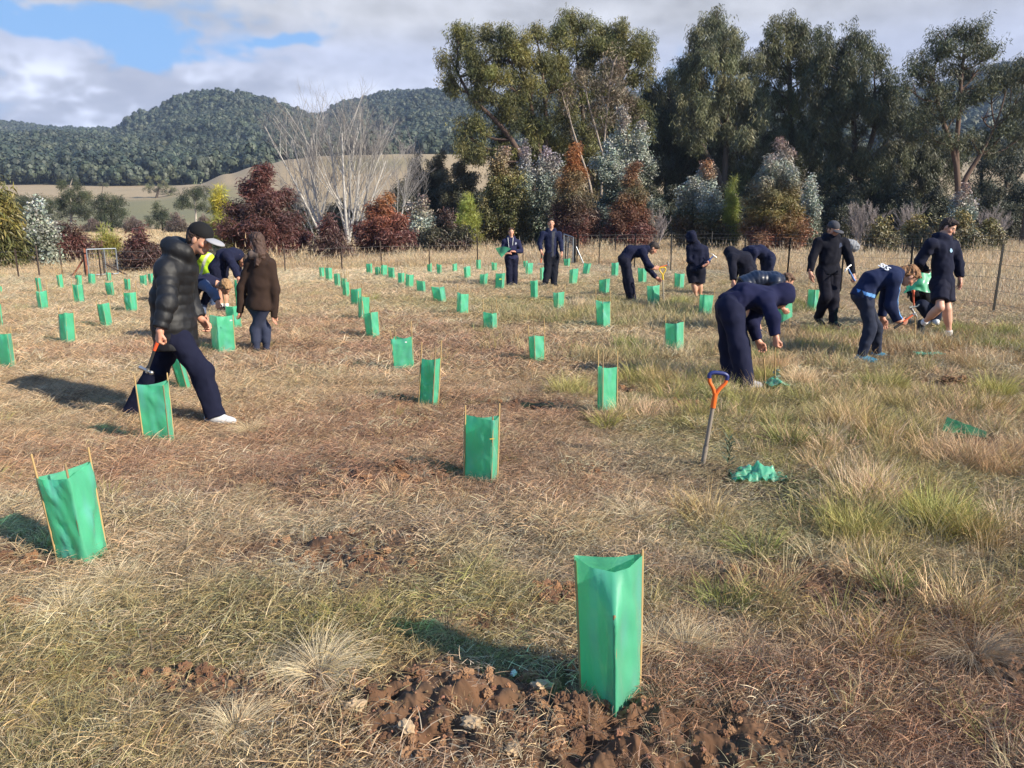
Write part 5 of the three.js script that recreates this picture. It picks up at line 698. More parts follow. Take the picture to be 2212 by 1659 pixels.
// ---------------------------------------------------------------- shovels
function spade(label, d, foot, top, o) { // pixel path of the shaft; handle of two arms and a grip
  const B = at(foot[0], foot[1], d); B.y = height(B.x, B.z) - 0.02; const t = thing('shovel', B, label, 'shovel');
  const L = (px, py, z = 0) => at(px, py, d - z).sub(B), k = perPx(d), f = L(...foot), T = L(...top), dir = T.clone().sub(f).normalize(), side = V(dir.y, -dir.x, 0).normalize();
  const len = T.distanceTo(f), pt = (s, u) => f.clone().addScaledVector(dir, s).addScaledVector(side, u);
  part(t, 'blade', limb([pt(-0.16, 0), pt(0.05, 0)], 0.05, 0.022, 8, 1), o.blade); part(t, 'shaft', mergeGeometries([limb([pt(0.03, 0), pt(len * 0.33, 0)], 0.017, 0.0175, 10, 2), limb([pt(len * 0.33, 0), pt(len - 0.16, 0)], 0.0145, 0.0135, 10, 2)]), o.wood);
  const y0 = len - 0.16; part(t, 'socket', mergeGeometries([limb([pt(y0 - 0.085, 0), pt(y0 + 0.02, 0)], 0.0185, 0.0165, 12, 2)]), o.plastic);
  part(t, 'yoke', mergeGeometries([-1, 1].map((s) => limb([pt(y0 + 0.01, s * 0.004), pt(y0 + 0.05, s * 0.022), pt(y0 + 0.095, s * 0.054), pt(y0 + 0.125, s * 0.06)], 0.0135, 0.0125, 10, 4))), o.plastic);
  part(t, 'grip', mergeGeometries([limb([pt(y0 + 0.118, -0.061), pt(y0 + 0.145, -0.06), pt(y0 + 0.158, -0.04), pt(y0 + 0.161, 0), pt(y0 + 0.158, 0.04), pt(y0 + 0.145, 0.06), pt(y0 + 0.118, 0.061)], 0.0145, 0.0145, 10, 4)]), o.grip);
  return t;
}
spade('shovel standing in the ground with orange handle and blue grip', 5.17, [1512, 1038], [1553, 806], { blade: std([0.12, 0.07, 0.05], 0.8, { metalness: 0.5 }), wood: std([0.24, 0.20, 0.16], 0.8), plastic: std([0.75, 0.14, 0.02], 0.4), grip: std([0.02, 0.03, 0.14], 0.4) });
spade('shovel with yellow handle held beside the boy bending with the claw hammer', 15.6, [1434, 662], [1431, 578], { blade: std([0.2, 0.19, 0.18], 0.5, { metalness: 0.7 }), wood: std([0.30, 0.26, 0.20], 0.8), plastic: std([0.70, 0.46, 0.03], 0.45), grip: std([0.70, 0.46, 0.03], 0.45) });
// ---------------------------------------------------------------- people: each body and garment is one surface drawn round a field of tapered limbs
const smin = (a, b, k) => { const h = Math.max(0, k - Math.abs(a - b)) / k; return Math.min(a, b) - h * h * k * 0.25; };
function bone(a, b, ra, rb, quilt) { // tapered capsule
  const bx = b.x - a.x, by = b.y - a.y, bz = b.z - a.z, l2 = bx * bx + by * by + bz * bz || 1e-9, len = Math.sqrt(l2);
  const f = (x, y, z) => { const px = x - a.x, py = y - a.y, pz = z - a.z; let t = (px * bx + py * by + pz * bz) / l2; t = t < 0 ? 0 : t > 1 ? 1 : t; const dx = px - bx * t, dy = py - by * t, dz = pz - bz * t; let r = ra + (rb - ra) * t; if (quilt) r += quilt[1] * (Math.sqrt(Math.abs(Math.sin(3.14159 * t * len / quilt[0]))) - 0.6); return Math.sqrt(dx * dx + dy * dy + dz * dz) - r; };
  f.lo = V(Math.min(a.x, b.x), Math.min(a.y, b.y), Math.min(a.z, b.z)).subScalar(Math.max(ra, rb)); f.hi = V(Math.max(a.x, b.x), Math.max(a.y, b.y), Math.max(a.z, b.z)).addScalar(Math.max(ra, rb)); return f;
}
function slab(a, b, left, a0, a1, b0, b1, quilt) { // the same with an oval section: half widths a along left, half depths b across it
  const ax = b.clone().sub(a), len = ax.length(); ax.divideScalar(len); const L = left.clone().addScaledVector(ax, -left.dot(ax)).normalize(), D = ax.clone().cross(L), m = Math.max(a0, a1);
  const f = (x, y, z) => { const px = x - a.x, py = y - a.y, pz = z - a.z, s = px * ax.x + py * ax.y + pz * ax.z, t = s < 0 ? 0 : s > len ? 1 : s / len, e = s - t * len, v = px * L.x + py * L.y + pz * L.z, w = px * D.x + py * D.y + pz * D.z; let A = a0 + (a1 - a0) * t, B = b0 + (b1 - b0) * t; if (quilt) { const q = quilt[1] * (Math.sqrt(Math.abs(Math.sin(3.14159 * s / quilt[0]))) - 0.6); A += q; B += q; } const k = A < B ? A : B; return (Math.sqrt((v / A) ** 2 + (w / B) ** 2 + (e / k) ** 2) - 1) * k; };
  f.lo = V(Math.min(a.x, b.x), Math.min(a.y, b.y), Math.min(a.z, b.z)).subScalar(m); f.hi = V(Math.max(a.x, b.x), Math.max(a.y, b.y), Math.max(a.z, b.z)).addScalar(m); return f;
}
function ball(c, rx, ry, rz, fr) { // ellipsoid in a frame {l, u, f}
  const k = Math.min(rx, ry, rz), m = Math.max(rx, ry, rz), { l, u, f: w } = fr;
  const f = (x, y, z) => { const px = x - c.x, py = y - c.y, pz = z - c.z, a = (px * l.x + py * l.y + pz * l.z) / rx, b = (px * u.x + py * u.y + pz * u.z) / ry, d = (px * w.x + py * w.y + pz * w.z) / rz; return (Math.sqrt(a * a + b * b + d * d) - 1) * k; };
  f.lo = c.clone().subScalar(m); f.hi = c.clone().addScalar(m); return f;
}
const cutBy = (f, p, n) => { const c = p.dot(n), g = (x, y, z) => Math.max(f(x, y, z), x * n.x + y * n.y + z * n.z - c); g.lo = f.lo; g.hi = f.hi; return g; }; // keeps what lies behind the plane
function blend(list, k) { const lo = V(1e9, 1e9, 1e9), hi = V(-1e9, -1e9, -1e9); for (const f of list) { lo.min(f.lo); hi.max(f.hi); } const n = list.length; const g = (x, y, z) => { let d = list[0](x, y, z); for (let i = 1; i < n; i++) { const e = list[i](x, y, z); d = e - d > k ? d : smin(d, e, k); } return d; }; g.lo = lo; g.hi = hi; return g; }
const minus = (f, g, k = 0.01) => { const h = (x, y, z) => -smin(-f(x, y, z), g(x, y, z), k); h.lo = f.lo; h.hi = f.hi; return h; };
const wrinkled = (f, amp, fr, seed) => { const g = (x, y, z) => { const d = f(x, y, z); return d > 0.08 || d < -0.08 ? d : d + amp * (Math.abs(noise3(x * fr + seed, y * fr * 0.8, z * fr)) * 2.2 - 0.5 + 0.6 * noise3(x * fr * 2.3, y * fr * 2.3 + seed, z * fr * 2.3)); }; g.lo = f.lo; g.hi = f.hi; return g; };
function nets(f, cell, color, pad = 2) { // naive surface nets
  const lo = f.lo.clone().subScalar(cell * pad), n = f.hi.clone().addScalar(cell * pad).sub(lo).divideScalar(cell).ceil().addScalar(1), nx = n.x, ny = n.y, nz = n.z, D = new Float32Array(nx * ny * nz);
  for (let k = 0, i = 0; k < nz; k++) for (let j = 0; j < ny; j++) for (let q = 0; q < nx; q++) D[i++] = f(lo.x + q * cell, lo.y + j * cell, lo.z + k * cell);
  const id = new Int32Array(nx * ny * nz).fill(-1), p = [], ix = [], sx = 1, sy = nx, sz = nx * ny, off = [0, sx, sy, sx + sy, sz, sz + sx, sz + sy, sz + sx + sy];
  for (let k = 0; k < nz - 1; k++) for (let j = 0; j < ny - 1; j++) for (let i = 0; i < nx - 1; i++) {
    const o = i + j * sy + k * sz; let m = 0; for (let c = 0; c < 8; c++) if (D[o + off[c]] < 0) m |= 1 << c; if (m === 0 || m === 255) continue;
    let x = 0, y = 0, z = 0, cnt = 0;
    for (let e = 0; e < 12; e++) { const a = [0, 2, 4, 6, 0, 1, 4, 5, 0, 1, 2, 3][e], b = a + (e < 4 ? 1 : e < 8 ? 2 : 4), da = D[o + off[a]], db = D[o + off[b]]; if ((da < 0) === (db < 0)) continue; const t = da / (da - db); x += (a & 1) + (e < 4 ? t : 0); y += (a >> 1 & 1) + (e >= 4 && e < 8 ? t : 0); z += (a >> 2) + (e >= 8 ? t : 0); cnt++; }
    id[o] = p.length / 3; p.push(lo.x + (i + x / cnt) * cell, lo.y + (j + y / cnt) * cell, lo.z + (k + z / cnt) * cell);
  }
  const quad = (a, b, c, d, flip) => { if (a < 0 || b < 0 || c < 0 || d < 0) return; flip ? ix.push(a, c, b, a, d, c) : ix.push(a, b, c, a, c, d); };
  for (let k = 1; k < nz - 1; k++) for (let j = 1; j < ny - 1; j++) for (let i = 1; i < nx - 1; i++) {
    const o = i + j * sy + k * sz, s = D[o] < 0;
    if (s !== D[o + sx] < 0) quad(id[o - sy - sz], id[o - sz], id[o], id[o - sy], !s);
    if (s !== D[o + sy] < 0) quad(id[o - sx - sz], id[o - sx], id[o], id[o - sz], !s);
    if (s !== D[o + sz] < 0) quad(id[o - sx - sy], id[o - sy], id[o], id[o - sx], !s);
  }
  const g = new THREE.BufferGeometry(); g.setAttribute('position', new THREE.Float32BufferAttribute(p, 3)); g.setIndex(ix); g.computeVertexNormals();
  if (color) { const c = []; for (let i = 0; i < p.length; i += 3) c.push(...color(p[i], p[i + 1], p[i + 2])); g.setAttribute('color', new THREE.Float32BufferAttribute(c, 3)); }
  return g;
}
function frame(yaw, pitch = 0, roll = 0) { // f where it faces (yaw 0 towards the photographer, 90 to the right of the picture), u up, l its own left
  const y = yaw * R, p = pitch * R, f = V(Math.sin(y) * Math.cos(p), -Math.sin(p), Math.cos(y) * Math.cos(p)), l0 = V(Math.cos(y), 0, -Math.sin(y)), u0 = f.clone().cross(l0), c = Math.cos(roll * R), s = Math.sin(roll * R);
  return { f, l: l0.clone().multiplyScalar(c).addScaledVector(u0, s), u: u0.clone().multiplyScalar(c).addScaledVector(l0, -s) };
}
const SKIN = [0.56, 0.30, 0.20];
function headField(c, fr, s, nek) {
  const P = (x, y, z) => c.clone().addScaledVector(fr.l, x * s).addScaledVector(fr.u, y * s).addScaledVector(fr.f, z * s), B = (x, y, z, a, b, d) => ball(P(x, y, z), a * s, b * s, d * s, fr);
  let h = blend([B(0, 0.03, -0.014, 0.073, 0.084, 0.093), B(0, -0.036, 0.018, 0.058, 0.078, 0.068), B(0, -0.094, 0.056, 0.024, 0.018, 0.022)], 0.035 * s);
  h = blend([h, bone(P(-0.034, 0.02, 0.072), P(0.034, 0.02, 0.072), 0.011 * s, 0.011 * s), B(0.042, -0.03, 0.052, 0.022, 0.02, 0.022), B(-0.042, -0.03, 0.052, 0.022, 0.02, 0.022), bone(P(0, 0.008, 0.084), P(0, -0.030, 0.102), 0.008 * s, 0.013 * s), bone(P(-0.019, -0.064, 0.080), P(0.019, -0.064, 0.080), 0.008 * s, 0.008 * s)], 0.014 * s);
  for (const q of [-1, 1]) h = minus(h, B(q * 0.031, 0.0, 0.095, 0.015, 0.010, 0.014), 0.010 * s);
  const parts = [h]; for (const q of [-1, 1]) { parts.push(B(q * 0.031, 0.001, 0.073, 0.012, 0.010, 0.012)); parts.push(B(q * 0.075, -0.012, -0.008, 0.010, 0.032, 0.019)); }
  h = blend(parts, 0.006 * s);
  h = blend([h, bone(P(0, -0.05, -0.024), nek, 0.052 * s, 0.058 * s)], 0.03 * s);
  const color = (skin) => (x, y, z) => { const d = V(x, y, z).sub(c), X = Math.abs(d.dot(fr.l)) / s, Y = d.dot(fr.u) / s, Z = d.dot(fr.f) / s; if (Z > 0.05) { if (Math.hypot(X - 0.031, (Y - 0.001) * 1.3) < 0.006) return [0.03, 0.02, 0.015]; if (Math.hypot((X - 0.031) * 0.8, (Y - 0.001) * 1.6) < 0.011) return [0.5, 0.42, 0.38]; if (Math.hypot((X - 0.033) * 0.35, Y - 0.022) < 0.006) return [0.10, 0.06, 0.04]; if (Math.hypot(X * 0.4, (Y + 0.065)) < 0.009) return [0.42, 0.15, 0.12]; } if (Math.hypot(X - 0.045, Y + 0.03) < 0.025 && Z > 0.03) return [skin[0] * 1.02, skin[1] * 0.86, skin[2] * 0.82]; return skin; };
  return { field: h, P, color };
}
function handField(w, dir, thumb, inward, s, curl, nails) { // palm and five fingers
  const h = dir.clone().normalize(), T = thumb.clone().addScaledVector(h, -thumb.dot(h)).normalize(); let n = h.clone().cross(T); if (n.dot(inward) < 0) n.negate();
  const P = (x, y, z) => w.clone().addScaledVector(T, x * s).addScaledVector(h, y * s).addScaledVector(n, z * s), bones = [], palm = [];
  const kn = [[0.031, 0.086], [0.010, 0.091], [-0.011, 0.087], [-0.030, 0.077]], ln = [0.072, 0.080, 0.074, 0.058];
  for (let i = 0; i < 4; i++) {
    palm.push(bone(P(kn[i][0] * 0.55, 0.012, 0), P(kn[i][0], kn[i][1], 0), 0.015 * s, 0.0115 * s)); let y = kn[i][1], z = 0, a = 0; const c = curl[i] ?? curl[0]; let p = P(kn[i][0], y, z);
    [0.45, 0.31, 0.24].forEach((fr, k) => { a += c * [0.9, 1.0, 0.7][k]; y += Math.cos(a) * ln[i] * fr; z += Math.sin(a) * ln[i] * fr; const q = P(kn[i][0] * (1 + 0.05 * (k + 1)), y, z); bones.push(bone(p, q, (0.0092 - k * 0.001) * s, (0.0086 - k * 0.001) * s)); p = q; });
  }
  palm.push(bone(P(0.006, 0.0, 0), P(0.018, 0.04, 0.006), 0.021 * s, 0.017 * s)); palm.push(bone(w.clone().addScaledVector(h, -0.05 * s), w, 0.025 * s, 0.024 * s));
  const tc = curl.thumb ?? 0.5, t0 = P(0.024, 0.026, 0.006), t1 = P(0.046, 0.056, 0.012 + 0.02 * tc), t2 = P(0.050 - 0.016 * tc, 0.082, 0.016 + 0.03 * tc), t3 = P(0.050 - 0.036 * tc, 0.10, 0.018 + 0.036 * tc);
  const fingers = blend([...bones.map((b) => b), bone(t0, t1, 0.014 * s, 0.011 * s), bone(t1, t2, 0.0105 * s, 0.0095 * s), bone(t2, t3, 0.0095 * s, 0.008 * s)], 0.004 * s);
  return blend([blend(palm, 0.02 * s), fingers], 0.006 * s);
}
const clothMats = new Map();
function cloth(c, rough = 0.95, sheen = 0.1) { const k = c.join() + rough; if (!clothMats.has(k)) clothMats.set(k, new THREE.MeshPhysicalMaterial({ color: rgb(...c), roughness: rough, specularIntensity: rough > 0.8 ? 0.4 : 1, sheen, sheenColor: rgb(0.25, 0.25, 0.3), sheenRoughness: 0.6, side: THREE.DoubleSide })); return clothMats.get(k); }
const skinMat = new THREE.MeshPhysicalMaterial({ color: rgb(1, 1, 1), vertexColors: true, roughness: 0.5, sheen: 0.15, sheenColor: rgb(0.5, 0.25, 0.2) }), paintMat = std(rgb(1, 1, 1), 0.75, { vertexColors: true }), plainCloth = new THREE.MeshPhysicalMaterial({ color: rgb(1, 1, 1), vertexColors: true, roughness: 0.92, specularIntensity: 0.4, sheen: 0.1, sheenColor: rgb(0.25, 0.25, 0.3), side: THREE.DoubleSide });
const NAVY = [0.008, 0.010, 0.034], NAVYT = [0.008, 0.0095, 0.026], BLACK = [0.0042, 0.0044, 0.0062], CURL = { rest: [0.32, 0.36, 0.42, 0.46], grip: [1.25, 1.28, 1.3, 1.32], pinch: [0.75, 0.8, 0.85, 0.9] };

// o.z: [x0, y0, k] turns the figures of an enlarged view into picture coordinates; joints are [x, y, s], s the share of the missing bone length that goes towards the photographer
function person(o) {
  const [zx, zy, zk] = o.z, S = o.S ?? 1, px = (q) => [zx + zk * q[0], zy + zk * q[1]], foot = px(o.base), d = o.d, B = at(foot[0], foot[1], d); B.y = height(B.x, B.z);
  const t = thing('person', B, o.label, 'person', o.group), A = (q, z = 0) => { const [x, y] = px(q); return at(x, y, d - z).sub(B); };
  const cell = o.cell ?? 0.016, fine = o.fine ?? 0.006, yaw = o.yaw, fwd = V(Math.sin(yaw * R), 0, Math.cos(yaw * R)), left = V(Math.cos(yaw * R), 0, -Math.sin(yaw * R));
  const chain = (from, q, L) => { const base = -(from.z + B.z); let z = d - base; let p = A(q, z); const pl = Math.hypot(p.x - from.x, p.y - from.y), dz = (q[2] ?? 0) * Math.sqrt(Math.max(0, L * L * S * S - pl * pl)); return A(q, z + dz); };
  const J = {}; J.pel = A(o.pel, o.pel[2] ?? 0); J.che = A(o.che, o.che[2] ?? 0); J.spn = o.spn ? A(o.spn, o.spn[2] ?? 0) : J.pel.clone().lerp(J.che, 0.5); J.nek = A(o.nek, o.nek[2] ?? o.che[2] ?? 0); J.hed = A(o.hed, o.hed[2] ?? o.nek[2] ?? o.che[2] ?? 0);
  const shw = (o.shw ?? 0.165) * S, hpw = (o.hpw ?? 0.088) * S;
  J.shL = o.shL ? A(o.shL, o.shL[2]) : J.che.clone().addScaledVector(left, shw); J.shR = o.shR ? A(o.shR, o.shR[2]) : J.che.clone().addScaledVector(left, -shw);
  J.hpL = J.pel.clone().addScaledVector(left, hpw).add(V(0, -0.02, 0)); J.hpR = J.pel.clone().addScaledVector(left, -hpw).add(V(0, -0.02, 0));
  for (const s of ['L', 'R']) { J['el' + s] = chain(J['sh' + s], o['el' + s], 0.29); J['wr' + s] = chain(J['el' + s], o['wr' + s], 0.25); J['kn' + s] = chain(J['hp' + s], o['kn' + s], 0.43); J['an' + s] = chain(J['kn' + s], o['an' + s], 0.41); }
  const up = J.spn.clone().sub(J.pel).normalize(), upC = J.che.clone().sub(J.spn).normalize(), hf = frame(...o.face), hs = S * (o.headScale ?? 1);
  const head = headField(J.hed, hf, hs, J.nek), skin = o.skin ?? SKIN, top = o.top ?? {}, bot = o.bot ?? {};
  // body: one skin
  const limbs = (r, list) => list.map(([a, b, ra, rb]) => bone(J[a], J[b], ra * S + r, rb * S + r));
  const torso = (r, q) => [slab(J.pel, J.spn, left, 0.150 * S + r, 0.135 * S + r, 0.105 * S + r, 0.098 * S + r, q), slab(J.spn, J.che, left, 0.135 * S + r, 0.155 * S + r, 0.098 * S + r, 0.100 * S + r, q), bone(J.shL, J.shR, 0.052 * S + r, 0.052 * S + r)];
  const LEGS = [['hpL', 'knL', 0.080, 0.054], ['knL', 'anL', 0.054, 0.036], ['hpR', 'knR', 0.080, 0.054], ['knR', 'anR', 0.054, 0.036]], calf = ['L', 'R'].map((s) => { const k = J['kn' + s], a = J['an' + s]; return bone(k.clone().lerp(a, 0.22).addScaledVector(fwd, -0.012), k.clone().lerp(a, 0.45).addScaledVector(fwd, -0.008), 0.054 * S, 0.046 * S); });
  const ARMS = [['shL', 'elL', 0.048, 0.038], ['elL', 'wrL', 0.038, 0.026], ['shR', 'elR', 0.048, 0.038], ['elR', 'wrR', 0.038, 0.026]];
  const bodyF = blend([...torso(-0.012), ...limbs(-0.004, ARMS), ...limbs(-0.006, LEGS), ...calf, bone(J.nek, J.che, 0.055 * S, 0.06 * S), bone(J.nek, J.nek.clone().lerp(J.hed, 0.3), 0.05 * S, 0.046 * S)], 0.045 * S);
  const geos = [nets(bodyF, Math.max(cell, 0.014), () => skin), nets(head.field, fine, head.color(skin))];
  for (const s of ['L', 'R']) {
    const hd = o['hand' + s] ?? {}; if (hd === 'none') continue; const w = J['wr' + s], e = J['el' + s], dir = hd.to ? A(hd.to, (hd.to[2] ?? 0) + (w.z)).sub(w) : w.clone().sub(e), inw = hd.palm ? V(...hd.palm) : left.clone().multiplyScalar(s === 'L' ? -1 : 1), th = hd.thumb ? V(...hd.thumb) : fwd;
    geos.push(nets(handField(w.clone().addScaledVector(dir.clone().normalize(), 0.015), dir, th, inw, S * 0.98, Object.assign([...CURL[hd.pose ?? 'rest']], { thumb: hd.pose === 'grip' ? 0.9 : 0.4 })), o.handCell ?? 0.0052, () => [skin[0] * 1.02, skin[1] * 0.9, skin[2] * 0.88]));
  }
  part(t, 'body', mergeGeometries(geos), skinMat);
  // trousers or shorts
  const bt = bot.r ?? 0.018, waist = J.pel.clone().addScaledVector(up, 0.11 * S), legF = [];
  for (const s of ['L', 'R']) {
    const h = J['hp' + s], k = J['kn' + s], a = J['an' + s];
    if (bot.shorts) { const e = h.clone().lerp(k, bot.shorts); legF.push(cutBy(bone(h, e.clone().addScaledVector(e.clone().sub(h).normalize(), 0.08), 0.088 * S + bt, 0.086 * S + bt), e, k.clone().sub(h).normalize())); }
    else { const dir = a.clone().sub(k).normalize(), e = a.clone().addScaledVector(dir, bot.long ?? 0.03); legF.push(bone(h, k, 0.084 * S + bt, 0.06 * S + bt)); legF.push(cutBy(bone(k, e.clone().addScaledVector(dir, 0.06), 0.06 * S + bt, (bot.cuff ?? 0.05) * S + bt), e, dir)); legF.push(bone(k.clone().lerp(a, 0.15).addScaledVector(fwd, -0.01), k.clone().lerp(a, 0.5).addScaledVector(fwd, -0.01), 0.055 * S + bt, 0.05 * S + bt * 0.8)); }
  }
  const seat = cutBy(blend([slab(J.pel, J.pel.clone().addScaledVector(up, 0.16 * S), left, 0.152 * S + bt * 0.7, 0.14 * S + bt * 0.7, 0.112 * S + bt * 0.7, 0.10 * S + bt * 0.7), ...(bot.flat ? [] : ['L', 'R']).map((s) => bone(J['hp' + s].clone().addScaledVector(fwd.clone().addScaledVector(up, -fwd.dot(up)), -0.045 * S), J['hp' + s].clone().lerp(J['kn' + s], 0.2), 0.085 * S + bt * 0.6, 0.08 * S + bt))], 0.05), waist, up);
  const trF = wrinkled(blend([seat, ...legF], bot.k ?? 0.04), bot.fold ?? 0.009, bot.fr ?? 8, 3.3 + d);
  part(t, bot.shorts ? 'shorts' : 'trousers', nets(trF, cell, bot.paint ? (x, y, z) => bot.paint(V(x, y, z), J) : null), bot.paint ? plainCloth : cloth(bot.c ?? NAVYT, bot.rough ?? 0.9));
  // jacket, hoodie or coat
  const tr = top.r ?? 0.026, q = top.quilt, hem = J.pel.clone().addScaledVector(up, -(top.hem ?? 0.04) * S), hemT = J.pel.clone().addScaledVector(up, -(top.hem ?? 0.04) * S - 0.1), tp = torso(tr, q);
  const skirtA = (top.flare ?? 0) , low = top.hem > 0.12 ? [slab(hemT, J.pel, left, 0.16 * S + tr + skirtA, 0.155 * S + tr, 0.125 * S + tr + skirtA, 0.11 * S + tr, q)] : [slab(hemT, J.pel, left, 0.15 * S + tr, 0.15 * S + tr, 0.112 * S + tr, 0.108 * S + tr)];
  const trunkF = cutBy(blend([...tp, ...low, bone(J.che, J.nek, 0.085 * S + tr, 0.055 * S + tr * 0.8)], 0.05), hem, up.clone().negate()), sl = top.sleeve ?? tr * 0.8;
  const armF = ['L', 'R'].flatMap((s) => { const a = J['sh' + s], e = J['el' + s], w = J['wr' + s], dir = w.clone().sub(e).normalize(), end = e.clone().lerp(w, top.cuffAt ?? 0.98); return top.vest ? [] : [bone(a, e, 0.056 * S + sl, 0.044 * S + sl, q), cutBy(bone(e, end.clone().addScaledVector(dir, 0.05), 0.044 * S + sl, 0.030 * S + sl * 0.8, q), end, dir)]; });
  const fields = [trunkF, ...armF];
  if (top.hoodDown) { const r = top.hoodDown * S, ff = fwd.clone().addScaledVector(upC, -fwd.dot(upC)).normalize(), n = J.nek; const ring = [[0.07, 0.03], [0.085, -0.035], [0.05, -0.095], [-0.05, -0.095], [-0.085, -0.035], [-0.07, 0.03]].map(([a, b]) => n.clone().addScaledVector(left, a * S).addScaledVector(ff, b * S * (top.hoodOut ?? 1)).addScaledVector(upC, (top.hoodUp ?? 0.01) - 0.12 * b)); for (let i = 0; i < 5; i++) fields.push(bone(ring[i], ring[i + 1], r, r)); }
  let jk = blend(fields, top.k ?? 0.035);
  if (top.hoodUp2) { const hp = head.P; let hood = blend([ball(hp(0, 0.018, -0.018), 0.108 * hs, 0.128 * hs, 0.128 * hs, hf), bone(hp(0, 0.09, -0.06), hp(0, -0.03, -0.09), 0.045 * hs, 0.06 * hs), bone(hp(0, -0.05, -0.03), J.nek, 0.095 * hs, 0.09 * hs)], 0.05); hood = minus(hood, ball(hp(0, -0.012, 0.125), 0.078 * hs, 0.108 * hs, 0.10 * hs, hf), 0.02); jk = blend([jk, hood], 0.04); }
  else jk = minus(jk, bone(J.nek.clone().lerp(J.hed, 0.12), J.hed, 0.054 * S, 0.075 * S), 0.01);
  jk = wrinkled(jk, top.fold ?? 0.011, top.fr ?? 7, 11.1 + d * 0.7);
  part(t, top.name ?? 'hoodie', nets(jk, top.cell ?? cell, top.paint ? (x, y, z) => top.paint(V(x, y, z), J, { left, fwd, up, upC }) : null), top.paint ? plainCloth : cloth(top.c ?? NAVY, top.rough ?? 0.95, top.sheen ?? 0.1));
  // shoes and socks
  for (const s of ['L', 'R']) {
    const a = J['an' + s], fy = o['foot' + s] ?? [yaw, 0], fr = frame(fy[0], fy[1]), sh = o.shoe ?? {}, dn = fr.u.clone().negate(), P = (x, y, z) => a.clone().addScaledVector(fr.l, x * S).addScaledVector(fr.u, y * S).addScaledVector(fr.f, z * S);
    let f = blend([bone(P(0, -0.035, -0.045), P(0, -0.045, 0.05), 0.040 * S, 0.043 * S), bone(P(0, -0.045, 0.05), P(0, -0.058, 0.15), 0.044 * S, 0.034 * S), bone(P(0, 0.02, -0.01), P(0, -0.03, 0.0), 0.040 * S, 0.045 * S)], 0.03); f = cutBy(f, P(0, -0.085, 0), dn); f = cutBy(f, P(0, 0.03, 0), fr.u);
    part(t, 'shoe', nets(f, Math.max(0.007, fine * 1.2), (x, y, z) => { const h = V(x, y, z).sub(a).dot(fr.u) / S; return h < -0.058 ? sh.sole ?? [0.5, 0.5, 0.5] : sh.c ?? [0.02, 0.02, 0.022]; }), paintMat);
    if (o.socks) part(t, 'sock', nets(cutBy(bone(P(0, -0.02, 0), a.clone().lerp(J['kn' + s], o.socks), 0.042 * S, 0.044 * S), a.clone().lerp(J['kn' + s], o.socks), J['kn' + s].clone().sub(a).normalize()), 0.009), std(o.sockC ?? [0.75, 0.74, 0.72], 0.9));
  }
  // hair
  if (o.hair) {
    const hc = o.hair, hp = head.P, n = hf.u.clone().multiplyScalar(hc.front ?? 0.72).addScaledVector(hf.f, -1).normalize(); let h = blend([ball(hp(0, 0.034, -0.018), 0.082 * hs, 0.092 * hs, 0.100 * hs, hf), ball(hp(0, -0.03, -0.05), 0.07 * hs, 0.06 * hs, 0.05 * hs, hf), ...(o.cap ? [] : [bone(hp(-0.04, 0.075, 0.055), hp(0.04, 0.085, 0.05), 0.030 * hs, (hc.fringe ?? 0.026) * hs)]), ...(hc.extra ?? []).map(([a, b, ra, rb]) => bone(hp(...a), hp(...b), ra, rb))], 0.03);
    if (o.cap) h = cutBy(h, hp(0, 0.045, 0), hf.u);
    h = wrinkled(cutBy(h, hp(0, hc.line ?? 0.0, hc.lineZ ?? 0.02), n.negate()), 0.007, 30, 2.2); const fall = (hc.fall ?? []).map(([a, b, ra, rb]) => bone(hp(...a), hp(...b), ra, rb)); if (fall.length) h = wrinkled(blend([h, ...fall], 0.03), 0.008, 22, 5.1);
    part(t, 'hair', nets(h, fine, (x, y, z) => { const w = 0.75 + 0.6 * Math.abs(noise3(x * 60, y * 14, z * 60)); return hc.c.map((v) => v * w); }), paintMat);
  }
  if (o.cap) {
    const hp = head.P, c = o.cap, ax = hf.u.clone(); let dome = cutBy(blend([ball(hp(0, 0.045, -0.012), 0.086 * hs, 0.088 * hs, 0.103 * hs, hf), ball(hp(0, 0.128, -0.012), 0.008, 0.006, 0.008, hf)], 0.01), hp(0, 0.032, 0), ax.clone().negate());
    const cm = part(t, 'cap', nets(dome, fine, null), cloth(c.c, 0.85)); let br = ball(hp(0, 0.028 - (c.drop ?? 0.012), 0.125), 0.078 * hs, 0.022 * hs, 0.078 * hs, hf); br = minus(br, ball(hp(0, 0.008 - (c.drop ?? 0.012), 0.118), 0.082 * hs, 0.024 * hs, 0.085 * hs, hf), 0.004); part(cm, 'brim', nets(br, fine * 0.8, null), cloth(c.brim ?? c.c, 0.8));
  }
  return { t, J, A, B, S, left, fwd, up, upC, field: jk, head, hf };
}
// a point on a garment, found from the photographer's side along a picture ray
function onCloth(P, q) { const [zx, zy, zk] = q.z, r = ray(zx + zk * q.at[0], zy + zk * q.at[1]), o = V(0, EYE, 0).sub(P.B); let s = -P.B.z - 0.8, best = s, bv = 1e9; r.divideScalar(-r.z); for (let i = 0; i < 400 && s < -P.B.z + 0.8; i++) { const p = o.clone().addScaledVector(r, s), v = P.field(p.x, p.y, p.z); if (v < bv) { bv = v; best = s; } if (v < 0.002) break; s += Math.max(0.004, Math.min(0.05, v * 0.7)); } return o.clone().addScaledVector(r, best); }
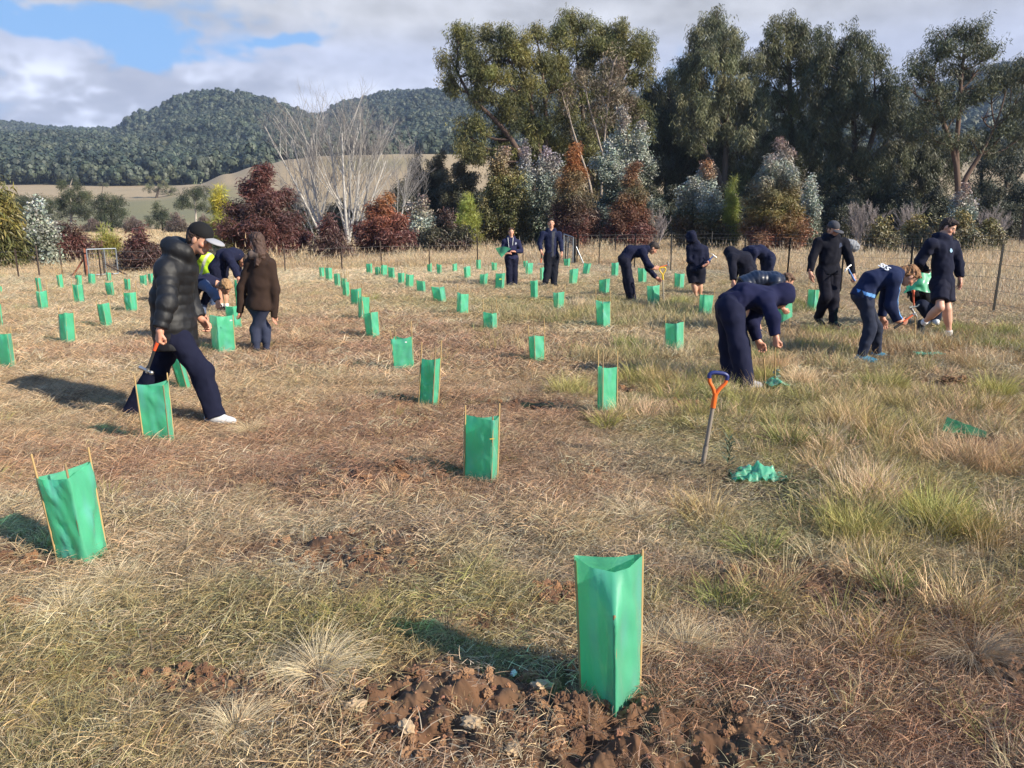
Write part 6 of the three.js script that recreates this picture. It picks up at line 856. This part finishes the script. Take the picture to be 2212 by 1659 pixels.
// a hammer: pixel ends of the handle (butt, head) and which way the claw points
function hammer(label, d, butt, headAt, o) {
  const a = at(butt[0], butt[1], d), b = at(headAt[0], headAt[1], d - (o.dz ?? 0)), t = thing('hammer', a, label, 'hammer'), e = b.clone().sub(a), n = e.clone().normalize(), L = 0.30, dir = n, s = (o.side ?? V(1, 0, 0)).clone().addScaledVector(n, -(o.side ?? V(1, 0, 0)).dot(n)).normalize(), P = (x, y) => dir.clone().multiplyScalar(y).addScaledVector(s, x), len = Math.max(o.len ?? 0, e.length());
  part(t, 'grip', limb([P(0, 0), P(0.004, len * 0.2), P(0, len * 0.42)], 0.017, 0.014, 10, 3), std(o.grip, 0.5)); part(t, 'handle', limb([P(0, len * 0.41), P(0, len * 0.94)], 0.0125, 0.011, 10, 2), std(o.shaft, 0.45));
  const steel = std([0.55, 0.53, 0.50], 0.32, { metalness: 0.9 }), y = len * 0.97;
  part(t, 'head', mergeGeometries([limb([P(-0.075, y), P(-0.05, y), P(-0.03, y)], 0.017, 0.014, 12, 1), limb([P(-0.035, y), P(0.022, y)], 0.0125, 0.0125, 10, 1), limb([P(0, y - 0.025), P(0, y + 0.018)], 0.013, 0.013, 10, 1)]), steel);
  if (o.ball) { const g = new THREE.SphereGeometry(0.019, 12, 8), c = P(0.04, y); g.translate(c.x, c.y, c.z); part(t, 'ball_peen', g, steel); }
  else { const c = s.clone().cross(n).multiplyScalar(0.009); part(t, 'claw', mergeGeometries([-1, 1].map((k) => limb([P(0.018, y).addScaledVector(c, k * 0.5), P(0.052, y - 0.004).addScaledVector(c, k), P(0.085, y - 0.030).addScaledVector(c, k * 1.2)], 0.0105, 0.004, 8, 3))), steel); }
  return t;
}
const ZA = [263.3, 466.3, 0.5015], ZB = [1525.1, 510.2, 0.3633], ZD = [1810.4, 455.3, 0.3632], Z4 = [1645.8, 438.9, 0.2811], Z3 = [1206.9, 438.9, 0.28105], ZC = [1064.3, 460.8, 0.1844];
const zp = (z, x, y) => [z[0] + z[2] * x, z[1] + z[2] * y];
// walking man with the ball hammer
person({ z: ZA, base: [330, 905], d: 6.62, S: 1.05, yaw: 88, cell: 0.0115, fine: 0.0045, handCell: 0.0042, label: 'person in black puffer coat and cap striding right with a hammer', face: [82, 24], headScale: 1.0,
  pel: [225, 465], spn: [212, 360], che: [236, 232], nek: [268, 172], hed: [338, 98], elR: [196, 372, 1], wrR: [165, 486, 0.6], elL: [290, 360, -0.2], wrL: [335, 440, 0.2], knR: [346, 670, 0.3], anR: [398, 852, 0], knL: [150, 672, -0.3], anL: [42, 850, -0.2], footR: [88, 2], footL: [80, 22],
  handR: { to: [158, 525], pose: 'grip', thumb: [0.6, -0.3, 0.6], palm: [0.3, 0, -1] }, handL: { to: [362, 468], pose: 'pinch', thumb: [0.6, 0.6, 0.3], palm: [0, -0.4, 0.9] },
  top: { name: 'puffer_coat', c: BLACK, rough: 0.62, r: 0.050, sleeve: 0.030, hem: 0.20, flare: 0.0, quilt: [0.085, 0.010], hoodDown: 0.070, hoodUp: 0.045, hoodOut: 1.05, fold: 0.004, fr: 12 }, bot: { c: NAVYT, r: 0.026, cuff: 0.056, long: 0.03, fold: 0.010, fr: 7 }, shoe: { c: [0.55, 0.56, 0.58], sole: [0.62, 0.62, 0.60] }, hair: { c: [0.07, 0.04, 0.025], front: 0.5 }, cap: { c: [0.010, 0.010, 0.011], brim: [0.30, 0.30, 0.32], drop: 0.004 } });
hammer('ball peen hammer with orange and black handle in the hand of the striding man', 6.36, zp(ZA, 162, 512), zp(ZA, 108, 672), { grip: [0.75, 0.10, 0.03], shaft: [0.03, 0.03, 0.03], side: V(1, 0.2, 0.15), ball: true });
// long haired girl in the brown coat
person({ z: ZA, base: [600, 588], d: 10.1, S: 0.96, yaw: 165, cell: 0.014, fine: 0.006, label: 'person in brown hooded coat and grey leggings with long dark hair, seen from behind', face: [225, 12], headScale: 1.04,
  pel: [590, 385], spn: [592, 290], che: [598, 205], nek: [592, 165], hed: [580, 112], elR: [516, 310, 0.2], wrR: [510, 396, 0.4], elL: [662, 318, 0.2], wrL: [656, 416, 0.4], knR: [574, 486, -0.2], anR: [580, 580, 0], knL: [620, 486, -0.2], anL: [623, 580, 0], footR: [200, 0], footL: [150, 0], shL: [638, 208, 0], shR: [552, 205, 0], handL: {}, handR: {},
  top: { name: 'coat', c: [0.032, 0.019, 0.014], fold: 0.006, r: 0.018, sleeve: 0.016, hem: 0.055, flare: 0.022, hoodDown: 0.050, hoodUp: -0.02, hoodOut: 1.0, cuffAt: 1.25, paint: (p, J, f) => { const q = p.clone().sub(J.nek), b = q.dot(f.fwd); return q.length() < 0.19 && b < 0.02 && q.y > -0.06 && Math.abs(q.dot(f.left)) < 0.07 ? [0.15, 0.11, 0.09] : [0.034, 0.020, 0.015]; } }, bot: { c: [0.035, 0.042, 0.075], r: 0.004, cuff: 0.036, long: 0.0, fold: 0.003, flat: true }, shoe: { c: [0.02, 0.02, 0.02], sole: [0.5, 0.5, 0.5] }, socks: 0.12,
  hair: { c: [0.065, 0.034, 0.024], front: 0.4, fall: [[[0, 0.02, -0.06], [0.02, -0.16, -0.07], 0.07, 0.06], [[0.02, -0.16, -0.07], [0.07, -0.30, -0.04], 0.058, 0.03], [[-0.03, -0.05, -0.06], [-0.02, -0.22, -0.08], 0.05, 0.035]] } });
// blond boy bending over a guard
{
  const P = person({ z: ZA, base: [300, 590], d: 10.9, S: 0.92, yaw: 80, cell: 0.014, fine: 0.0055, label: 'blond person in navy top with grey sleeves bending over the guard with white sticker', face: [62, 58, 10], pel: [282, 340], spn: [318, 290], che: [372, 288], nek: [400, 290], hed: [447, 306, 0.05], elR: [392, 330, 0.9], wrR: [412, 366, 0.2], elL: [345, 390, 0.2], wrL: [352, 425, 0.3], knR: [300, 455, 0.2], anR: [290, 570, 0], knL: [280, 455, -0.2], anL: [262, 570, 0],
    handR: { to: [414, 400], pose: 'grip' }, handL: { to: [366, 452], pose: 'pinch' }, top: { name: 'jersey', r: 0.022, hem: 0.05, paint: (p, J) => { const arm = Math.min(bone(J.shR, J.elR, 0.05, 0.04)(p.x, p.y, p.z), bone(J.elR, J.wrR, 0.05, 0.04)(p.x, p.y, p.z), bone(J.elL, J.wrL, 0.05, 0.04)(p.x, p.y, p.z)); return arm < 0.03 && p.distanceTo(J.shR) > 0.05 ? [0.09, 0.11, 0.17] : [0.012, 0.013, 0.034]; } }, bot: { c: NAVYT, shorts: 0.85, r: 0.03 }, shoe: {}, socks: 0.2, hair: { c: [0.33, 0.19, 0.085], front: 0.6 } });
}
// dark bending figure behind, and the one in the bright vest
person({ z: ZA, base: [440, 408], d: 14.4, S: 1, yaw: 70, cell: 0.018, fine: 0.008, label: 'person in navy jacket and shorts bending, between the blond head and the brown coat', face: [80, 70], pel: [418, 222], spn: [440, 175], che: [480, 168], nek: [505, 172], hed: [528, 195, -0.1], elR: [487, 225, 0.8], wrR: [500, 265, 0.3], elL: [500, 215, -0.8], wrL: [505, 262, -0.3], knR: [446, 318, 0.3], anR: [450, 392, 0], knL: [424, 318, -0.2], anL: [426, 392, 0], handR: { pose: 'pinch' }, handL: { pose: 'pinch' }, top: { name: 'jacket', c: [0.011, 0.013, 0.034], r: 0.032 }, bot: { c: NAVYT, shorts: 0.75, r: 0.03 }, shoe: { c: [0.02, 0.02, 0.02] }, socks: 0.2, hair: { c: [0.05, 0.03, 0.02] } });
person({ z: ZA, base: [375, 400], d: 15.4, S: 1, yaw: -60, cell: 0.018, fine: 0.008, label: 'person in bright yellow green vest bending, mostly hidden behind the man in black', face: [-70, 60], pel: [380, 238], spn: [372, 190], che: [338, 172], nek: [322, 172], hed: [302, 190], elR: [322, 225, 0.6], wrR: [318, 270, 0.2], elL: [345, 222, -0.6], wrL: [340, 268, -0.2], knR: [372, 318, 0.2], anR: [378, 388, 0], knL: [392, 318, 0], anL: [395, 388, 0], top: { name: 'vest', r: 0.03, paint: (p, J, f) => Math.abs(p.clone().sub(J.spn).dot(f.upC)) < 0.025 ? [0.45, 0.45, 0.42] : [0.42, 0.62, 0.03] }, bot: { c: [0.06, 0.09, 0.16], r: 0.02 }, shoe: {}, hair: { c: [0.05, 0.03, 0.02] } });
// two standing at the back
{
  const P = person({ z: ZC, base: [225, 855], d: 20.2, S: 0.9, yaw: 12, cell: 0.02, fine: 0.0075, handCell: 0.007, label: 'person with brown hair and white hood cords holding a sheet of green plastic', face: [8, 6], pel: [222, 520], che: [216, 345], nek: [215, 290], hed: [216, 218], elR: [112, 440, 0.3], wrR: [162, 472, 1], elL: [332, 440, 0.3], wrL: [262, 450, 1], knR: [192, 700, 0.3], anR: [194, 828, 0], knL: [258, 700, 0.3], anL: [258, 828, 0], shR: [140, 335, 0], shL: [296, 335, 0], handR: { to: [200, 462], pose: 'pinch' }, handL: { to: [225, 440], pose: 'pinch' }, footR: [-15, 0], footL: [30, 0], top: { c: [0.018, 0.020, 0.055], r: 0.024, hem: 0.05, hoodDown: 0.045 }, bot: { c: NAVYT, r: 0.022, cuff: 0.055 }, shoe: { c: [0.015, 0.015, 0.015], sole: [0.03, 0.03, 0.03] }, hair: { c: [0.08, 0.045, 0.028], front: 0.55, fringe: 0.034 } });
  for (const [x0, y0, x1, y1] of [[178, 285, 190, 400], [240, 285, 232, 375]]) part(P.t, 'hood_cord', limb([onCloth(P, { z: ZC, at: [x0, y0] }), onCloth(P, { z: ZC, at: [(x0 + x1) / 2, (y0 + y1) / 2] }), onCloth(P, { z: ZC, at: [x1, y1] })], 0.007, 0.007, 6, 2), std([0.7, 0.7, 0.68], 0.8));
  const e = onCloth(P, { z: ZC, at: [268, 352] }), g = new THREE.CylinderGeometry(0.035, 0.02, 0.008, 5); const m = part(P.t, 'emblem', g, std([0.5, 0.52, 0.58], 0.7)); m.position.copy(e); m.rotation.x = 1.5;
  const dd = 19.75, B = at(...zp(ZC, 120, 455), dd); sheet('plastic_sleeve', B, 'green plastic sleeve held flat in the hands of the brown haired boy', 'plastic sleeve', (u, v) => at(...zp(ZC, lerp(lerp(30, 215, u), lerp(102, 178, u), v), lerp(lerp(412, 432, u) - 34 * Math.sin(u * 2.6), lerp(518, 440, u), v)), dd - 0.12 * Math.sin(u * 3) * (1 - v)).sub(B), 14, 8);
}
{
  const P = person({ z: ZC, base: [665, 852], d: 20.3, S: 1.04, yaw: 8, cell: 0.02, fine: 0.0075, handCell: 0.007, label: 'tall person in open navy jacket standing with a hammer by the mesh gate', face: [4, 4], pel: [690, 495], che: [682, 265], nek: [686, 200], hed: [684, 115], elR: [552, 350, 0.3], wrR: [566, 438, 0.9], elL: [800, 350, 0.3], wrL: [808, 452, 0.7], knR: [642, 680, 0.3], anR: [618, 805, 0.3], knL: [722, 680, 0.3], anL: [716, 822, 0.3], shR: [590, 245, 0], shL: [776, 245, 0], handR: { to: [572, 490], pose: 'grip' }, handL: { to: [810, 510] }, footR: [-35, 0], footL: [40, 0],
    top: { name: 'jacket', r: 0.022, hem: 0.04, hoodDown: 0.042, paint: (p, J, f) => { const q = p.clone().sub(J.che), x = q.dot(f.left); return q.dot(f.fwd) > 0.03 && x > 0.0 && x < 0.06 + 0.04 * clamp(q.y * 4 + 0.5) && p.y < J.nek.y - 0.02 ? [0.045, 0.048, 0.06] : [0.012, 0.016, 0.045]; } }, bot: { c: [0.009, 0.010, 0.017], r: 0.03, cuff: 0.05 }, shoe: { c: [0.012, 0.012, 0.012], sole: [0.02, 0.02, 0.02] }, hair: { c: [0.022, 0.014, 0.010], front: 0.9, line: 0.015 } });
  hammer('small hammer with orange handle hanging from the hand of the tall boy', 19.85, zp(ZC, 574, 478), zp(ZC, 566, 560), { grip: [0.02, 0.02, 0.02], shaft: [0.75, 0.13, 0.03], side: V(1, -0.2, 0), len: 0.26 });
}
// bending boy with the claw hammer
person({ z: Z3, base: [560, 768], d: 16.1, S: 1.03, yaw: 82, cell: 0.017, fine: 0.007, handCell: 0.006, label: 'person in navy hoodie bending with a claw hammer over a guard, centre right', face: [85, 48], pel: [508, 432], spn: [548, 372], che: [640, 372], nek: [680, 350], hed: [728, 345], elR: [690, 474, 0.9], wrR: [728, 502, 0.3], elL: [688, 500, -0.6], wrL: [748, 572, -0.2], knR: [545, 595, 0.3], anR: [566, 735, 0], knL: [528, 595, -0.2], anL: [548, 735, 0], handR: { to: [762, 500], pose: 'grip', thumb: [0.3, 1, 0] }, handL: { to: [785, 600], pose: 'pinch' }, top: { r: 0.023, hem: 0.05, hoodDown: 0.05, c: [0.010, 0.012, 0.034] }, bot: { c: [0.010, 0.011, 0.024], r: 0.026, cuff: 0.052, long: 0.04 }, shoe: { c: [0.012, 0.012, 0.012], sole: [0.02, 0.02, 0.02] }, hair: { c: [0.028, 0.017, 0.012], front: 0.8 } });
hammer('claw hammer with orange handle held by the boy bending at centre right', 15.95, zp(Z3, 745, 503), zp(Z3, 800, 486), { grip: [0.75, 0.13, 0.03], shaft: [0.75, 0.13, 0.03], side: V(0.2, -1, 0), len: 0.28 });
// hooded boy seen from behind
person({ z: Z3, base: [1060, 742], d: 16.7, S: 1.0, yaw: 160, cell: 0.017, fine: 0.0075, handCell: 0.0065, label: 'person in navy hood and shorts seen from behind, hands clasped holding a hammer', face: [200, 5], pel: [1056, 505], che: [1062, 355], nek: [1050, 308], hed: [1014, 262], shL: [1008, 345, 0], shR: [1122, 355, 0], elL: [1006, 440, 0.3], wrL: [1085, 478, 1], elR: [1142, 445, 0.3], wrR: [1120, 478, 1], knL: [1040, 625, 0.1], anL: [1058, 722, 0], knR: [1084, 625, -0.2], anR: [1092, 715, -0.2], handL: { to: [1125, 480], pose: 'grip' }, handR: { to: [1150, 462], pose: 'grip' }, top: { r: 0.024, hem: 0.05, hoodUp2: 1, c: [0.010, 0.012, 0.030] }, bot: { c: [0.010, 0.011, 0.022], shorts: 0.88, r: 0.03 }, shoe: { c: [0.02, 0.02, 0.02] }, hair: null });
hammer('claw hammer with blue handle behind the back of the hooded boy', 16.5, zp(Z3, 1118, 482), zp(Z3, 1182, 412), { grip: [0.03, 0.09, 0.35], shaft: [0.03, 0.12, 0.42], side: V(-1, -0.3, 0), len: 0.3 });
// the knot of bending people
person({ z: ZB, base: [240, 420], d: 14.2, S: 1, yaw: -130, cell: 0.017, fine: 0.0075, label: 'person in dark hoodie bending away, left of the bending group', face: [-110, 40], pel: [248, 198], spn: [228, 140], che: [178, 128], nek: [158, 118], hed: [143, 112], elR: [170, 205, -0.4], wrR: [168, 265, -0.3], elL: [158, 200, 0.5], wrL: [162, 262, 0.4], knL: [232, 320, -0.2], anL: [240, 430, 0], knR: [278, 320, -0.2], anR: [280, 430, 0], handL: {}, handR: {}, top: { r: 0.036, c: [0.009, 0.010, 0.020], hem: 0.02, hoodUp2: 1 }, bot: { c: [0.010, 0.010, 0.020], r: 0.026 }, shoe: {} });
person({ z: ZB, base: [360, 330], d: 17.2, S: 1.02, yaw: -75, cell: 0.018, fine: 0.008, label: 'person in navy bending left, farthest of the bending group', face: [-80, 60], pel: [368, 128], spn: [320, 88], che: [262, 92], nek: [235, 100], hed: [210, 118], elR: [262, 165, 0.5], wrR: [258, 220, 0.2], elL: [270, 160, -0.5], wrL: [265, 220, -0.2], knL: [372, 230, -0.2], anL: [380, 320, 0], knR: [352, 230, 0.3], anR: [350, 320, 0], top: { r: 0.034, c: [0.011, 0.014, 0.040], hem: 0.03 }, bot: { c: [0.014, 0.018, 0.045], r: 0.028 }, shoe: {}, hair: { c: [0.03, 0.02, 0.015] } });
person({ z: ZB, base: [320, 585], d: 11.7, S: 0.96, yaw: 78, cell: 0.013, fine: 0.0065, label: 'person in quilted dark blue jacket with brown ponytail, bending behind the hooded boy', face: [75, 45], pel: [232, 290], spn: [300, 258], che: [405, 262], nek: [445, 262], hed: [482, 268], elR: [420, 360, 0.7], wrR: [455, 428, 0.2], elL: [432, 350, -0.7], wrL: [468, 420, -0.3], knR: [290, 440, 0.4], anR: [322, 562, 0], knL: [262, 440, -0.2], anL: [282, 555, -0.2], handR: { to: [475, 450], pose: 'pinch' }, handL: { to: [485, 445], pose: 'pinch' }, footR: [75, 0], top: { name: 'quilted_jacket', c: [0.010, 0.016, 0.036], rough: 0.42, r: 0.036, sleeve: 0.03, quilt: [0.062, 0.014], hem: 0.05, fold: 0.004, cell: 0.011 }, bot: { c: [0.012, 0.013, 0.025], shorts: 0.8, r: 0.02 }, shoe: { c: [0.05, 0.055, 0.07], sole: [0.3, 0.3, 0.3] }, socks: 0.06, sockC: [0.05, 0.05, 0.06], hair: { c: [0.12, 0.06, 0.03], front: 0.4, fall: [[[0, 0.04, -0.08], [0, -0.05, -0.17], 0.028, 0.032], [[0, -0.05, -0.17], [0, -0.13, -0.25], 0.032, 0.012]] } });
{ const d = 11.55, B = at(...zp(ZB, 465, 440), d); sheet('plastic_sleeve', B, 'green plastic sleeve held out below the head of the hooded bending boy', 'plastic sleeve', (u, v) => at(...zp(ZB, lerp(lerp(412, 512, u), lerp(428, 514, u), v), lerp(lerp(440, 352, u) - 25 * Math.sin(u * 3.1), lerp(524, 478, u), v)), d - 0.05 * Math.sin(u * 3.1) + 0.015 * noise3(u * 5, v * 4, 2)).sub(B), 12, 10); const C2 = at(...zp(ZB, 500, 545), d + 0.05); C2.y = height(C2.x, C2.z); const t = thing('bamboo_stake', C2, 'thin bamboo stake below the held out plastic sleeve', 'stake'); part(t, 'cane', stakeGeo(V(0, -0.05, 0), at(...zp(ZB, 497, 480), d + 0.05).sub(C2), 0.006), bamboo); }
person({ z: ZB, base: [200, 885], d: 8.05, S: 1.04, yaw: 84, cell: 0.012, fine: 0.005, handCell: 0.0044, label: 'person in navy hood and wide trousers bending over two stakes, nearest on the right', face: [80, 66], pel: [140, 415], spn: [228, 352], che: [345, 372], nek: [392, 362], hed: [446, 368], shR: [352, 385, 0.17], shL: [318, 420, -0.17], elR: [402, 492, 0.5], wrR: [416, 592, 0.2], elL: [272, 520, 0.3], wrL: [306, 618, 0.3], knR: [196, 640, 0.4], anR: [226, 850, 0], knL: [136, 640, -0.3], anL: [150, 840, -0.2], handR: { to: [414, 660], pose: 'grip', thumb: [0.3, 0.2, 1] }, handL: { to: [345, 690], pose: 'pinch', thumb: [1, 0.3, 0.4] }, top: { r: 0.028, sleeve: 0.024, hem: 0.04, hoodUp2: 1, c: [0.012, 0.014, 0.046], fold: 0.010, fr: 6.5 }, bot: { c: [0.011, 0.013, 0.036], r: 0.036, cuff: 0.066, long: 0.06, fold: 0.009, fr: 6 }, shoe: { c: [0.3, 0.3, 0.32], sole: [0.5, 0.5, 0.5] }, hair: { c: [0.03, 0.018, 0.012], front: 0.4 } });
for (const [a, b, lb] of [[[362, 852], [343, 728], 'short bamboo stake under the left hand of the hooded bending boy'], [[410, 888], [412, 632], 'bamboo stake gripped upright by the hooded bending boy']]) { const d = 8.02, B = at(...zp(ZB, ...a), d); B.y = height(B.x, B.z); const t = thing('bamboo_stake', B, lb, 'stake'); part(t, 'cane', stakeGeo(V(0, -0.05, 0), at(...zp(ZB, ...b), d - 0.12).sub(B), 0.0075), bamboo); }
// man in the grey cap
{
  const P = person({ z: Z4, base: [520, 945], d: 12.6, S: 1.06, yaw: 14, cell: 0.0145, fine: 0.0055, handCell: 0.005, label: 'person in black hoodie and grey cap walking with a blue handled hammer', face: [18, 18], pel: [515, 520], che: [532, 330], nek: [540, 268], hed: [548, 202], shR: [438, 300, 0], shL: [632, 305, 0], elR: [388, 420, 0.3], wrR: [370, 528, 0.5], elL: [672, 425, 0.3], wrL: [696, 545, 0.5], knR: [492, 715, 0.3], anR: [436, 870, -0.9], knL: [550, 730, 0.5], anL: [548, 905, 0.1], handR: { to: [376, 585] }, handL: { to: [712, 590], pose: 'grip' }, footR: [20, 25], footL: [20, 0], top: { c: [0.009, 0.0095, 0.016], r: 0.022, hem: 0.05, hoodDown: 0.05, hoodUp: 0.015 }, bot: { c: [0.010, 0.010, 0.018], r: 0.020, cuff: 0.042 }, shoe: { c: [0.013, 0.013, 0.013], sole: [0.05, 0.05, 0.05] }, hair: { c: [0.05, 0.03, 0.02], front: 0.4 }, cap: { c: [0.06, 0.06, 0.07], drop: 0.02 } });
  const e = onCloth(P, { z: Z4, at: [597, 322] }), m = part(P.t, 'emblem', new THREE.CylinderGeometry(0.045, 0.03, 0.008, 5), std([0.035, 0.05, 0.10], 0.7)); m.position.copy(e); m.rotation.x = 1.45;
  hammer('hammer with blue handle in the hand of the man in the grey cap', 12.35, zp(Z4, 716, 598), zp(Z4, 684, 540), { grip: [0.10, 0.22, 0.50], shaft: [0.10, 0.22, 0.50], side: V(-0.2, -1, 0.3), len: 0.26 });
  const d = 17.4, B = at(1842, 530, d), fr = frame(0), g = nets(wrinkled(blend([ball(V(0, 0, 0), 0.13, 0.11, 0.1, fr), ball(V(-0.10, 0.07, 0), 0.10, 0.07, 0.09, fr), bone(V(0.02, -0.10, 0), V(0.09, -0.06, 0.02), 0.05, 0.06)], 0.05), 0.014, 14, 2), 0.012); const t = thing('grey_jumper', B, 'grey cloth bundle hung on the wire fence behind the man in the grey cap', 'clothing'); part(t, 'cloth', g, cloth([0.24, 0.25, 0.27], 0.95));
}
// girl in the striped jacket
{
  const P = person({ z: ZD, base: [180, 890], d: 9.55, S: 0.99, yaw: 78, cell: 0.012, fine: 0.0055, handCell: 0.0048, label: 'person in navy jacket with light blue stripes and white letters, bending with a hammer', face: [80, 62], pel: [150, 500], spn: [200, 420], che: [305, 385], nek: [362, 375], hed: [428, 392], shR: [335, 410, 0.16], shL: [305, 375, -0.16], elR: [312, 565, 0.7], wrR: [358, 656, 0.2], elL: [280, 540, -0.5], wrL: [262, 630, 0.2], knR: [192, 700, 0.4], anR: [142, 862, 0.1], knL: [225, 690, -0.2], anL: [232, 842, -0.3], footR: [75, 0], footL: [85, 0], handR: { to: [392, 662], pose: 'grip', thumb: [0.3, 1, 0.2] }, handL: { to: [268, 670] },
    top: { name: 'striped_jacket', r: 0.028, sleeve: 0.028, hem: 0.06, flare: 0, fold: 0.008, cell: 0.010, paint: (p, J, f) => {
      const base = [0.011, 0.018, 0.055], light = [0.14, 0.33, 0.66];
      for (const [a, b] of [['shR', 'elR'], ['elR', 'wrR']]) { const A0 = J[a], ax = J[b].clone().sub(A0), L = ax.length(); ax.divideScalar(L); const q = p.clone().sub(A0), s = q.dot(ax); if (s < (a === 'shR' ? -0.02 : 0) || s > L) continue; q.addScaledVector(ax, -s); if (q.length() > 0.12) continue; const out = V(1, 0.15, 0.3).addScaledVector(ax, -V(1, 0.15, 0.3).dot(ax)).normalize(), sd = ax.clone().cross(out), ang = q.dot(sd); if (q.dot(out) > 0 && (Math.abs(ang) < 0.008 || Math.abs(ang - 0.028) < 0.008 || Math.abs(ang + 0.028) < 0.008)) return light; }
      const q = p.clone().sub(J.pel), s = q.dot(f.up), w = q.dot(f.fwd); if (p.z > J.pel.z && Math.abs(s - 0.0 - 0.25 * Math.max(0, w + 0.02)) < 0.018 && w > -0.10 && w < 0.16 && p.distanceTo(J.elR) > 0.12) return light; return base; } },
    bot: { c: [0.022, 0.027, 0.048], r: 0.012, cuff: 0.042, long: 0.0 }, shoe: { c: [0.02, 0.20, 0.34], sole: [0.05, 0.32, 0.45] }, hair: { c: [0.24, 0.115, 0.045], front: 0.45, fall: [[[0, 0.05, -0.08], [0.0, -0.06, -0.10], 0.06, 0.06], [[0, -0.06, -0.10], [0.03, -0.14, -0.04], 0.055, 0.03]] } });
  const font = await new FontLoader().loadAsync('fonts/droid/droid_sans_bold.typeface.json'), white = std([0.7, 0.72, 0.75], 0.7), spine = P.J.che.clone().sub(P.J.spn).normalize();
  ['S', 'S', 'S'].forEach((ch, i) => { const g = new TextGeometry(ch, { font, size: 0.078, depth: 0.010, curveSegments: 5 }); g.center(); const at2 = onCloth(P, { z: ZD, at: [[258, 324], [277, 333], [296, 345]][i] }); const m = part(P.t, 'letter', g, white); m.position.copy(at2); const x = V(0.55, -0.35, 0.75).normalize(), z = V(-0.1, 0.85, 0.55).normalize(), y = z.clone().cross(x).normalize(); m.quaternion.setFromRotationMatrix(new THREE.Matrix4().makeBasis(y.clone().cross(z), y, z)); });
  hammer('claw hammer with orange handle and black grip held by the girl in stripes', 9.35, zp(ZD, 334, 698), zp(ZD, 440, 622), { grip: [0.02, 0.02, 0.02], shaft: [0.70, 0.14, 0.05], side: V(0.35, -0.9, 0), len: 0.3 });
}
// crouching figure half hidden
person({ z: ZD, base: [560, 668], d: 12.6, S: 1, yaw: -40, cell: 0.016, fine: 0.008, label: 'person in black crouching behind the girl in stripes, holding green plastic', face: [-50, 50], pel: [575, 560], spn: [550, 520], che: [508, 470], nek: [492, 445], hed: [478, 420], elR: [462, 520, 0.6], wrR: [448, 480, 0.5], elL: [520, 540, 0.9], wrL: [515, 480, 0.3], knR: [500, 560, 0.9], anR: [545, 640, 0], knL: [598, 560, 0.8], anL: [582, 640, 0.1], footL: [-20, 0], top: { c: BLACK, r: 0.04, hem: 0.04 }, bot: { c: [0.012, 0.016, 0.035], r: 0.025 }, shoe: { c: [0.6, 0.6, 0.6], sole: [0.65, 0.65, 0.65] }, hair: { c: [0.03, 0.02, 0.014] } });
hammer('hammer with red handle hanging head down behind the face of the girl in stripes', 12.1, zp(ZD, 446, 470), zp(ZD, 450, 548), { grip: [0.55, 0.07, 0.03], shaft: [0.55, 0.10, 0.05], side: V(1, 0.1, 0), len: 0.28 });
{ const d = 11.9, B = at(...zp(ZD, 500, 430), d); sheet('plastic_sleeve', B, 'bunch of shiny green plastic sleeves between the girl in stripes and the striding boy', 'plastic sleeve', (u, v) => { const a = u * 6.283, rr = 0.02 + lerp(0.03, 0.26, Math.pow(v, 0.8)) * (0.8 + 0.35 * noise3(Math.cos(a) * 2, v * 3, Math.sin(a) * 2)); return at(...zp(ZD, lerp(522, 485, v), lerp(352, 476, v) - 10 * Math.cos(a * 3)), d).sub(B).add(V(Math.cos(a) * rr, 0.02 * noise3(u * 9, v * 5, 2), Math.sin(a) * rr * 0.6)); }, 40, 14); }
for (const [a, b, d, lb] of [[[457, 855], [458, 590], 10.0, 'bamboo stake standing below the claw hammer of the girl in stripes'], [[498, 880], [508, 740], 9.9, 'short bamboo stake below the lifted shoe of the striding boy'], [[528, 600], [530, 480], 12.3, 'bamboo stake behind the lifted leg of the striding boy']]) { const B = at(...zp(ZD, ...a), d); B.y = Math.min(B.y, height(B.x, B.z)); const t = thing('bamboo_stake', B, lb, 'stake'); part(t, 'cane', stakeGeo(V(0, -0.05, 0), at(...zp(ZD, ...b), d).sub(B), 0.0068), bamboo); }
// striding boy in shorts
{
  const P = person({ z: ZD, base: [640, 762], d: 11.2, S: 1.05, yaw: 42, cell: 0.0135, fine: 0.0052, handCell: 0.005, label: 'person in navy hoodie, shorts and white socks striding at the right by the fence', face: [48, 28, -6], pel: [622, 430], che: [622, 222], nek: [636, 160], hed: [656, 98], shR: [552, 200, 0.1], shL: [688, 212, -0.1], elR: [486, 300, -0.5], wrR: [516, 350, -0.9], elL: [715, 315, 0.2], wrL: [724, 398, 0.3], knR: [606, 575, 0.6], anR: [500, 675, -0.9], knL: [650, 585, 0.4], anL: [662, 742, 0], handL: { to: [724, 445], thumb: [0.2, -0.1, 1] }, handR: { pose: 'grip' }, footR: [-5, 62], footL: [62, 0], top: { c: [0.010, 0.012, 0.028], r: 0.028, sleeve: 0.026, hem: 0.06, hoodDown: 0.05, hoodUp: 0.012 }, bot: { c: [0.011, 0.012, 0.026], shorts: 0.72, r: 0.026 }, shoe: { c: [0.014, 0.014, 0.016], sole: [0.16, 0.15, 0.16] }, socks: 0.2, hair: { c: [0.035, 0.020, 0.014], front: 0.7, fringe: 0.036, extra: [[[-0.03, 0.09, 0.07], [0.05, 0.05, 0.10], 0.024, 0.014]] }, skin: [0.58, 0.32, 0.22] });
  const e = onCloth(P, { z: ZD, at: [672, 236] }), m = part(P.t, 'emblem', new THREE.CylinderGeometry(0.035, 0.026, 0.008, 5), std([0.25, 0.40, 0.55], 0.7)); m.position.copy(e); m.rotation.set(1.45, 0, -0.5);
}
renderer.render(scene, camera);
